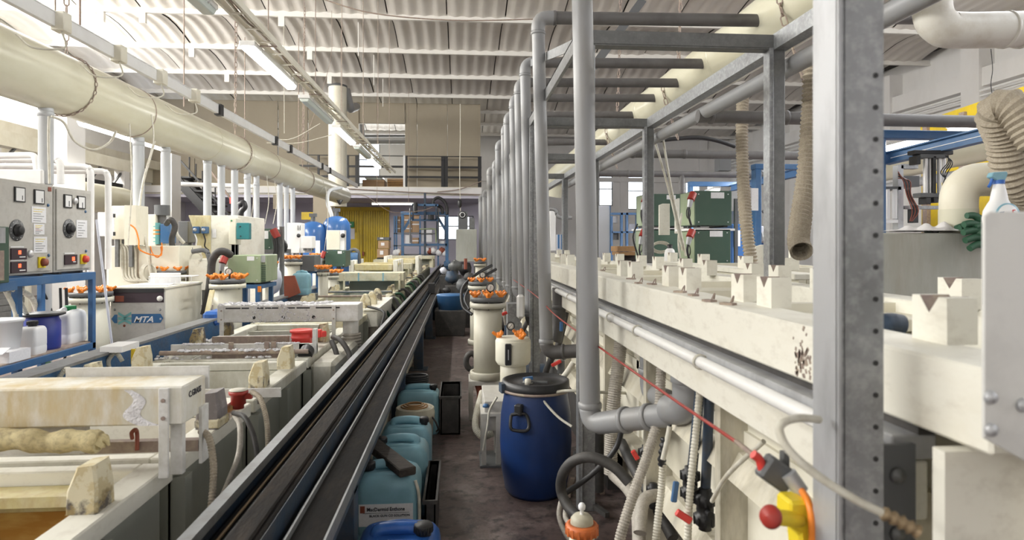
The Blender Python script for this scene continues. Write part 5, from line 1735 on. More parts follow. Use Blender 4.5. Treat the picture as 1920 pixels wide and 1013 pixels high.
t = cabinetY('tray_bench', 'cream bench with a white looped cable left of the black conduit arch', 'bench', 353, 388, 486, 545, 8.4, .6, 'tankc', zb=0)
part('cable', G().tube([onY(356, 486, 8.38), onY(360, 476, 8.38), onY(372, 474, 8.38), onY(378, 482, 8.38), onY(374, 490, 8.38)], .013, 8), m['hosew'], t)
solo('black_conduit', G().tube(elbowpath([onY(360, 472, 8.1), onY(386, 468, 8.1), onY(392, 480, 8.1), onY(395, 500, 8.1), onY(388, 560, 8.0)], .06), .028, 12, False), m['dgrey'], 'dark arched conduit right of the chiller', 'conduit')
solo('black_hose', G().tube([onY(383, 590, 7.9), onY(390, 560, 7.9), onY(395, 520, 7.9), onY(398, 490, 7.9), onY(408, 474, 7.9), onY(420, 472, 7.9), onY(432, 478, 8)], .045, 12), m['rubber'], 'fat black hose arching beside the orange knobbed filter', 'hose')
solo('yellow_board', G().bar(onY(386, 600, 7.2), onY(398, 545, 7.4), .05, .03), m['tanky'], 'yellowish board leaning left of the white filter with orange knobs', 'board')
solo('blue_container', G().box(*bxY(378, 408, 585, 612, 7.0, .4)), m['canblue2'], 'blue plastic container low between the chiller and the salt covered hood', 'container', bev=.03)

# bright filter with orange knobs
p = onY(427, 520, 7.7)
filter_unit('pale cream filter with four orange wing knobs, left of the light green rectifier', p.x, 7.7, .02, ZY(427, 524, 7.7), .155, .20, 'filterw', 6, 1.5, True, False)

# rectifiers
def rectifier(label, px0, px1, py0, py1, Y, d, mt, plug=None, plate=None, vent=None, side=0, stand=None, grp=None):
    b = bxY(px0, px1, py0, py1, Y, d)
    zb = b[4] - .02
    t = thing('rectifier', label, 'rectifier', ((b[0] + b[1]) / 2, Y + d / 2, zb), grp)
    part('casing', G().box(*b), m[mt], t, bev=.006)
    for x in (b[0] + .04, b[1] - .08):
        part('foot', G().box(x, x + .04, Y + .03, Y + d - .03, zb, b[4]), m['black'], t)
    if plate:
        pl = det(t, 'rating_plate', *plate, Y - .003, .003, 'paper', 'silver rating plate')
    if vent:
        v = vent
        n = 9
        for k in range(n):
            a = v[2] + (v[3] - v[2]) * k / n
            det(t, 'louvre', v[0], v[1], a, a + (v[3] - v[2]) / n * .5, Y - .006, .006, 'stained')
    for (sx, sz) in ((.1, .1), (.9, .1), (.1, .9), (.9, .9)):
        x = b[0] + (b[1] - b[0]) * sx
        z = b[4] + (b[5] - b[4]) * sz
        part('screw', G().cyl((x, Y - .004, z), (x, Y, z), .008, n=8), m['steel'], t)
    if plug:
        for (a, c_) in plug:
            g = part('plug', G().cyl(onY(a + 2, c_, Y - .06), onY(a - 3, c_ + 12, Y - .1), .045, n=14), m['red'], t, 'red power plug')
            part('connector', G().cyl(onY(a - 3, c_ + 12, Y - .1), onY(a - 6, c_ + 26, Y - .1), .035, .026, n=12), m['galvlight'], g, 'grey connector')
            part('cable', G().tube([onY(a - 6, c_ + 26, Y - .1), onY(a - 7, c_ + 40, Y - .1), onY(a - 2, c_ + 60, Y - .08)], .014, 8), m['black'], g)
    if stand:
        f = part('stand', G().box(b[0] - .03, b[1] + .03, Y, Y + d, zb - .05, zb), m['bluefr'], t, 'light blue steel stand')
        for x in (b[0], b[1] - .06):
            for yy in (Y, Y + d - .05):
                part('leg', G().box(x, x + .05, yy, yy + .05, 0, zb - .05), m['bluefr'], f)
    return t


rectifier('light green rectifier on a pale blue stand beside the bright filter', 427, 488, 479, 531, 8.2, .6, 'lgreen', [(420, 482)], (463, 476.5, 481, 489), None, stand=1)
rg2 = cabinetY('louvred_panel', 'grey green louvred end panel of the light green rectifier', 'panel', 487, 499, 478, 529, 8.25, .5, 'lgreen')
for k in range(9):
    det(rg2, 'louvre', 488, 498, 497 + k * 3.6, 498.6 + k * 3.6, 8.24, .02, 'dgreen')
det(rg2, 'display', 489, 497, 479, 492, 8.235, .02, 'galvlight')
rectifier('dark green rectifier with thick black cables behind the light green one', 469, 509, 429, 468, 10.6, .6, 'dgreen', None, (488, 503, 433, 448))
solo('rack_shelf', G().box(*bxY(466, 524, 468, 476, 10.5, .7)), m['galvdark'], 'dark metal rack shelf under the dark green rectifier with cables', 'shelf')
g = solo('rack_post', G().box(*bxY(524, 530, 425, 560, 10.5, .1)), m['galvdark'], 'dark metal post right of the rack shelf', 'post')
for k, (pts, r, lb) in enumerate([
    ([(512, 440, 10.4), (516, 470, 10.3), (508, 490, 10.2), (500, 500, 10.2)], .025, 'thick black cable at the left of the bundle on the green rectifier'),
    ([(516, 438, 10.4), (519, 470, 10.3), (514, 495, 10.2), (505, 520, 10.2)], .025, 'thick black cable in the middle of the bundle on the green rectifier'),
    ([(520, 440, 10.4), (523, 470, 10.3), (518, 500, 10.2), (520, 530, 10.2)], .022, 'thick black cable at the right of the bundle on the green rectifier'),
    ([(530, 450, 10.9), (536, 460, 10.8), (534, 472, 10.8)], .03, 'black cable loop near the white stand at the rack'),
]):
    solo('power_cable', G().tube([onY(*p) for p in pts], r, 8), m['black'], lb, 'cable', 'power cables of the rack')
solo('red_plug', G().cyl(onY(512, 430, 10.4), onY(520, 446, 10.4), .06, n=12), m['red'], 'red plug on the dark green rectifier with black cables', 'plug')
t = cabinetY('wall_cabinet', 'white upright cabinet with a black knob left of the first blue tank', 'cabinet', 538, 562, 418, 475, 12.5, .4, 'pvcwhite', zb=0)
part('knob', G().lathe([(0, 0), (.04, 0), (.03, .04), (0, .04)], onY(560, 442, 12.48), 14, axis=(0, -1, 0)), m['black'], t)
for px in (558, 562):
    det(t, 'cover_slot', px, px + 1.2, 423, 432, 12.48, .01, 'dgrey')
t = cabinetY('control_box', 'small white control box in front of the first blue tank', 'box', 565, 585, 443, 466, 12.2, .3, 'pvcwhite', zb=1.5)
det(t, 'bracket', 571, 583, 466, 474, 12.25, .1, 'galvlight')
t = cabinetY('wall_cabinet', 'beige upright cabinet with a black knob in front of the second blue tank', 'cabinet', 612, 637, 432, 469, 13.6, .35, 'cream', zb=0)
det(t, 'door_edge', 637, 646, 432, 469, 13.62, .2, 'white')
part('knob', G().lathe([(0, 0), (.05, 0), (.04, .05), (0, .05)], onY(643, 442, 13.58), 14, axis=(0, -1, 0)), m['black'], t)
rectifier('dark green rectifier below the beige cabinet with a black knob', 610, 648, 470, 500, 13.4, .6, 'dgreen', [(606, 472)], (633, 641, 471, 476))
t = cabinetY('control_box', 'black control box on a blue stand between two filters', 'box', 563, 590, 479, 509, 11.6, .5, 'dgrey')
st_ = thing('blue_stand', 'blue steel stand under the black control box', 'stand', onY(580, 520, 11.6))
for (a, b, c_, d_) in ((567, 600, 509, 513), (573, 577, 509, 548), (592, 596, 509, 548)):
    det(st_, 'bar', a, b, c_, d_, 11.7, .08, 'bluefr')
# more filters down the line
for (px, py, Y, rb, rf, lb) in [(549, 486, 11.6, .13, .17, 'cream filter with orange knobs left of the black control box'), (606, 505, 10.8, .08, .1, 'slim filter with orange knobs under the beige cabinet'),
                                (598, 481, 13.6, .13, .16, 'orange topped filter left of the low dark green rectifier'), (505, 499, 9.6, .06, .08, 'small filter with an orange knob right of the light green rectifier'), (625, 512, 12.4, .13, .16, 'filter with orange knobs behind the third hood')]:
    p = onY(px, py, Y)
    filter_unit(lb, p.x, Y, .02, p.z, rb, rf, 'filter', 6, 1.5, False, False)
solo('brown_sheet', G().prism([(XY(532, 9.8), ZY(548, 518, 9.8)), (XY(552, 9.8), ZY(548, 517, 9.8)), (XY(563, 9.8), ZY(548, 550, 9.8)), (XY(533, 9.8), ZY(548, 562, 9.8))], 9.8, 9.84), m['rust'], 'red brown sheet leaning in front of a pale blue jerrycan', 'sheet')
p = onY(566, 552, 10.1)
canister('pale blue jerrycan behind the red brown sheet', p.x, 10.1, p.z, .26, .22, .34, 'canblue', 'canblue', (0, 0), handle=True)
solo('jerrycan_stand', G().box(p.x - .2, p.x + .2, 9.9, 10.3, 0, p.z), m['galvdark'], 'dark plinth under the pale blue jerrycan behind the sheet', 'plinth')
solo('grey_bag', G().ball(onY(513, 525, 10.2), .16, 12, (.8, .8, 1.4), .06), m['lilac'], 'crumpled lilac plastic bag hanging left of the brown sheet', 'bag')
solo('orange_tag', G().box(*bxY(483, 489, 537, 548, 8.1, .02)), m['orange'], 'orange tag hanging under the light green rectifier', 'tag')

# blue resin tanks
for (px, pyt, w, Y, lb) in [(587, 415, .62, 15.2, 'blue pressure tank with domed top, left of the white column'), (631, 405, .66, 15.4, 'blue pressure tank with domed top in front of the yellow door')]:
    p = onY(px, pyt, Y)
    t = thing('pressure_tank', lb, 'tank', (p.x, Y, 0), 'domed blue pressure tanks')
    r = w / 2 * .98
    part('vessel', G().lathe([(0, .05), (r * .8, .08), (r, .2), (r, p.z - .3), (r * .93, p.z - .17), (r * .7, p.z - .06), (r * .3, p.z - .01), (0, p.z)], (p.x, Y, 0), 36), m['tankblue'], t)
    part('valve', G().cyl((p.x, Y, p.z - .02), (p.x, Y, p.z + .14), .05, n=12).box(p.x - .08, p.x + .08, Y - .05, Y + .05, p.z + .1, p.z + .18), m['dgrey'], t)
    part('label_sheet', G().box(p.x + .12, p.x + .22, Y - r - .01, Y - r + .03, p.z - .95, p.z - .45), m['paper'], t)
t = thing('pipe_manifold', 'blue pumps and pipework beside the yellow door foot', 'pump', onY(665, 490, 15))
part('pump_body', G().cyl(onY(655, 483, 15), onY(672, 483, 15), .12, n=14), m['blue'], t)
part('pipe_arch', G().tube([onY(652, 475, 15), onY(662, 468, 15), onY(672, 474, 15), onY(674, 500, 15)], .04, 8), m['dgrey'], t)
solo('thick_cable', G().tube([onY(640, 352, 17), onY(618, 358, 16.5), onY(614, 380, 16), onY(622, 405, 15.5), onY(622, 430, 15.2)], .045, 10), m['pvclight'], 'thick grey hose snaking from the left duct end down to the blue tank', 'hose')
solo('warning_horn', G().lathe([(.02, 0), (.09, .12), (.0, .13)], onY(637, 384, 17) - Vector((0, 0, 0)), 14), m['black'], 'small black cone lamp under the left duct elbow', 'lamp')
for k, (px, pa, pb, Y) in enumerate([(243, 232, 460, 7.8), (284, 215, 300, 7.6), (500, 330, 420, 13), (515, 340, 420, 13), (471, 330, 425, 12), (611, 350, 470, 15)]):
    solo('loose_cable', G().tube([onY(px, pa, Y), onY(px + 4, (pa + pb) / 2, Y), onY(px - 3, pb, Y)], .008, 6), m['hosew'], ['cream cable dropping beside the second riser pipe', 'cream cable hanging near the first chain of the duct', 'cream cable by the seventh riser pipe', 'cream cable right of the dark green rectifier top', 'cream cable over the teal window box', 'cream cable left of the second blue tank'][k], 'cable')
solo('loose_cable', G().tube([onY(96, 218, 6.6), onY(120, 230, 6.7), onY(140, 265, 6.8), onY(175, 281, 6.9), onY(205, 268, 7), onY(218, 246, 7)], .012, 8), m['hosew'], 'cream cable drooping in a wide curve under the left duct', 'cable')
solo('loose_cable', G().tube([onY(92, 218, 6.6), onY(91, 260, 6.6), onY(93, 345, 6.6)], .012, 8), m['hosew'], 'cream cable tied along the first riser pipe', 'cable')
solo('loose_cable', G().tube([onY(290, 265, 8.6), onY(280, 300, 8.5), onY(268, 345, 8.4), onY(262, 400, 8.3), onY(275, 462, 8.2), onY(283, 520, 8.2)], .016, 8), m['hosew'], 'cream hose falling slantwise between the second and third riser pipes', 'cable')

# ---- left background
bl = thing('wall_duct', 'yellowish round duct along the left wall behind the riser pipes', 'duct', (-8, 12, 2))
A, B = onY(90, 350, 12), onY(330, 352, 16)
part('pipe_body', G().cyl((-9.0, 9.5, 2.75), (-9.0, 17.5, 2.75), .36, n=28), m['duct'], bl)
part('end_cap', G().tube(elbowpath([(-9.0, 17.4, 2.75), (-9.0, 18.3, 2.75), (-9, 18.4, 1.5)], .5), .36, 20, False), m['duct'], bl)
part('small_elbow', G().tube(elbowpath([(-8.6, 11.5, 2.95), (-8.3, 11.6, 2.95), (-8.3, 11.6, 2.5)], .12), .09, 10, False), m['pvc'], bl)
part('post', G().cyl((-9, 12, 0), (-9, 12, 2.4), .05, n=8).cyl((-9, 16, 0), (-9, 16, 2.4), .05, n=8), m['dgrey'], bl, kind='stuff')
tr2 = thing('truss_beam', 'dark lattice beam with rusty stains along the upper left wall', 'beam', (-11, 12, 3.2))
part('upper_chord', G().box(-10.6, -10.3, 9, 21, 3.85, 4.2), m['cream'], tr2, 'cream painted chord with rust')
part('lower_chord', G().box(-10.5, -10.35, 9, 21, 3.25, 3.45), m['black'], tr2)
for k in range(10):
    part('lattice', G().bar((-10.42, 9.3 + k * 1.2, 3.35), (-10.42, 9.9 + k * 1.2, 3.85), .05, .06, up=(1, 0, 0)), m['dgrey'], tr2)
for yy in (9.2, 20.6):
    part('column', G().box(-10.6, -10.3, yy, yy + .3, 0, 3.85), m['wallw'], tr2)
sh = thing('roller_shutter', 'grey roller shutter behind the thin white pipes at left', 'shutter', (-8.6, 15, 0))
for k in range(22):
    part('slat', G().prism([(9.6, .12 * k), (9.6, .12 * k + .115), (13.2, .12 * k + .115), (13.2, .12 * k)], -8.52, -8.46 - .01 * (k % 2), axis='x'), m['galvdark'], sh, bev=.008)
part('box_cover', G().box(-8.6, -8.4, 9.5, 13.3, 2.64, 2.9), m['dgrey'], sh)
for yy in (9.5, 13.2):
    part('guide', G().box(-8.55, -8.4, yy, yy + .1, 0, 2.9), m['cream'], sh)
cl = solo('square_column', G().box(XY(88, 13), XY(126, 13), 13, 13.6, 0, 5.2), m['wallw'], 'white square column standing behind the first riser pipe', 'column')
solo('square_column', G().box(XY(301, 19), XY(322, 19), 19, 19.6, 0, 4.2), m['wallw'], 'white square column behind the third riser pipe', 'column')
solo('block_wall', G().box(-9.2, -4.7, 17.5, 17.7, 0, 1.0), m['tankc'], 'low cream wall behind the left equipment', 'wall')
st = thing('staircase', 'black steel staircase climbing to the mezzanine at left', 'staircase', onY(400, 410, 22))
A0, A1 = onY(325, 330, 22), onY(398, 408, 22)
part('stringer', G().bar(A0, A1, .08, .28, up=(0, 0, 1)), m['black'], st)
part('stringer', G().bar(A0 + Vector((0, 1, 0)), A1 + Vector((0, 1, 0)), .08, .28, up=(0, 0, 1)), m['black'], st)
part('handrail', G().bar(onY(330, 292, 22), onY(440, 415, 22), .05, .06), m['black'], st)
part('handrail', G().bar(onY(375, 292, 22.9), onY(455, 405, 22.9), .05, .06), m['stained'], st)
for k in range(6):
    p = A0.lerp(A1, (k + .5) / 6)
    part('tread', G().box(p.x - .05, p.x + .45, 22.05, 23, p.z + .06, p.z + .11), m['black'], st)
    part('baluster', G().cyl((p.x + .4, 22.02, p.z + .1), (p.x + .4, 22.02, p.z + .75), .025, n=6), m['black'], st)
solo('cross_rail', G().cyl(onY(320, 345, 20), onY(480, 350, 20), .07, n=12), m['pvcwhite'], 'white horizontal pipe crossing in front of the black staircase', 'pipe')
solo('wall_phone', G().box(*bxY(430, 434, 370, 382, 14, .1)), m['red'], 'small red alarm box on the wall by the riser pipes', 'box')
t = thing('valve_cluster', 'black valve cluster hanging beside the sixth riser pipe', 'valve', onY(452, 400, 11.8))
part('body', G().tube([onY(449, 385, 11.8), onY(456, 380, 11.8), onY(459, 388, 11.8), onY(453, 396, 11.8), onY(450, 404, 11.8)], .05, 8), m['black'], t)
# rear bits between column and yellow door
solo('yellow_board', G().box(*bxY(565, 587, 398, 412, 26, .1)), m['yellow'], 'small yellow board left of the beige column base', 'board')
solo('beige_panel', G().box(*bxY(512, 553, 365, 392, 27, .1)), m['panel'], 'beige panel under the mezzanine behind the far riser pipes', 'panel')  # panel in its own beige, hung under the mezzanine slab

# ---- far end: gantry, shelves, cartons
gy = 25
ga = thing('blue_gantry', 'blue overhead gantry standing across the far end of the tank line', 'gantry', (XY(797, gy), gy, 0))
zc = ZY(797, 402, gy)
for a, b in ((752, 757), (835, 841)):
    part('column', G().box(XY(a, gy), XY(b, gy), gy, gy + .15, .5, zc), m['blue'], ga)
    part('rear_column', G().box(XY(a + 2, gy + 1.5), XY(b, gy + 1.5), gy + 1.5, gy + 1.65, .5, zc), m['blue'], ga)
    part('knee_brace', G().bar((XY(a, gy) + (.1 if a < 800 else 0), gy + .05, zc - .6), (XY(a, gy) + (.4 if a < 800 else -.3), gy + .05, zc - .1), .06, .1), m['blue'], ga)
    part('end_carriage', G().box(XY(a, gy) - .05, XY(b, gy) + .05, gy - .3, gy + 1.9, .74, .9), m['blue'], ga)
part('top_beam', G().box(XY(751, gy), XY(841, gy), gy, gy + .15, zc - .02, zc + .1), m['blue'], ga)
part('lower_beam', G().box(XY(757, gy), XY(838, gy), gy, gy + .12, ZY(797, 461, gy), ZY(797, 457, gy)), m['blue'], ga)
part('lift_mast', G().box(XY(795, gy), XY(799, gy), gy - .1, gy + .05, ZY(797, 480, gy), ZY(797, 362, gy)), m['bluedk'], ga)
for (a, b, c_, d_) in ((773, 822, 383, 387), (773, 822, 411, 415)):
    part('carriage_bar', G().box(XY(a, gy), XY(b, gy), gy - .2, gy - .1, ZY(797, d_, gy), ZY(797, c_, gy)), m['blue'], ga)
for px in (775, 797, 818):
    part('carriage_post', G().box(XY(px - 1.5, gy), XY(px + 1.5, gy), gy - .2, gy - .1, ZY(797, 413, gy), ZY(797, 384, gy)), m['bluedk'], ga)
part('motor', G().cyl(onY(779, 400, gy - .3), onY(779, 380, gy - .3), .08, n=12), m['black'], ga)
part('motor', G().cyl(onY(808, 412, gy - .3), onY(808, 403, gy - .3), .12, n=12), m['black'], ga)
for px in (769, 822):
    part('guide_rod', G().cyl(onY(px, 456, gy - .1), onY(px, 390, gy - .1), .03, n=6), m['galvdark'], ga)
part('drag_chain', G().tube([onY(812, 388, gy), onY(813, 376, gy), onY(822, 371, gy), onY(833, 378, gy), onY(838, 390, gy), onY(838, 402, gy)], .06, 8), m['black'], ga, 'black cable chain loop')
part('drag_chain', G().tube([onY(800, 384, gy), onY(815, 384, gy), onY(828, 390, gy), onY(830, 401, gy)], .06, 8), m['black'], ga, 'black cable chain loop')
part('work_frame', G().tube(elbowpath([onY(787, 430, gy - .2), onY(817, 429, gy - .2), onY(818, 455, gy - .2)], .1), .03, 6, False), m['lgreen'], ga)
shf = thing('storage_rack', 'blue and grey storage rack of cartons behind the gantry', 'rack', (XY(790, 29), 29, 0))
for zz in (ZY(780, 460, 29), ZY(780, 477, 29), ZY(780, 437, 29)):
    part('shelf', G().box(XY(738, 29), XY(820, 29), 29, 29.8, zz - .05, zz), m['galvdark'], shf)
for px in (738, 742, 786, 820):
    part('upright', G().box(XY(px, 29), XY(px, 29) + .07, 29, 29.07, 0, ZY(780, 405, 29)), m['blue'], shf)
k = 0
cl_ = ['leftmost brown carton on the top shelf of the far rack', 'second brown carton on the top shelf of the far rack', 'carton under the gantry mast on the top shelf', 'brown carton right of the mast on the top shelf', 'upper brown carton stacked at the left of the far rack', 'upper brown carton with a white label on the far rack',
       'white carton on the lower shelf of the far rack', 'brown carton on the lower shelf of the far rack', 'white box with a drawn line right of the gantry mast', 'low white carton left of the storage rack window']
for (a, b, c_, d_) in [(738, 750, 406, 420), (758, 772, 405, 420), (738, 750, 421, 436), (758, 772, 421, 436), (773, 787, 405, 436), (757, 786, 396, 404), (760, 771, 441, 458), (773, 785, 446, 457), (789, 810, 430, 454), (823, 833, 452, 460)]:
    b_ = bxY(a, b, c_, d_, 29.1, .5)
    t = thing('carton', cl_[k], 'carton', ((b_[0] + b_[1]) / 2, 29.3, b_[4]), 'cartons on the far rack')
    part('box_body', G().box(*b_), m['card'] if k not in (6, 8, 9) else m['paper'], t, bev=.01)
    part('tape', G().box(b_[0], b_[1], 29.09, 29.1, (b_[4] + b_[5]) / 2 - .03, (b_[4] + b_[5]) / 2 + .02), m['paper'], t)
    k += 1
for k in range(9):
    a = [742, 747, 752, 800, 806, 812, 823, 829, 835][k]
    py = [474, 473, 475, 470, 471, 470, 474, 470, 475][k]
    p = onY(a, py, 28.8)
    solo('parcel', G().ball(p, .16, 8, (1, .8, .9), .15), m[['paper', 'white', 'card', 'paper', 'rust', 'white', 'paper', 'rust', 'paper'][k]], ['crumpled white parcel at the foot of the rack, left end', 'white bundle beside the crumpled parcel', 'brown bundle beside the gantry column', 'pale bundle under the gantry mast', 'reddish bundle right of the mast', 'white bundle right of the reddish one', 'pale bundle below the far window', 'reddish bundle below the far window', 'pale bundle right of the gantry'][k], 'parcel')
for k, (a, b, c_, d_, lb) in enumerate([(707, 730, 445, 451, 'grey lidded crate on top of the carton stack by the yellow door'), (709, 729, 452, 466, 'middle brown carton of the stack by the yellow door'), (707, 728, 467, 483, 'lower brown carton of the stack by the yellow door')]):
    b_ = bxY(a, b, c_, d_, 23, .6)
    t = thing('carton', lb, 'carton', ((b_[0] + b_[1]) / 2, 23.3, b_[4]), 'stack by the yellow door')
    part('box_body', G().box(*b_), m['card'] if k else m['dgrey'], t, bev=.01)
    part('label', G().box(b_[0] + .1, b_[0] + .22, 22.99, 23, b_[4] + .1, b_[5] - .06), m['paper'], t)
solo('pallet', G().box(*bxY(706, 731, 484, 500, 23, .7)), m['black'], 'black pallet stand under the carton stack by the yellow door', 'pallet')
# cabinet with gauges at the aisle end
t = cabinetY('machine_cabinet', 'beige machine cabinet with meters on top at the end of the aisle', 'cabinet', 855, 894, 430, 491, 17.5, .5, 'concrete', zb=0)
t2 = cabinetY('meter_box', 'dark meter box with a round gauge on the beige machine cabinet', 'box', 859, 877, 397, 429.5, 17.5, .3, 'dgrey')
gq = part('gauge', G().lathe([(0, 0), (.1, 0), (.1, .02), (0, .02)], onY(867, 403, 17.5), 20, axis=(0, -1, 0)), m['black'], t2)
part('gauge_ring', G().lathe([(.06, .02), (.075, .02), (.075, .025), (.06, .025)], onY(867, 403, 17.5), 20, axis=(0, -1, 0)), m['white'], gq)
det(t2, 'brand_plate', 862, 874, 415, 421, 17.49, .01, 'dgrey')
cabinetY('meter_box', 'small grey box right of the dark meter box', 'box', 880, 890, 409, 429.5, 17.5, .2, 'galvdark')
solo('crane_hook', G().lathe([(.02, 0), (.06, .06), (.06, .2), (.02, .26)], onY(862, 390, 19), 12), m['black'], 'black hoist hook block hanging above the meter box', 'hook')
# ================================================================ RIGHT SIDE BACKGROUND
# stacks of dark green rectifiers
RL = [('upper dark green rectifier of the nearer stack at right, red plug on its side', 1303, 1372, 358, 423, 7.6, (1333, 1358, 361, 372), [(1298, 363)]),
      ('lower dark green rectifier of the nearer stack at right', 1303, 1370, 430, 496, 7.6, (1331, 1355, 433, 444), [(1296, 433)]),
      ('upper dark green rectifier of the farther stack, behind the galvanised post', 1212, 1284, 364, 424, 9.2, (1250, 1267, 366, 374), [(1210, 368)]),
      ('lower dark green rectifier of the farther stack, behind the galvanised post', 1210, 1282, 429, 488, 9.2, None, [(1206, 432)])]
for (lb, a, b, c, d, Y, pl, pg) in RL:
    t = rectifier(lb, a, b, c, d, Y, .55, 'dgreen', pg, pl, grp='stacked dark green rectifiers')
    B = bxY(a, b, c, d, Y, .55)
    s_ = part('side_panel', G().box(B[0] - .006, B[0], Y + .01, Y + .5, B[4] + .01, B[5] - .01), m['lgreen'], t, 'lighter green side panel')
    part('fan_ring', G().lathe([(.06, 0), (.075, 0), (.075, .008), (.06, .008)], (B[0] - .006, Y + .2, (B[4] + B[5]) / 2 - .05), 20, axis=(-1, 0, 0)), m['black'], s_)
rk = thing('rectifier_rack', 'grey steel rack holding the stacked dark green rectifiers', 'rack', (3.2, 8.3, 0))
for zz in (ZY(1340, 428, 7.6), ZY(1340, 500, 7.6)):
    part('shelf', G().box(XY(1296, 7.6), XY(1378, 7.6), 7.6, 8.2, zz - .03, zz - .005), m['pvcwhite'], rk)
for zz in (ZY(1250, 428, 9.2), ZY(1250, 492, 9.2)):
    part('shelf', G().box(XY(1205, 9.2), XY(1290, 9.2), 9.2, 9.8, zz - .03, zz - .005), m['pvcwhite'], rk)
for (px, Y) in ((1290, 7.9), (1378, 7.9), (1203, 9.5), (1289, 9.5)):
    x = XY(px, Y)
    part('upright', G().box(x, x + .04, Y, Y + .04, 0, ZY(1300, 372, Y)), m['dgrey'], rk)
for k, (a, b, c, d, Y, lb) in enumerate([(1236, 1256, 382, 441, 8.6, 'beige board leaning left of the nearer rectifier stack'), (1266, 1283, 372, 438, 8.5, 'second beige board, just beside the upper red plug'),
                                         (1417, 1448, 459, 503, 6.3, 'beige board standing behind the blocks left of the far galvanised post'), (1482, 1499, 458, 508, 4.6, 'beige board standing right of the far galvanised post')]):
    B = bxY(a, b, c, d, Y, .03)
    solo('beige_board', G().prism([(B[0], B[4]), (B[1], B[4]), (B[1], B[5]), (B[0] + (B[1] - B[0]) * .35, B[5]), (B[0], B[5] - .02)], Y, Y + .03), m['tankc'], lb, 'board', bev=.003)
p = onY(1256, 500, 7.4)
t = thing('white_bottle', 'white plastic bottle with a dark cap among the notched blocks', 'bottle', p)
part('body', G().lathe([(0, 0), (.062, 0), (.065, .02), (.065, .15), (.05, .2), (.025, .22), (.0, .22)], p, 20), m['white'], t)
part('cap', G().lathe([(.03, .21), (.032, .26), (0, .265)], p, 16), m['black'], t)
for k, (a, b, c, d, e, f) in enumerate([(1224, 250, 1255, 360, 1280, 470), (1241, 245, 1258, 350, 1286, 480), (1222, 330, 1222, 420, 1218, 480), (1278, 400, 1272, 450, 1276, 492), (1195, 420, 1187, 445, 1196, 480)]):
    Y = [6.9, 6.9, 6.7, 7.4, 8.8][k]
    solo('loose_cable', G().tube([onY(a, b, Y), onY(c, d, Y), onY(e, f, Y)], .012, 6), m['hosew'] if k < 4 else m['black'],
         ['grey cable slanting down left of the red plugs, left one', 'grey cable slanting down left of the red plugs, right one', 'pale cable tied down the galvanised post', 'cable bundle strand beside the lower red plug', 'black cable at the farther rectifier stack'][k], 'cable')
g = G()
for k in range(3):
    g.tube([onY(1238 + 16 * cos(j * pi / 5) + k, 466 + 9 * sin(j * pi / 5) - k * 2, 7.8) for j in range(11)], .008, 5)
solo('rope_coil', g, m['hosew'], 'coil of yellowish rope left of the white bottle', 'rope', kind='stuff')
t = cabinetY('tall_locker', 'pale lilac grey locker behind the notched blocks at the centre right', 'locker', 1122, 1145, 386, 492, 10.2, .6, 'lilac', zb=0)
det(t, 'edge', 1143.5, 1145, 386, 492, 10.19, .02, 'bluefr')
solo('timber_pile', G().box(*bxY(1158, 1196, 462, 472, 11, .5)).box(*bxY(1160, 1198, 473, 479, 11, .5)), m['wood'], 'brown timber pile right of the lilac grey locker', 'timber')
solo('timber_trestle', G().box(*bxY(1162, 1192, 479, 500, 11.2, .3)), m['darkwood'], 'dark trestle below the brown timber pile', 'trestle')
wbn = thing('blue_workbench', 'blue steel workbench frame below the far windows', 'workbench', (XY(1170, 16), 16, 0))
for (a, b, c, d) in ((1147, 1196, 399, 403), (1147, 1196, 434, 437), (1164, 1168, 399, 500), (1174, 1178, 399, 500), (1146, 1149, 405, 500), (1193, 1196, 399, 500)):
    det(wbn, 'bar', a, b, c, d, 16, .1, 'bluefr')
for k, (a, b, c, d) in enumerate([(1150, 1160, 436, 450), (1180, 1190, 420, 433), (1149, 1158, 405, 418)]):
    solo('tool_box', G().box(*bxY(a, b, c, d, 16.2, .3)), m[['dgrey', 'lilac', 'galvlight'][k]], ['dark box hanging in the blue workbench', 'lilac box on the blue workbench shelf', 'grey box at the upper left of the blue workbench'][k], 'box')
# far objects seen between upright pipes
solo('white_cabinet', G().box(*bxY(1033, 1042, 395, 470, 20, .5)), m['white'], 'white cabinet seen between the two nearest upright pipes', 'cabinet')
solo('dripped_board', G().box(*bxY(1044, 1064, 440, 482, 18, .1)), m['lilac'], 'pale panel with purple drips seen right of the white cabinet', 'panel')
solo('purple_drips', G().box(*bxY(1046, 1049, 440, 466, 17.98, .01)).box(*bxY(1052, 1058, 440, 468, 17.98, .01)), m['logo'], 'dark drips on the pale panel between the upright pipes', 'drips', kind='stuff')
pipeset('bent_pipe', 'grey bent pipe beyond the upright pipes at the centre', [onY(1030, 392, 19), onY(1044, 392, 19), onY(1044, 408, 19), onY(1072, 408, 19)], .06, 'pvc', rad=.15)
solo('wall_louvre', G().box(*bxY(1349, 1371, 294, 320, 20, .4)), m['dgrey'], 'black louvred ventilator high on the rear wall', 'ventilator')
solo('black_cable', G().tube([onY(1232, 264, 9), onY(1270, 260, 9), onY(1310, 258, 9), onY(1345, 264, 9), onY(1378, 275, 9)], .03, 8), m['black'], 'fat black cable drooping left of the flexible hoses', 'cable')
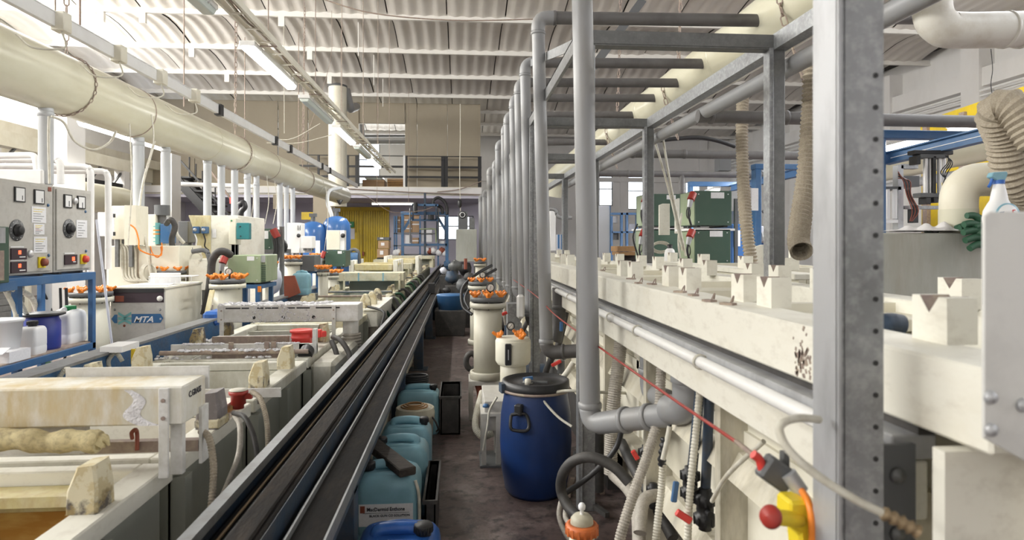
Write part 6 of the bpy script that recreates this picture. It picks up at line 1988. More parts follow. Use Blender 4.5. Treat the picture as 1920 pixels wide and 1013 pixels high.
# blue machine tank
t = thing('blue_machine', 'blue machine housing with a white label behind the right flexible hose', 'machine', onY(1395, 500, 9))
det(t, 'casing', 1371, 1416, 420, 500, 9, .8, 'tankblue', bev=.02)
det(t, 'label', 1377, 1388, 432, 462, 8.98, .01, 'paper')
det(t, 'top_fittings', 1372, 1385, 396, 420, 9.1, .3, 'bluedk')
t = thing('blue_machine', 'blue pump machine with a grey cylinder left of the far galvanised post', 'machine', onY(1440, 460, 10))
det(t, 'base', 1420, 1452, 440, 470, 10, .8, 'tankblue', bev=.02)
part('cylinder', G().cyl(onY(1425, 445, 9.9), onY(1452, 445, 9.9), .09, n=16), m['pvc'], t)
det(t, 'body', 1428, 1443, 424, 440, 9.95, .4, 'lilac', bev=.02)
part('pipe_arch', G().tube([onY(1430, 398, 10), onY(1438, 394, 10), onY(1441, 402, 10), onY(1439, 424, 10)], .03, 8), m['dgrey'], t)
# blue monorail frames
def blueframe(lb, Y, bars, post):
    t = thing('monorail_frame', lb, 'gantry', onY(post, 500, Y))
    for b in bars:
        part('beam' if b[1] - b[0] > b[3] - b[2] else 'column', G().box(*bxY(*b, Y, .12)), m['bluefr'], t, bev=.006)
    return t


t = blueframe('blue steel frame standing above the nearer rectifier stack', 12, [(1293, 1382, 341, 349), (1293, 1300, 349, 520)], 1296)
t = blueframe('blue steel frame left of the far galvanised post, paper taped to it', 7.2, [(1416, 1514, 308, 317), (1417, 1428, 317, 560)], 1422)
solo('paper_notice', G().box(*bxY(1409, 1422, 353, 395, 7.15, .005)), m['paper'], 'paper notice taped to the blue column left of the far galvanised post', 'notice')
t = blueframe('blue steel frame right of the near blurred post', 5.6, [(1655, 1852, 246, 259), (1655, 1662, 259, 520)], 1658)
for k, (A, B, lb) in enumerate([(onY(1662, 298, 5.7), onY(1915, 236, 4.6), 'blue monorail beam rising behind the big flexible hose'), (onY(1372, 353, 12), onY(1520, 318, 8), 'blue monorail beam crossing behind the far galvanised post')]):
    t = thing('monorail_beam', lb, 'beam', A)
    part('web', G().bar(A, B, .03, .09), m['bluefr'], t)
    for dz in (-.05, .05):
        part('flange', G().bar(A + Vector((0, 0, dz)), B + Vector((0, 0, dz)), .09, .012), m['bluefr'], t)
    part('wire', G().bar(A + Vector((0, -.06, .0)), B + Vector((0, -.06, .0)), .006, .006), m['white'], t)
# yellow crane beam on the right wall
t = thing('crane_beam', 'yellow crane beam with posts high along the right wall', 'beam', (11, 12, 4))
A, B = onX(1735, 245, 11.5), onX(1960, 172, 11.5)
part('girder', G().bar(A, B, .25, .42), m['yellow'], t)
A2, B2 = onX(1735, 330, 11.5), onX(1960, 290, 11.5)
part('lower_panel', G().box(11.4, 11.45, B2.y, A2.y, 1.8, A.z - .4), m['yellow'], t)
for px in (1745, 1815, 1880):
    y = YX(px, 11.4)
    part('post', G().box(11.3, 11.4, y, y + .15, 1.0, 4.6), m['stained'], t)
t = thing('wall_pipe', 'cream round pipe running low behind the pneumatic cylinders', 'pipe', (8, 10, 2.5))
A, B = onY(1650, 322, 10), onY(1930, 262, 8)
part('pipe_body', G().cyl(A, B, .17, n=20), m['duct'], t)
part('pipe_body', G().cyl(A + Vector((0, 0, -.28)), B + Vector((0, 0, -.3)), .07, n=14), m['pvc'], t, 'thin grey pipe')
# pneumatic machine
Y = 5.2
t = thing('pneumatic_lift', 'black and silver pneumatic cylinder unit hanging from the blue monorail', 'machine', onY(1752, 370, Y))
for (a, b) in ((1731, 1740), (1742, 1750), (1757, 1765), (1767, 1773)):
    part('cylinder', G().cyl(onY((a + b) / 2, 362, Y), onY((a + b) / 2, 294, Y), (b - a) / 2 * Y / 1200, n=14), m['steel'], t, 'silver cylinder')
for (a, b, c, d, mt) in ((1716, 1788, 282, 289, 'black'), (1726, 1776, 289, 296, 'dgrey'), (1726, 1776, 362, 370, 'dgrey'), (1737, 1746, 370, 383, 'black'), (1752, 1764, 370, 380, 'black'), (1750, 1756, 292, 364, 'black'), (1719, 1727, 292, 308, 'black')):
    det(t, 'bracket', a, b, c, d, Y - .04, .1, mt, None, .004)
for k in range(4):
    part('air_hose', G().tube([onY(1772 + k * 2, 292, Y - .08), onY(1786 - k * 3, 305, Y - .1), onY(1776 - k * 4, 325, Y - .1), onY(1768 + k * 6, 345, Y - .08), onY(1762 + k * 8, 366, Y - .08)], .004, 6), m['black'], t)
t = thing('pneumatic_lift', 'second cylinder unit with hoses, left of the silver cylinders', 'machine', onY(1690, 420, 6))
for (a, b) in ((1661, 1668), (1673, 1682)):
    part('cylinder', G().cyl(onY((a + b) / 2, 410, 6), onY((a + b) / 2, 355, 6), (b - a) / 2 * 6 / 1200, n=12), m['steel'], t)
for (a, b, c, d, mt) in ((1684, 1694, 310, 430, 'galvlight'), (1660, 1690, 350, 356, 'dgrey'), (1690, 1722, 308, 316, 'galv'), (1694, 1724, 330, 350, 'dgrey'), (1696, 1765, 386, 392, 'galv'), (1660, 1684, 412, 418, 'white'), (1712, 1722, 385, 418, 'black')):
    det(t, 'frame_bar', a, b, c, d, 6, .08, mt)
for k in range(5):
    part('air_hose', G().tube([onY(1684, 322 + k * 3, 5.95), onY(1694 + k * 3, 340, 5.93), onY(1700 + k * 2, 365, 5.93), onY(1710 + k * 3, 395, 5.95), onY(1706 + k, 415, 5.95)], .005, 6), m['black'] if k % 2 else m['rust'], t)
# concrete coloured tank at right with things on it
Y = 3.0
cb = bxY(1665, 1900, 437, 560, Y, .28)
zc_ = cb[5]
t = thing('concrete_tank', 'grey green stained rectangular tank standing at the right', 'tank', ((cb[0] + cb[1]) / 2, 3.1, 0))
part('front_wall', G().box(cb[0] - .12, cb[1] + .5, Y, Y + .06, .3, zc_), m['concrete'], t, bev=.006)
part('side_wall', G().box(cb[0] - .12, cb[0] - .06, Y + .06, Y + .28, .3, zc_), m['concrete'], t)
part('cover', G().box(cb[0] - .06, cb[1] + .5, Y + .06, Y + .28, zc_ - .03, zc_ - .004), m['concrete'], t)
part('leg', G().box(cb[0] - .1, cb[0] - .0, Y + .1, Y + .2, 0, .3), m['concrete'], t)
part('leg', G().box(cb[1] + .3, cb[1] + .4, Y + .1, Y + .2, 0, .3), m['concrete'], t)
sp = onZ(1797, 437, zc_)
sp = Vector((XY(1797, 3.14), 3.14, zc_))
t = thing('duct_elbow', 'cream duct elbow rising from the concrete coloured tank into the flexible hose', 'duct', sp)
r = 34 * 3.14 / 1200
part('spigot', G().cyl(sp, sp + Vector((0, 0, .125)), r, n=30), m['duct'], t)
top = sp + Vector((0, 0, .12))
part('elbow', G().tube(elbowpath([top, top + Vector((0, 0, .16)), top + Vector((.17, -.03, .16))], .12, 7), r * .98, 28, False), m['cream'], t)
hz = top + Vector((.15, -.02, .16))
solo('flexible_hose', G().hose([hz, hz + Vector((.1, -.02, -.02)), onY(1895, 420, 3.1), onY(1945, 380, 3.0), onY(1900, 330, 2.95), onY(1885, 260, 2.9), onY(1868, 215, 2.85), onY(1885, 200, 2.8), onY(1912, 215, 2.75), onY(1950, 270, 2.7)], .087, .029, .14, 22), m['hoseb'], 'big brown flexible hose looping up at the right edge', 'hose')
for k, (P, r, lb) in enumerate([([(1393, 176, 6.4), (1391, 240, 6.3), (1393, 330, 6.2), (1399, 420, 6.0), (1411, 505, 5.9), (1420, 530, 5.9)], .064, 'long ribbed grey hose hanging straight down from the right duct'),
                                ([(1524, 120, 4.4), (1522, 200, 4.4), (1514, 320, 4.3), (1503, 400, 4.2), (1497, 450, 4.1), (1503, 472, 4.0)], .072, 'ribbed grey hose behind the near post with an open lower end')]):
    solo('flexible_hose', G().hose([onY(*p) for p in P], r, .034, .22, 18), m['hoseb'], lb, 'hose', 'ribbed hoses from the right duct')
p = onY(1412, 545, 5.9)
solo('hose_socket', G().cyl(onY(1415, 560, 5.9), onY(1413, 498, 5.9), .075, n=20), m['tankc'], 'cream socket that the long ribbed hose drops into', 'socket')
# spray bottle
Yb = 2.6
p = Vector((XY(1873, Yb), Yb, ZY(1873, 424, Yb)))
sc = Yb / 1200.0
t = thing('spray_bottle', 'white spray bottle with a blue trigger head and round label', 'bottle', p)
R = []
for (z, w, d) in ((0, 27, 17), (4, 31, 19), (14, 33, 20), (30, 31, 19), (42, 24, 16), (52, 17, 13), (66, 14, 12), (78, 11, 10), (84, 9, 9)):
    R.append([p + Vector((w * sc * cos(2 * pi * j / 28), d * sc * sin(2 * pi * j / 28), z * sc)) for j in range(28)])
part('body', G().rings(R), m['white'], t)
part('collar', G().cyl(p + Vector((0, 0, 84 * sc)), p + Vector((0, 0, 92 * sc)), 10 * sc, n=20), m['canblue2'], t)
part('trigger_head', G().prism([(p.x - 22 * sc, p.z + 98 * sc), (p.x - 9 * sc, p.z + 91 * sc), (p.x + 8 * sc, p.z + 91 * sc), (p.x + 14 * sc, p.z + 104 * sc), (p.x + 12 * sc, p.z + 109 * sc), (p.x - 18 * sc, p.z + 107 * sc)], p.y - 7 * sc, p.y + 7 * sc), m['canblue'], t, 'pale blue spray head', bev=.003)
part('trigger', G().tube([p + Vector((-14 * sc, 0, 96 * sc)), p + Vector((-17 * sc, 0, 86 * sc)), p + Vector((-22 * sc, 0, 78 * sc))], 3 * sc, 8), m['canblue2'], t, 'blue trigger')
lb_ = part('round_label', G().lathe([(0, 0), (27 * sc, 0), (27 * sc, .002), (0, .002)], p + Vector((0, -20.4 * sc, 18 * sc)), 32, axis=(0, -1, 0)), m['canblue'], t, 'round blue label')
part('label_centre', G().lathe([(0, .002), (22 * sc, .002), (22 * sc, .003), (0, .003)], p + Vector((0, -20.4 * sc, 20 * sc)), 28, axis=(0, -1, 0)), m['white'], lb_)
text_part('Top', m['logo'], t, p + Vector((-18 * sc, -20.4 * sc - .0045, 17 * sc)), (1, 0, .08), (0, 0, 1), 15 * sc, bold=.0006, name='label_lettering')
text_part('5', m['redlt'], t, p + Vector((7 * sc, -20.4 * sc - .0045, 19 * sc)), (1, 0, .08), (0, 0, 1), 18 * sc, bold=.0006, name='label_digit')
# gloves and cloth
def glove(lb, c, s, ang, mt='glove', drop=0):
    t = thing('rubber_glove', lb, 'glove', c)
    c = Vector(c)
    U = Vector((cos(ang), sin(ang) * .3, 0))
    V = Vector((0, -.3, -1)) if drop else Vector((-sin(ang), cos(ang), 0))
    Q = lambda u, v, w: c + U * u * s + V * v * s + Vector((0, 0, w * s))
    g = G().ball(c + Vector((0, 0, .02 * s)), .05 * s, 12, (1.1, .8, .5))
    part('palm', g, m[mt], t)
    for k in range(4):
        v = (-.035 + .024 * k)
        part('finger', G().tube([Q(-.02, v, .012), Q(-.06, v * 1.15, .018), Q(-.095 - .012 * (k in (1, 2)), v * 1.3, .008)], [.0155 * s, .0125 * s], 10, sub=4), m[mt], t)
    part('thumb', G().tube([Q(.01, -.04, .01), Q(-.03, -.075, .012), Q(-.07, -.085, .004)], [.017 * s, .012 * s], 10, sub=4), m[mt], t)
    part('cuff', G().lathe([(.04 * s, 0), (.045 * s, .03 * s), (.05 * s, .07 * s), (.046 * s, .07 * s)], Q(.03, 0, .02), 16, axis=U), m['stained'], t)


glove('dark green rubber glove drooping over the tank edge below the spray bottle', onY(1850, 447, 2.93) + Vector((0, 0, 0)), 1.25, .3, drop=1)
glove('dark green rubber glove lying flat beside the spray bottle', onY(1848, 431, 2.98), 1.15, .1)
solo('glove_tip', G().tube([onY(1736, 434, 3.1), onY(1748, 432, 3.1), onY(1758, 433, 3.1)], .014, 10), m['glove'], 'dark green glove fingertip poking out under the white cloth', 'glove')
P0 = onY(1725, 436, 3.1)
g = G().grid(lambda u, v: P0 + Vector(((u - .5) * .34, (v - .5) * .22, .008 + .075 * max(0, sin(pi * u)) ** .6 * (sin(pi * v) ** .6) * (.45 + .35 * sin(13 * u + 5 * v) + .3 * sin(21 * u - 9 * v)) * (.25 + 1.1 * u * u))), 26, 16)
g.grid(lambda u, v: P0 + Vector(((u - .5) * .34, (v - .5) * .22, .004)), 2, 2)
solo('white_cloth', g, m['cloth'], 'crumpled white cloth on the concrete coloured tank', 'cloth')
# near plate at right edge
Y = .93
t = thing('steel_plate', 'blurred grey steel plate with bolts cut off by the right picture edge', 'plate', (XY(1870, Y), Y, 0))
xa = XY(1846, Y)
part('plate_body', G().prism([(xa, ZY(1850, 822, Y)), (xa + .5, ZY(1850, 818, Y) - .28), (xa + .5, 1.70), (xa + .01, 1.698), (xa, 1.69)], Y, Y + .006), m['plate'], t, bev=.001)
for (px, py) in ((1856, 745), (1857, 806), (1917, 760)):
    part('bolt', G().lathe([(0, 0), (.011, 0), (.009, .006), (0, .009)], onY(px, py, Y - .001), 14, axis=(0, -1, 0)), m['galvlight'], t)
part('support', G().box(xa + .3, xa + .36, Y + .02, Y + .08, 0, 1.5), m['galv'], t)

# ================================================================ AISLE OBJECTS
# blue drum
dc = Vector((.50, 4.23, 0))
t = thing('blue_drum', 'large dark blue plastic drum with black clamped lid on the aisle floor', 'drum', dc)
part('body', G().lathe([(0, 0), (.185, 0), (.205, .03), (.228, .16), (.238, .34), (.232, .52), (.215, .62), (.208, .68), (.2, .70)], dc, 48), m['drum'], t)
lid = part('lid', G().lathe([(.205, .68), (.222, .685), (.225, .70), (.222, .74), (.205, .745), (.196, .725), (.12, .722), (.11, .73), (0, .73)], dc, 48), m['black'], t, 'black lid')
part('clamp_ring', G().lathe([(.21, .672), (.228, .674), (.228, .688), (.21, .69)], dc, 48), m['stained'], t, 'dark metal clamp ring')
part('clamp_lever', G().cbox(dc + Vector((-.225, -.05, .70)), (.03, .07, .06), .2), m['bluedk'], t)
hp = dc + Vector((-.13, -.19, .52))
part('grip', G().tube([hp + Vector((-.05, -.01, .04)), hp + Vector((-.055, -.03, -.03)), hp + Vector((-.03, -.035, -.05)), hp + Vector((.04, -.05, -.05)), hp + Vector((.06, -.04, -.02)), hp + Vector((.045, -.02, .04)), hp + Vector((0, -.02, .05)), hp + Vector((-.05, -.01, .04))], .011, 10), m['black'], t, 'black handle')
part('grip_mount', G().cbox(hp + Vector((0, -.005, .07)), (.05, .05, .07), -.5), m['black'], t, bev=.008)
part('plug', G().lathe([(0, .725), (.022, .725), (.02, .76), (0, .762)], dc + Vector((-.06, -.08, 0)), 14), m['hosew'], lid)
part('raised_bar', G().cbox(dc + Vector((.0, -.06, .735)), (.14, .018, .012), -.2), m['dgrey'], lid)
# valve on drum
v0 = onY(1000, 722, 4.15)
t = thing('drum_valve', 'grey threaded valve with a blue lever lying on the blue drum lid', 'valve', v0)
part('body', G().tube([onY(985, 717, 4.2), onY(996, 727, 4.15), onY(1008, 737, 4.1)], [.026, .018], 14), m['dgrey'], t)
for k in range(5):
    q = onY(990 + k * 4, 720 + k * 4, 4.17 - .015 * k)
    part('thread_ring', G().lathe([(.02, -.004), (.029, -.004), (.029, .004), (.02, .004)], q, 14, axis=(.5, -.4, -.5)), m['galv'], t)
part('tee', G().tube([onY(1005, 733, 4.1), onY(1022, 735, 4.1), onY(1036, 736, 4.1)], .018, 10), m['pvcdark'], t)
part('lever', G().cbox(onY(990, 710, 4.2), (.065, .02, .02), 0, 0, -.15), m['bluefr'], t, 'blue lever')
solo('thin_tube', G().tube([onY(1010, 740, 4.05), onY(1030, 765, 4.0), onY(1050, 785, 3.95), onY(1072, 800, 3.9)], .008, 8), m['hosew'], 'thin tube leading from the drum valve down to the galvanised post', 'tube')
solo('thin_tube', G().tube([onY(1016, 742, 4.1), onY(1040, 736, 4.05), onY(1072, 733, 4.0), onY(1130, 736, 4.0), onY(1200, 738, 4.1)], .010, 8), m['hosew'], 'pale tube running level from the drum valve toward the tank wall', 'tube')
# filters
filter_unit('tall cream filter housing with five orange wing knobs in the middle of the aisle edge', .262, 6.1, .36, 1.13, .135, .172, 'filter', 6, 1.25, True, True)
solo('filter_plinth', G().box(.08, .42, 5.95, 6.3, .32, .36).box(.08, .12, 5.95, 6.0, 0, .32).box(.38, .42, 5.95, 6.0, 0, .32).box(.08, .12, 6.25, 6.3, 0, .32).box(.38, .42, 6.25, 6.3, 0, .32), m['cab'], 'grey legged plinth under the tall cream filter', 'plinth')
solo('drain_valve', G().tube([onY(896, 722, 6.05), onY(900, 740, 6.0), onY(898, 760, 6.0)], .03, 10), m['rust'], 'rusty drain valve hanging under the tall cream filter', 'valve')
filter_unit('far cream filter with orange knobs behind the tall one', .27, 8.5, .3, 1.13, .14, .17, 'filter', 6, 1.2, True, True)
filter_unit('small far filter with orange top at the foot of the far upright pipes', XY(900, 13.5), 13.5, .3, 1.25, .1, .13, 'filter', 4, 1.6, False, False)
t = filter_unit('short white topped filter with a black handle strap beside the blue drum', .425, 5.15, .28, .88, .105, .14, 'filter', 3, 1.2, False, False, lidm='filterw')
part('white_collar', G().lathe([(.10, .66), (.125, .67), (.143, .70), (.143, .86), (.138, .868), (.1, .868)], (.425, 5.15, 0), 32), m['filterw'], t, 'wide off white collar')
part('strap', G().cbox((.375, 5.01, .77), (.05, .03, .17), 0, .05), m['black'], t, 'black strap', bev=.006)
part('strap_badge', G().cbox((.375, 4.992, .77), (.008, .004, .08)), m['galvlight'], t)
gc = onY(957, 611, 5.25)
gg = part('pressure_gauge', G().lathe([(0, 0), (.03, 0), (.03, .02), (0, .02)], gc, 20, axis=(0, -1, 0)), m['gauge'], t, 'round pressure gauge')
part('bezel', G().lathe([(.028, 0), (.035, 0), (.035, .026), (.028, .026)], gc, 20, axis=(0, -1, 0)), m['black'], gg)
part('needle', G().bar(gc + Vector((-.012, -.024, -.014)), gc + Vector((.01, -.024, .014)), .003, .002, up=(0, 1, 0)), m['black'], gg)
part('base_body', G().lathe([(0, .2), (.1, .2), (.1, .3), (0, .3)], (.425, 5.15, 0), 24), m['filter'], t)
# grey box stand
t = thing('box_stand', 'grey metal box stand under the short white topped filter', 'stand', (.33, 4.85, 0))
b_ = bxY(908, 985, 722, 765, 4.75, .35)
part('box_body', G().box(b_[0], b_[1], 4.75, 5.3, .45 - .2, .52 - .05), m['cab'], t, bev=.004)
part('ledge', G().box(XY(902, 4.7), XY(945, 4.7), 4.7, 5.0, .37, .39), m['cab'], t)
for x in (XY(903, 4.7), XY(930, 4.7)):
    for y in (4.7, 4.97):
        part('leg', G().box(x, x + .035, y, y + .035, .015, .37), m['cab'], t)
part('foot_plate', G().box(XY(900, 4.7), XY(945, 4.7), 4.68, 5.02, 0, .015), m['dgrey'], t)
part('blue_cap', G().lathe([(0, 0), (.025, 0), (.02, .02), (0, .022)], onY(911, 762, 4.72) + Vector((0, 0, -.005)), 14), m['bluefr'], t)
solo('tube', G().tube([onY(932, 745, 4.6), onY(918, 770, 4.62), onY(914, 800, 4.62), onY(906, 845, 4.62)], .008, 8), m['hosew'], 'thin pale tube hanging beside the grey box stand', 'tube')
solo('ribbed_hose', G().hose([onY(905, 735, 5.4), onY(893, 780, 5.2), onY(893, 805, 5.1), onY(905, 818, 5.05), onY(925, 812, 5.05)], .03, .012, .12, 12), m['hosew'], 'pale ribbed hose curling at the foot of the grey box stand', 'hose')
for k in range(2):
    solo('hose_coil', G().tube([onY(884 + 10 * cos(a_), 678 + 15 * sin(a_), 6.6 + .15 * k) for a_ in [pi * .3 + j * pi / 6 for j in range(10)]], .03, 8), m['rubber'], ['black hose coil left of the tall cream filter foot, front loop', 'black hose coil left of the tall cream filter foot, rear loop'][k], 'hose')
for k, (P, r) in enumerate([([(922, 498, 8.9), (900, 510, 8.7), (880, 525, 8.6), (866, 545, 8.5), (868, 575, 8.4), (885, 590, 8.3)], .022), ([(930, 505, 8.9), (905, 520, 8.7), (885, 535, 8.5), (872, 560, 8.4), (880, 580, 8.3)], .02)]):
    solo('black_hose', G().tube([onY(*p) for p in P], r, 8), m['black'], ['upper black hose arching to the far cream filter', 'lower black hose arching to the far cream filter'][k], 'hose')
solo('cream_panel_box', G().box(*bxY(969, 984, 553, 598, 6.0, .05)), m['pvcwhite'], 'rounded white panel hanging between the upright pipes', 'panel', bev=.02)
solo('grey_cabinet', G().box(*bxY(952, 975, 570, 700, 6.6, .2)), m['galv'], 'grey metal cabinet side behind the short white topped filter', 'cabinet')
t = thing('valve_lever', 'orange valve lever below the second upright pipe elbow', 'valve', onY(1040, 690, 5.2))
part('lever', G().bar(onY(1034, 686, 5.1), onY(1052, 677, 5.1), .03, .025), m['redlt'], t, 'orange red lever', bev=.005)
part('body', G().cyl(onY(1052, 700, 5.15), onY(1052, 676, 5.15), .03, n=12), m['dgrey'], t)
solo('blue_lever', G().box(*bxY(1050, 1056, 604, 622, 5.2, .03)), m['bluefr'], 'small blue lever between the second and nearest upright pipes', 'lever', bev=.004)
solo('orange_lever', G().bar(onY(941, 590, 6.4), onY(951, 586, 6.4), .03, .03), m['redlt'], 'small orange lever right of the tall cream filter', 'lever', bev=.005)

# jerrycans and crates along the rail
def oz(px, py):
    return onZ(px, py, 0)


JX = -.215
cans = [('nearest jerrycan, bright blue with a black cap, cut off by the bottom edge', -.27, 2.86, .36, .33, .38, 'canblue2', (.6, -.1), 0.0, None, .042),
        ('pale blue jerrycan with the white printed label under the dark plank', -.385, 3.52, .34, .30, .44, 'canblue', (-.62, -.1), 0.0, (0, .53, .82, .26), .036),
        ('pale blue jerrycan third from the front, dark cap at its left', -.36, 3.98, .33, .28, .44, 'canblue', (-.7, -.3), 0, None, .032),
        ('pale blue jerrycan fourth from the front, dark cap at its right', -.36, 4.38, .33, .28, .44, 'canblue', (.7, -.1), 0, None, .03),
        ('pale blue jerrycan behind the cream pail', -.36, 5.66, .36, .30, .38, 'canblue', (.7, -.2), 0, None, .032)]
for (lb, x, y, w, d, h, mt, cap, ang, lab_, cr) in cans:
    t = canister(lb, x, y, 0, w, d, h, mt, 'black', cap, ang=ang, lab=lab_, capr=cr, group='jerrycans along the rail')
    if lab_:
        yy = y - d / 2 - .0035
        zl = h * .53
        part('label_mark', G().box(x - .132, x - .108, yy - .001, yy, zl + .014, zl + .05), m['rust'], t, 'dark red ribbon mark')
        text_part('MacDermid Enthone', m['ink'], t, (x - .098, yy - .0005, zl + .022), (1, 0, 0), (0, 0, 1), .027, name='label_lettering', bold=.0005, sx=.86)
        part('label_rule', G().box(x - .12, x + .12, yy - .001, yy, zl + .011, zl + .0125), m['ink'], t)
        text_part('BLACK GUN CO SOLUTION', m['ink'], t, (x - .085, yy - .0005, zl - .008), (1, 0, 0), (0, 0, 1), .0165, name='label_lettering', bold=.0003)
        part('tape_strip', G().tube([(x + .15, y - .13, .40), (x + .168, y - .14, .33), (x + .171, y - .135, .2), (x + .17, y - .12, .05)], .009, 6), m['hosew'], t, 'dried pale drip')
A, B = Vector((-.52, 3.80, .475)), Vector((-.27, 3.36, .455))
solo('dark_plank', G().bar(A, B, .095, .045), m['darkwood'], 'short dark wooden plank lying across the labelled jerrycan', 'plank', bev=.006)
t = thing('crate', 'black open plastic crate right of the labelled jerrycan', 'crate', (-.12, 3.8, 0))


def crate(t, x0, x1, y0, y1, h, th=.012, mt='rubber'):
    part('side', G().box(x0, x0 + th, y0, y1, 0, h), m[mt], t)
    part('side', G().box(x1 - th, x1, y0, y1, 0, h), m[mt], t)
    part('end', G().box(x0, x1, y0, y0 + th, 0, h), m[mt], t)
    part('end', G().box(x0, x1, y1 - th, y1, 0, h), m[mt], t)
    part('base', G().box(x0, x1, y0, y1, 0, th), m[mt], t)
    part('rim', G().box(x0 - .012, x0 + th, y0 - .012, y1 + .012, h - .02, h).box(x1 - th, x1 + .012, y0 - .012, y1 + .012, h - .02, h).box(x0 + th, x1 - th, y0 - .012, y0 + th, h - .02, h).box(x0 + th, x1 - th, y1 - th, y1 + .012, h - .02, h), m[mt], t)


crate(t, -.185, -.13, 3.38, 3.98, .30, .008)
t = thing('crate', 'black crate behind the cream pail beside the pale blue jerrycan', 'crate', (-.1, 5.9, 0))
crate(t, -.17, .0, 5.52, 6.1, .33)
t = thing('pail', 'cream plastic pail with a rope coil on its lid between the jerrycans', 'pail', (-.345, 4.95, 0))
c = (-.345, 4.95, 0)
part('body', G().lathe([(0, 0), (.125, 0), (.14, .3), (.148, .3), (.148, .325), (.15, .33), (.15, .355), (.145, .36), (.145, .385), (.138, .39), (.13, .385), (.12, .37), (0, .37)], c, 40), m['pail'], t)
part('bail_handle', G().tube([(-.21, 4.86, .33), (-.18, 4.82, .30), (-.165, 4.83, .25), (-.18, 4.88, .22)], .007, 8), m['black'], t, 'dark bail handle')
g = G()
for k in range(3):
    g.tube([(-.35 + (.10 - .02 * k) * cos(a_), 4.95 + (.09 - .015 * k) * sin(a_), .395 + .008 * k) for a_ in [j * pi / 8 for j in range(17)]], .006, 6)
part('wire_coil', g, m['wood'], t, 'rusty wire coil', kind='stuff')
g = G()
for k in range(4):
    g.tube([(-.40 + .11 * cos(a_), 5.75 + .07 * sin(a_), .41 + .018 * k) for a_ in [j * pi / 8 for j in range(17)]], .011, 8)
solo('cable_coil', g, m['black'], 'coil of black cable lying on the jerrycan behind the cream pail', 'cable', kind='stuff')
# floor duct under the rail
t = thing('floor_pipe', 'thick cream pipe lying on the floor under the hoist rail', 'pipe', (-.72, 9, 0))
part('pipe_body', G().cyl((-.76, 3.2, .16), (-.76, 20, .16), .15, n=26), m['filter'], t)
for y in (8.2, 9.6, 12, 15):
    part('collar', G().lathe([(.15, -.03), (.16, -.025), (.16, .025), (.15, .03)], (-.76, y, .16), 26, axis=(0, 1, 0)), m['filter'], t)
# far aisle items
p = oz(846, 590)
t = thing('blue_tub', 'blue round tub filled with material on a dark crate, far along the aisle', 'tub', (p.x - .1, 11.5, .42))
c = (XY(845, 11.6), 11.6, .45)
part('body', G().lathe([(0, 0), (.22, 0), (.25, .24), (.26, .25), (.24, .27), (0, .27)], c, 28), m['bluefr'], t)
t = thing('crate', 'dark grey crate under the blue round tub', 'crate', (c[0], 11.6, 0))
part('crate_body', G().prism([(c[0] - .25, 0), (c[0] + .25, 0), (c[0] + .28, .45), (c[0] - .28, .45)], 11.3, 11.9), m['rubber'], t, bev=.01)
for k, (px, py, Y, s, mt, lb) in enumerate([(832, 508, 14.5, .13, 'lilac', 'small white bottle standing by the far rail'), (848, 520, 13.5, .22, 'bluedk', 'dark blue sack behind the blue round tub'), (868, 535, 12.5, .2, 'dgrey', 'dark sack right of the blue round tub'),
                                            (852, 500, 16, .25, 'galvdark', 'grey bin far down the aisle'), (838, 545, 12.8, .12, 'black', 'black bundle beside the far rail leg'), (872, 505, 16.5, .28, 'black', 'black heap below the machine cabinet'), (880, 520, 13, .16, 'rubber', 'dark pump body behind the far filter')]):
    b = onY(px, py, Y)
    g = G().ball((b.x, Y, max(s * .9, b.z)), s * .75, 10, (.9, .8, .8), .28)
    solo('floor_bundle', g, m[mt], lb, 'bundle')
    if b.z > s * 1.05:
        g = solo('floor_block', G().box(b.x - s * .7, b.x + s * .7, Y - .1, Y + .25, 0, b.z - s * .85), m['rubber'], 'dark plinth under the ' + lb.split(' ', 1)[0] + ' ' + lb.split(' ', 1)[1], 'plinth')
solo('tall_rod', G().cyl(onY(873, 505, 12), onY(873, 485, 12) + Vector((0, 0, -.0)), .03, n=8), m['rust'], 'orange brown rod standing at the aisle end', 'rod')

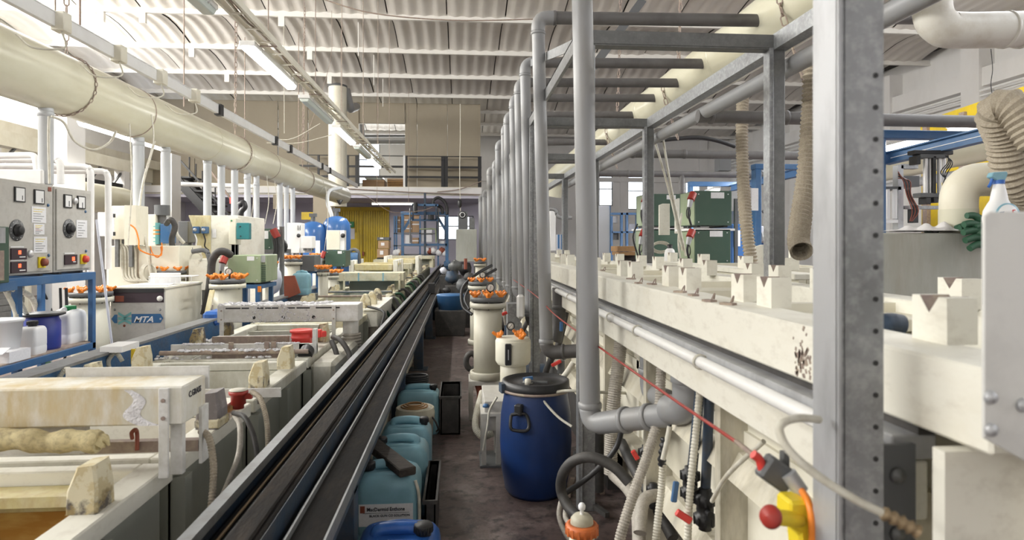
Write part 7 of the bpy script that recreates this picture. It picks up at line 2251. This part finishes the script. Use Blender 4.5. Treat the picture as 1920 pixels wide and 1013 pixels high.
# ---- clutter under the right row
H_ = [  # name,label,points,r,mat,ribbed
    ('ribbed_hose', 'light grey ribbed hose hanging thick behind the nearest upright pipe', [(1165, 628, 3.9), (1160, 680, 3.85), (1152, 740, 3.8), (1146, 820, 3.8), (1145, 890, 3.8)], .042, 'hoseg', 1),
    ('ribbed_hose', 'speckled ribbed hose sloping down to the floor at the bottom centre', [(1240, 690, 3.1), (1234, 780, 3.05), (1215, 850, 3.0), (1190, 920, 2.95), (1165, 1000, 2.9), (1155, 1060, 2.9)], .026, 'hoseg', 1),
    ('ribbed_hose', 'white ribbed hose with a black taped joint hanging by the red rope', [(1243, 870, 2.9), (1240, 920, 2.9), (1234, 970, 2.88), (1225, 1060, 2.85)], .018, 'hosew', 1),
    ('ribbed_hose', 'white ribbed hose hanging in front of the dark upright tube', [(1312, 735, 2.5), (1306, 800, 2.48), (1298, 880, 2.46), (1292, 950, 2.45), (1288, 1060, 2.44)], .0155, 'hosew', 1),
    ('ribbed_hose', 'white ribbed hose between two beige stiffeners', [(1242, 640, 3.3), (1240, 690, 3.3), (1243, 730, 3.3)], .025, 'hosew', 1),
    ('black_hose', 'black rubber hose forming a big arch beside the blue drum', [(1180, 905, 3.2), (1150, 875, 3.25), (1110, 858, 3.3), (1075, 865, 3.35), (1055, 890, 3.4), (1052, 920, 3.45), (1065, 950, 3.4), (1090, 975, 3.3)], .028, 'rubber', 0),
    ('black_hose', 'thin black hose crossing behind the nearest upright pipe foot', [(1169, 790, 3.6), (1155, 840, 3.6), (1120, 880, 3.6), (1090, 905, 3.6), (1060, 925, 3.55)], .016, 'black', 0),
    ('black_hose', 'thick dark hose sloping through the clutter under the tank', [(1165, 830, 3.7), (1190, 880, 3.5), (1225, 940, 3.3), (1262, 1010, 3.1)], .03, 'rubber', 0),
    ('black_pipe', 'dark upright pipe behind the nearest galvanised post', [(1122, 780, 4.1), (1122, 880, 4.1), (1122, 960, 4.1)], .035, 'rubber', 0),
    ('black_pipe', 'dark blue upright tube with a large union at the bottom right', [(1330, 740, 2.5), (1326, 850, 2.5), (1322, 930, 2.5)], .020, 'bluedk', 0),
    ('black_pipe', 'dark upright tube behind the white ribbed hose', [(1312, 735, 2.6), (1303, 830, 2.6), (1296, 900, 2.6)], .021, 'bluedk', 0),
    ('black_pipe', 'short dark tube above the orange levered valve', [(1222, 790, 3.5), (1216, 860, 3.5), (1212, 930, 3.5)], .026, 'dgrey', 0),
    ('grey_hose', 'grey hose rising from the floor and bending to the tank', [(1150, 890, 3.6), (1180, 920, 3.4), (1195, 960, 3.2), (1200, 1060, 3.0)], .034, 'hoseg', 0),
    ('grey_hose', 'grey hose curving low at the bottom centre', [(1260, 935, 3.2), (1225, 930, 3.15), (1205, 945, 3.1), (1200, 1000, 3.0)], .032, 'hoseg', 0),
    ('cream_hose', 'cream hose curve to the left of the galvanised post', [(1010, 745, 4.6), (1040, 725, 4.5), (1062, 700, 4.4), (1075, 680, 4.4)], .02, 'hosew', 0),
    ('cream_hose', 'cream hose looping on the floor right of the blue drum', [(1056, 925, 3.7), (1048, 965, 3.6), (1060, 1000, 3.5), (1080, 1030, 3.4)], .014, 'hoseg', 0),
    ('cream_hose', 'second cream hose looping on the floor right of the blue drum', [(1066, 940, 3.6), (1060, 970, 3.5), (1080, 990, 3.4), (1120, 1005, 3.3)], .014, 'hoseg', 0),
    ('black_lance', 'black rod with a pale tip leaning across the big elbow', [(1278, 718, 2.9), (1262, 770, 2.88), (1256, 800, 2.87)], .008, 'black', 0),
    ('pale_rod', 'pale wooden stick leaning at the right bottom', [(1335, 940, 2.3), (1365, 890, 2.1), (1432, 828, 1.9)], .008, 'hosew', 0)]
for (nm, lb, P, r, mt, rib) in H_:
    P = [onY(*p) for p in P]
    P = [Vector((q.x, q.y, max(q.z, r))) for q in P]
    solo(nm, G().hose(P, r, .013, .16, 14) if rib else G().tube(P, r, 12), m[mt], lb, 'hose' if 'hose' in nm else 'pipe')
solo('lance_tip', G().tube([onY(1256, 800, 2.87), onY(1248, 840, 2.86), onY(1243, 862, 2.86)], .012, 10), m['hosew'], 'pale lower sleeve of the black leaning rod', 'sleeve')
solo('taped_joint', G().tube([onY(1246, 822, 2.88), onY(1243, 845, 2.88), onY(1240, 872, 2.9)], lambda i: .017 + .005 * sin(i * 2.1), 10), m['black'], 'black taped joint above the white ribbed hose', 'joint')
# big grey tank outlets
for k, (P, r, lb, mt) in enumerate([([(1290, 640, 2.76), (1290, 768, 2.76), (1255, 768, 2.9)], .068, 'fat grey outlet elbow under the white pipe rail, nearest', 'pvc'), ([(1218, 650, 3.37), (1218, 735, 3.37), (1250, 750, 3.1)], .052, 'fat grey outlet elbow left of the nearest one', 'pvc'),
                                    ([(1048, 540, 5.6), (1048, 605, 5.6), (1040, 640, 5.6)], .06, 'dark grey outlet between the two nearest upright pipes', 'pvcdark')]):
    g = thing('outlet_elbow', lb, 'pipe', onY(*P[0]))
    part('pipe_body', G().tube(elbowpath([onY(*p) for p in P], .075, 7), r, 24, False), m[mt], g)
    q = onY(*P[0]).lerp(onY(*P[1]), .55)
    part('collar', G().lathe([(r, -.02), (r + .008, -.015), (r + .008, .015), (r, .02)], q, 24), m[mt], g)


def valve(lb, px, py, Y, s, lever, lc, col='black'):
    c = onY(px, py, Y)
    t = thing('ball_valve', lb, 'valve', c, 'plastic ball valves under the right tanks')
    part('body', G().lathe([(0, -.07 * s), (.022 * s, -.07 * s), (.022 * s, -.055 * s), (.036 * s, -.05 * s), (.038 * s, -.02 * s), (.028 * s, -.018 * s), (.03 * s, 0), (.028 * s, .018 * s), (.038 * s, .02 * s), (.036 * s, .05 * s), (.022 * s, .055 * s), (.022 * s, .07 * s), (0, .07 * s)], c, 20), m[col], t)
    g = G()
    for k in range(10):
        a = 2 * pi * k / 10
        for zz in (-.035, .035):
            g.cbox(c + Vector((.038 * s * cos(a), .038 * s * sin(a), zz * s)), (.006 * s, .006 * s, .028 * s), a)
    part('union_ribs', g, m[col], t, kind='stuff')
    a, b = lever
    part('lever', G().bar(onY(*a, Y - .045 * s), onY(*b, Y - .05 * s), .024 * s, .014 * s, up=(0, 1, 0)), m[lc], t, 'coloured lever', bev=.004)
    part('stem', G().cyl(c, c + Vector((0, -.05 * s, 0)), .012 * s, n=10), m[col], t)


valve('ball valve with a blue lever on the white ribbed hose run', 1294, 908, 2.52, 1.0, ((1268, 903), (1263, 942)), 'bluefr')
valve('big black union valve with an orange red lever at the bottom right', 1322, 955, 2.48, 1.15, ((1268, 960), (1296, 978)), 'redlt')
valve('ball valve with an orange lever left of the speckled hose', 1212, 862, 3.4, 1.1, ((1186, 845), (1196, 862)), 'redlt')
valve('black valve low on the tank wall near the galvanised post', 1225, 930, 3.2, .9, ((1215, 925), (1222, 935)), 'dgrey')
# near bottom canister with orange ring
c = onZ(1093, 1030, .30)
c = Vector((XY(1091, 2.75), 2.75, 0))
zt = ZY(1091, 985, 2.75)
t = thing('cartridge_canister', 'pale canister with a ribbed orange ring and knobbed white cap at the bottom edge', 'canister', c)
part('body', G().lathe([(0, 0), (.055, 0), (.055, zt - .01), (0, zt - .01)], c, 28), m['filterw'], t)
part('orange_ring', G().lathe([(.05, zt - .04), (.07, zt - .035), (.072, zt - .01), (.068, zt + .005), (.05, zt + .01)], c, 32), m['orangedk'], t, 'ribbed orange ring')
g = G()
for k in range(16):
    a = 2 * pi * k / 16
    g.cbox(c + Vector((.07 * cos(a), .07 * sin(a), zt - .018)), (.006, .01, .035), a)
part('ring_ribs', g, m['orangedk'], t, kind='stuff')
part('cap', G().lathe([(.05, zt + .01), (.048, zt + .03), (.035, zt + .045), (0, zt + .048)], c, 28), m['pail'], t)
part('knob', G().lathe([(.008, zt + .045), (.008, zt + .065), (.015, zt + .07), (.016, zt + .085), (.01, zt + .095), (0, zt + .096)], c, 18), m['white'], t, 'white knob')
for k in range(14):
    x = R_.uniform(.62, 1.05)
    y = R_.uniform(2.9, 5.4)
    solo('floor_debris', G().bar((x, y, .03), (x + R_.uniform(-.2, .2), y + R_.uniform(-.3, .3), .03), .03, .03), m[R_.choice(['stained', 'rubber', 'dgrey'])], 'dark offcut lying in the clutter under the right tanks', 'offcut', 'offcuts under the right tanks')
for k in range(9):
    y = 5.9 + k * .8
    P = [(.98, y, 1.0), (.9, y - .05, .7), (.8, y + .1, .4), (.85, y + .2, .05)]
    solo('dark_hose', G().tube(P, .03, 8), m[['rubber', 'hoseg', 'pvcdark'][k % 3]], ['%s hose behind the upright pipes under the right tanks, %s from the front' % (['dark rubber', 'grey', 'dark plastic'][k % 3], ord_[k])][0], 'hose', 'hoses under the right tanks')
solo('equipment_plinth', G().box(.98, 1.08, 4.2, 17, 0, .35), m['rubber'], 'dark low kerb along the foot of the right tanks', 'kerb')
for k in range(7):
    y = 6.2 + k * 1.15
    solo('pump', G().cyl((.75, y, .13), (.97, y, .13), .12, n=16), m[['dgrey', 'bluedk', 'rubber'][k % 3]], 'dark pump standing under the right tanks, %s from the front' % ord_[k], 'pump', 'pumps under the right tanks')

p = onZ(1672, 618, 1.44)
solo('black_elbow', G().tube([onY(1640, 640, 1.6), onY(1655, 612, 1.6), onY(1668, 607, 1.6), onY(1690, 610, 1.6)], .028, 16), m['bluedk'], 'black pipe elbow between the near post and the nearest notched block', 'pipe')
# pull cord switch, emergency stop, cables at the near post
t = thing('pull_rope', 'red pull rope stretched along the right tanks to the switch', 'rope', onY(1120, 650, 3.4))
part('rope', G().tube([(.70, 8.5, 1.16), onY(1005, 555, 6), onY(1040, 590, 5.0), onY(1122, 650, 3.4), onY(1250, 740, 2.2), onY(1385, 832, 1.55)], .005, 8), m['red'], t)
part('turnbuckle', G().tube([onY(1380, 828, 1.56), onY(1395, 840, 1.5), onY(1414, 855, 1.43)], .006, 8), m['stained'], t)
Y = 1.35
t = thing('cord_switch', 'dark grey pull cord switch with an orange red nose at the end of the rope', 'switch', onY(1450, 880, Y))
part('nose', G().tube([onY(1412, 852, Y), onY(1424, 862, Y), onY(1430, 882, Y)], .010, 10), m['redlt'], t, 'orange red nose', bev=0)
part('body', G().bar(onY(1430, 870, Y), onY(1480, 905, Y), .035, .055), m['dgrey'], t, bev=.006)
part('gland', G().cyl(onY(1478, 888, Y - .02), onY(1502, 922, Y - .03), .017, n=14), m['galvlight'], t)
part('holder', G().box(XY(1470, Y), .72, Y - .0, Y + .02, ZY(1475, 905, Y), ZY(1475, 850, Y)), m['galvdark'], t)
t = thing('emergency_stop', 'yellow emergency stop box with a red mushroom button beside the near post', 'button', onY(1490, 960, 1.3))
part('box_body', G().prism([(XY(1468, 1.3), ZY(1500, 930, 1.3)), (XY(1500, 1.3), ZY(1500, 930, 1.3)), (XY(1530, 1.3), ZY(1500, 955, 1.3)), (XY(1532, 1.3), ZY(1500, 1050, 1.3)), (XY(1492, 1.3), ZY(1500, 1050, 1.3)), (XY(1486, 1.3), ZY(1500, 990, 1.3)), (XY(1466, 1.3), ZY(1500, 975, 1.3))], 1.27, 1.33), m['yellowb'], t, bev=.006)
c0, c1 = onY(1472, 975, 1.28), onY(1448, 970, 1.25)
part('button_stem', G().cyl(c0 + Vector((.03, 0, 0)), c1, .016, n=16), m['yellowb'], t)
part('mushroom', G().lathe([(0, 0), (.021, 0), (.024, .006), (.02, .016), (0, .02)], c1, 24, axis=c1 - c0), m['red'], t, 'red mushroom button')
solo('orange_cable', G().tube([onY(1503, 920, 1.31), onY(1515, 940, 1.27), onY(1522, 975, 1.25), onY(1524, 1050, 1.25)], .0075, 10), m['orange'], 'orange cable running down over the yellow emergency stop', 'cable')
solo('cream_cable', G().tube([onY(1536, 787, 1.18), onY(1500, 784, 1.15), onY(1470, 792, 1.13), onY(1462, 810, 1.12), onY(1480, 845, 1.1), onY(1530, 890, 1.08), onY(1600, 935, 1.06), onY(1660, 965, 1.05)], .0075, 12), m['hosew'], 'cream sheathed cable curling around the near post', 'cable')
solo('cable_end', G().tube([onY(1655, 962, 1.05), onY(1690, 980, 1.04), onY(1722, 998, 1.03)], lambda i: .011 + .003 * sin(i * 2.3), 10), m['copper'], 'frayed taped end of the cream cable by the dark bolted plate', 'cable')
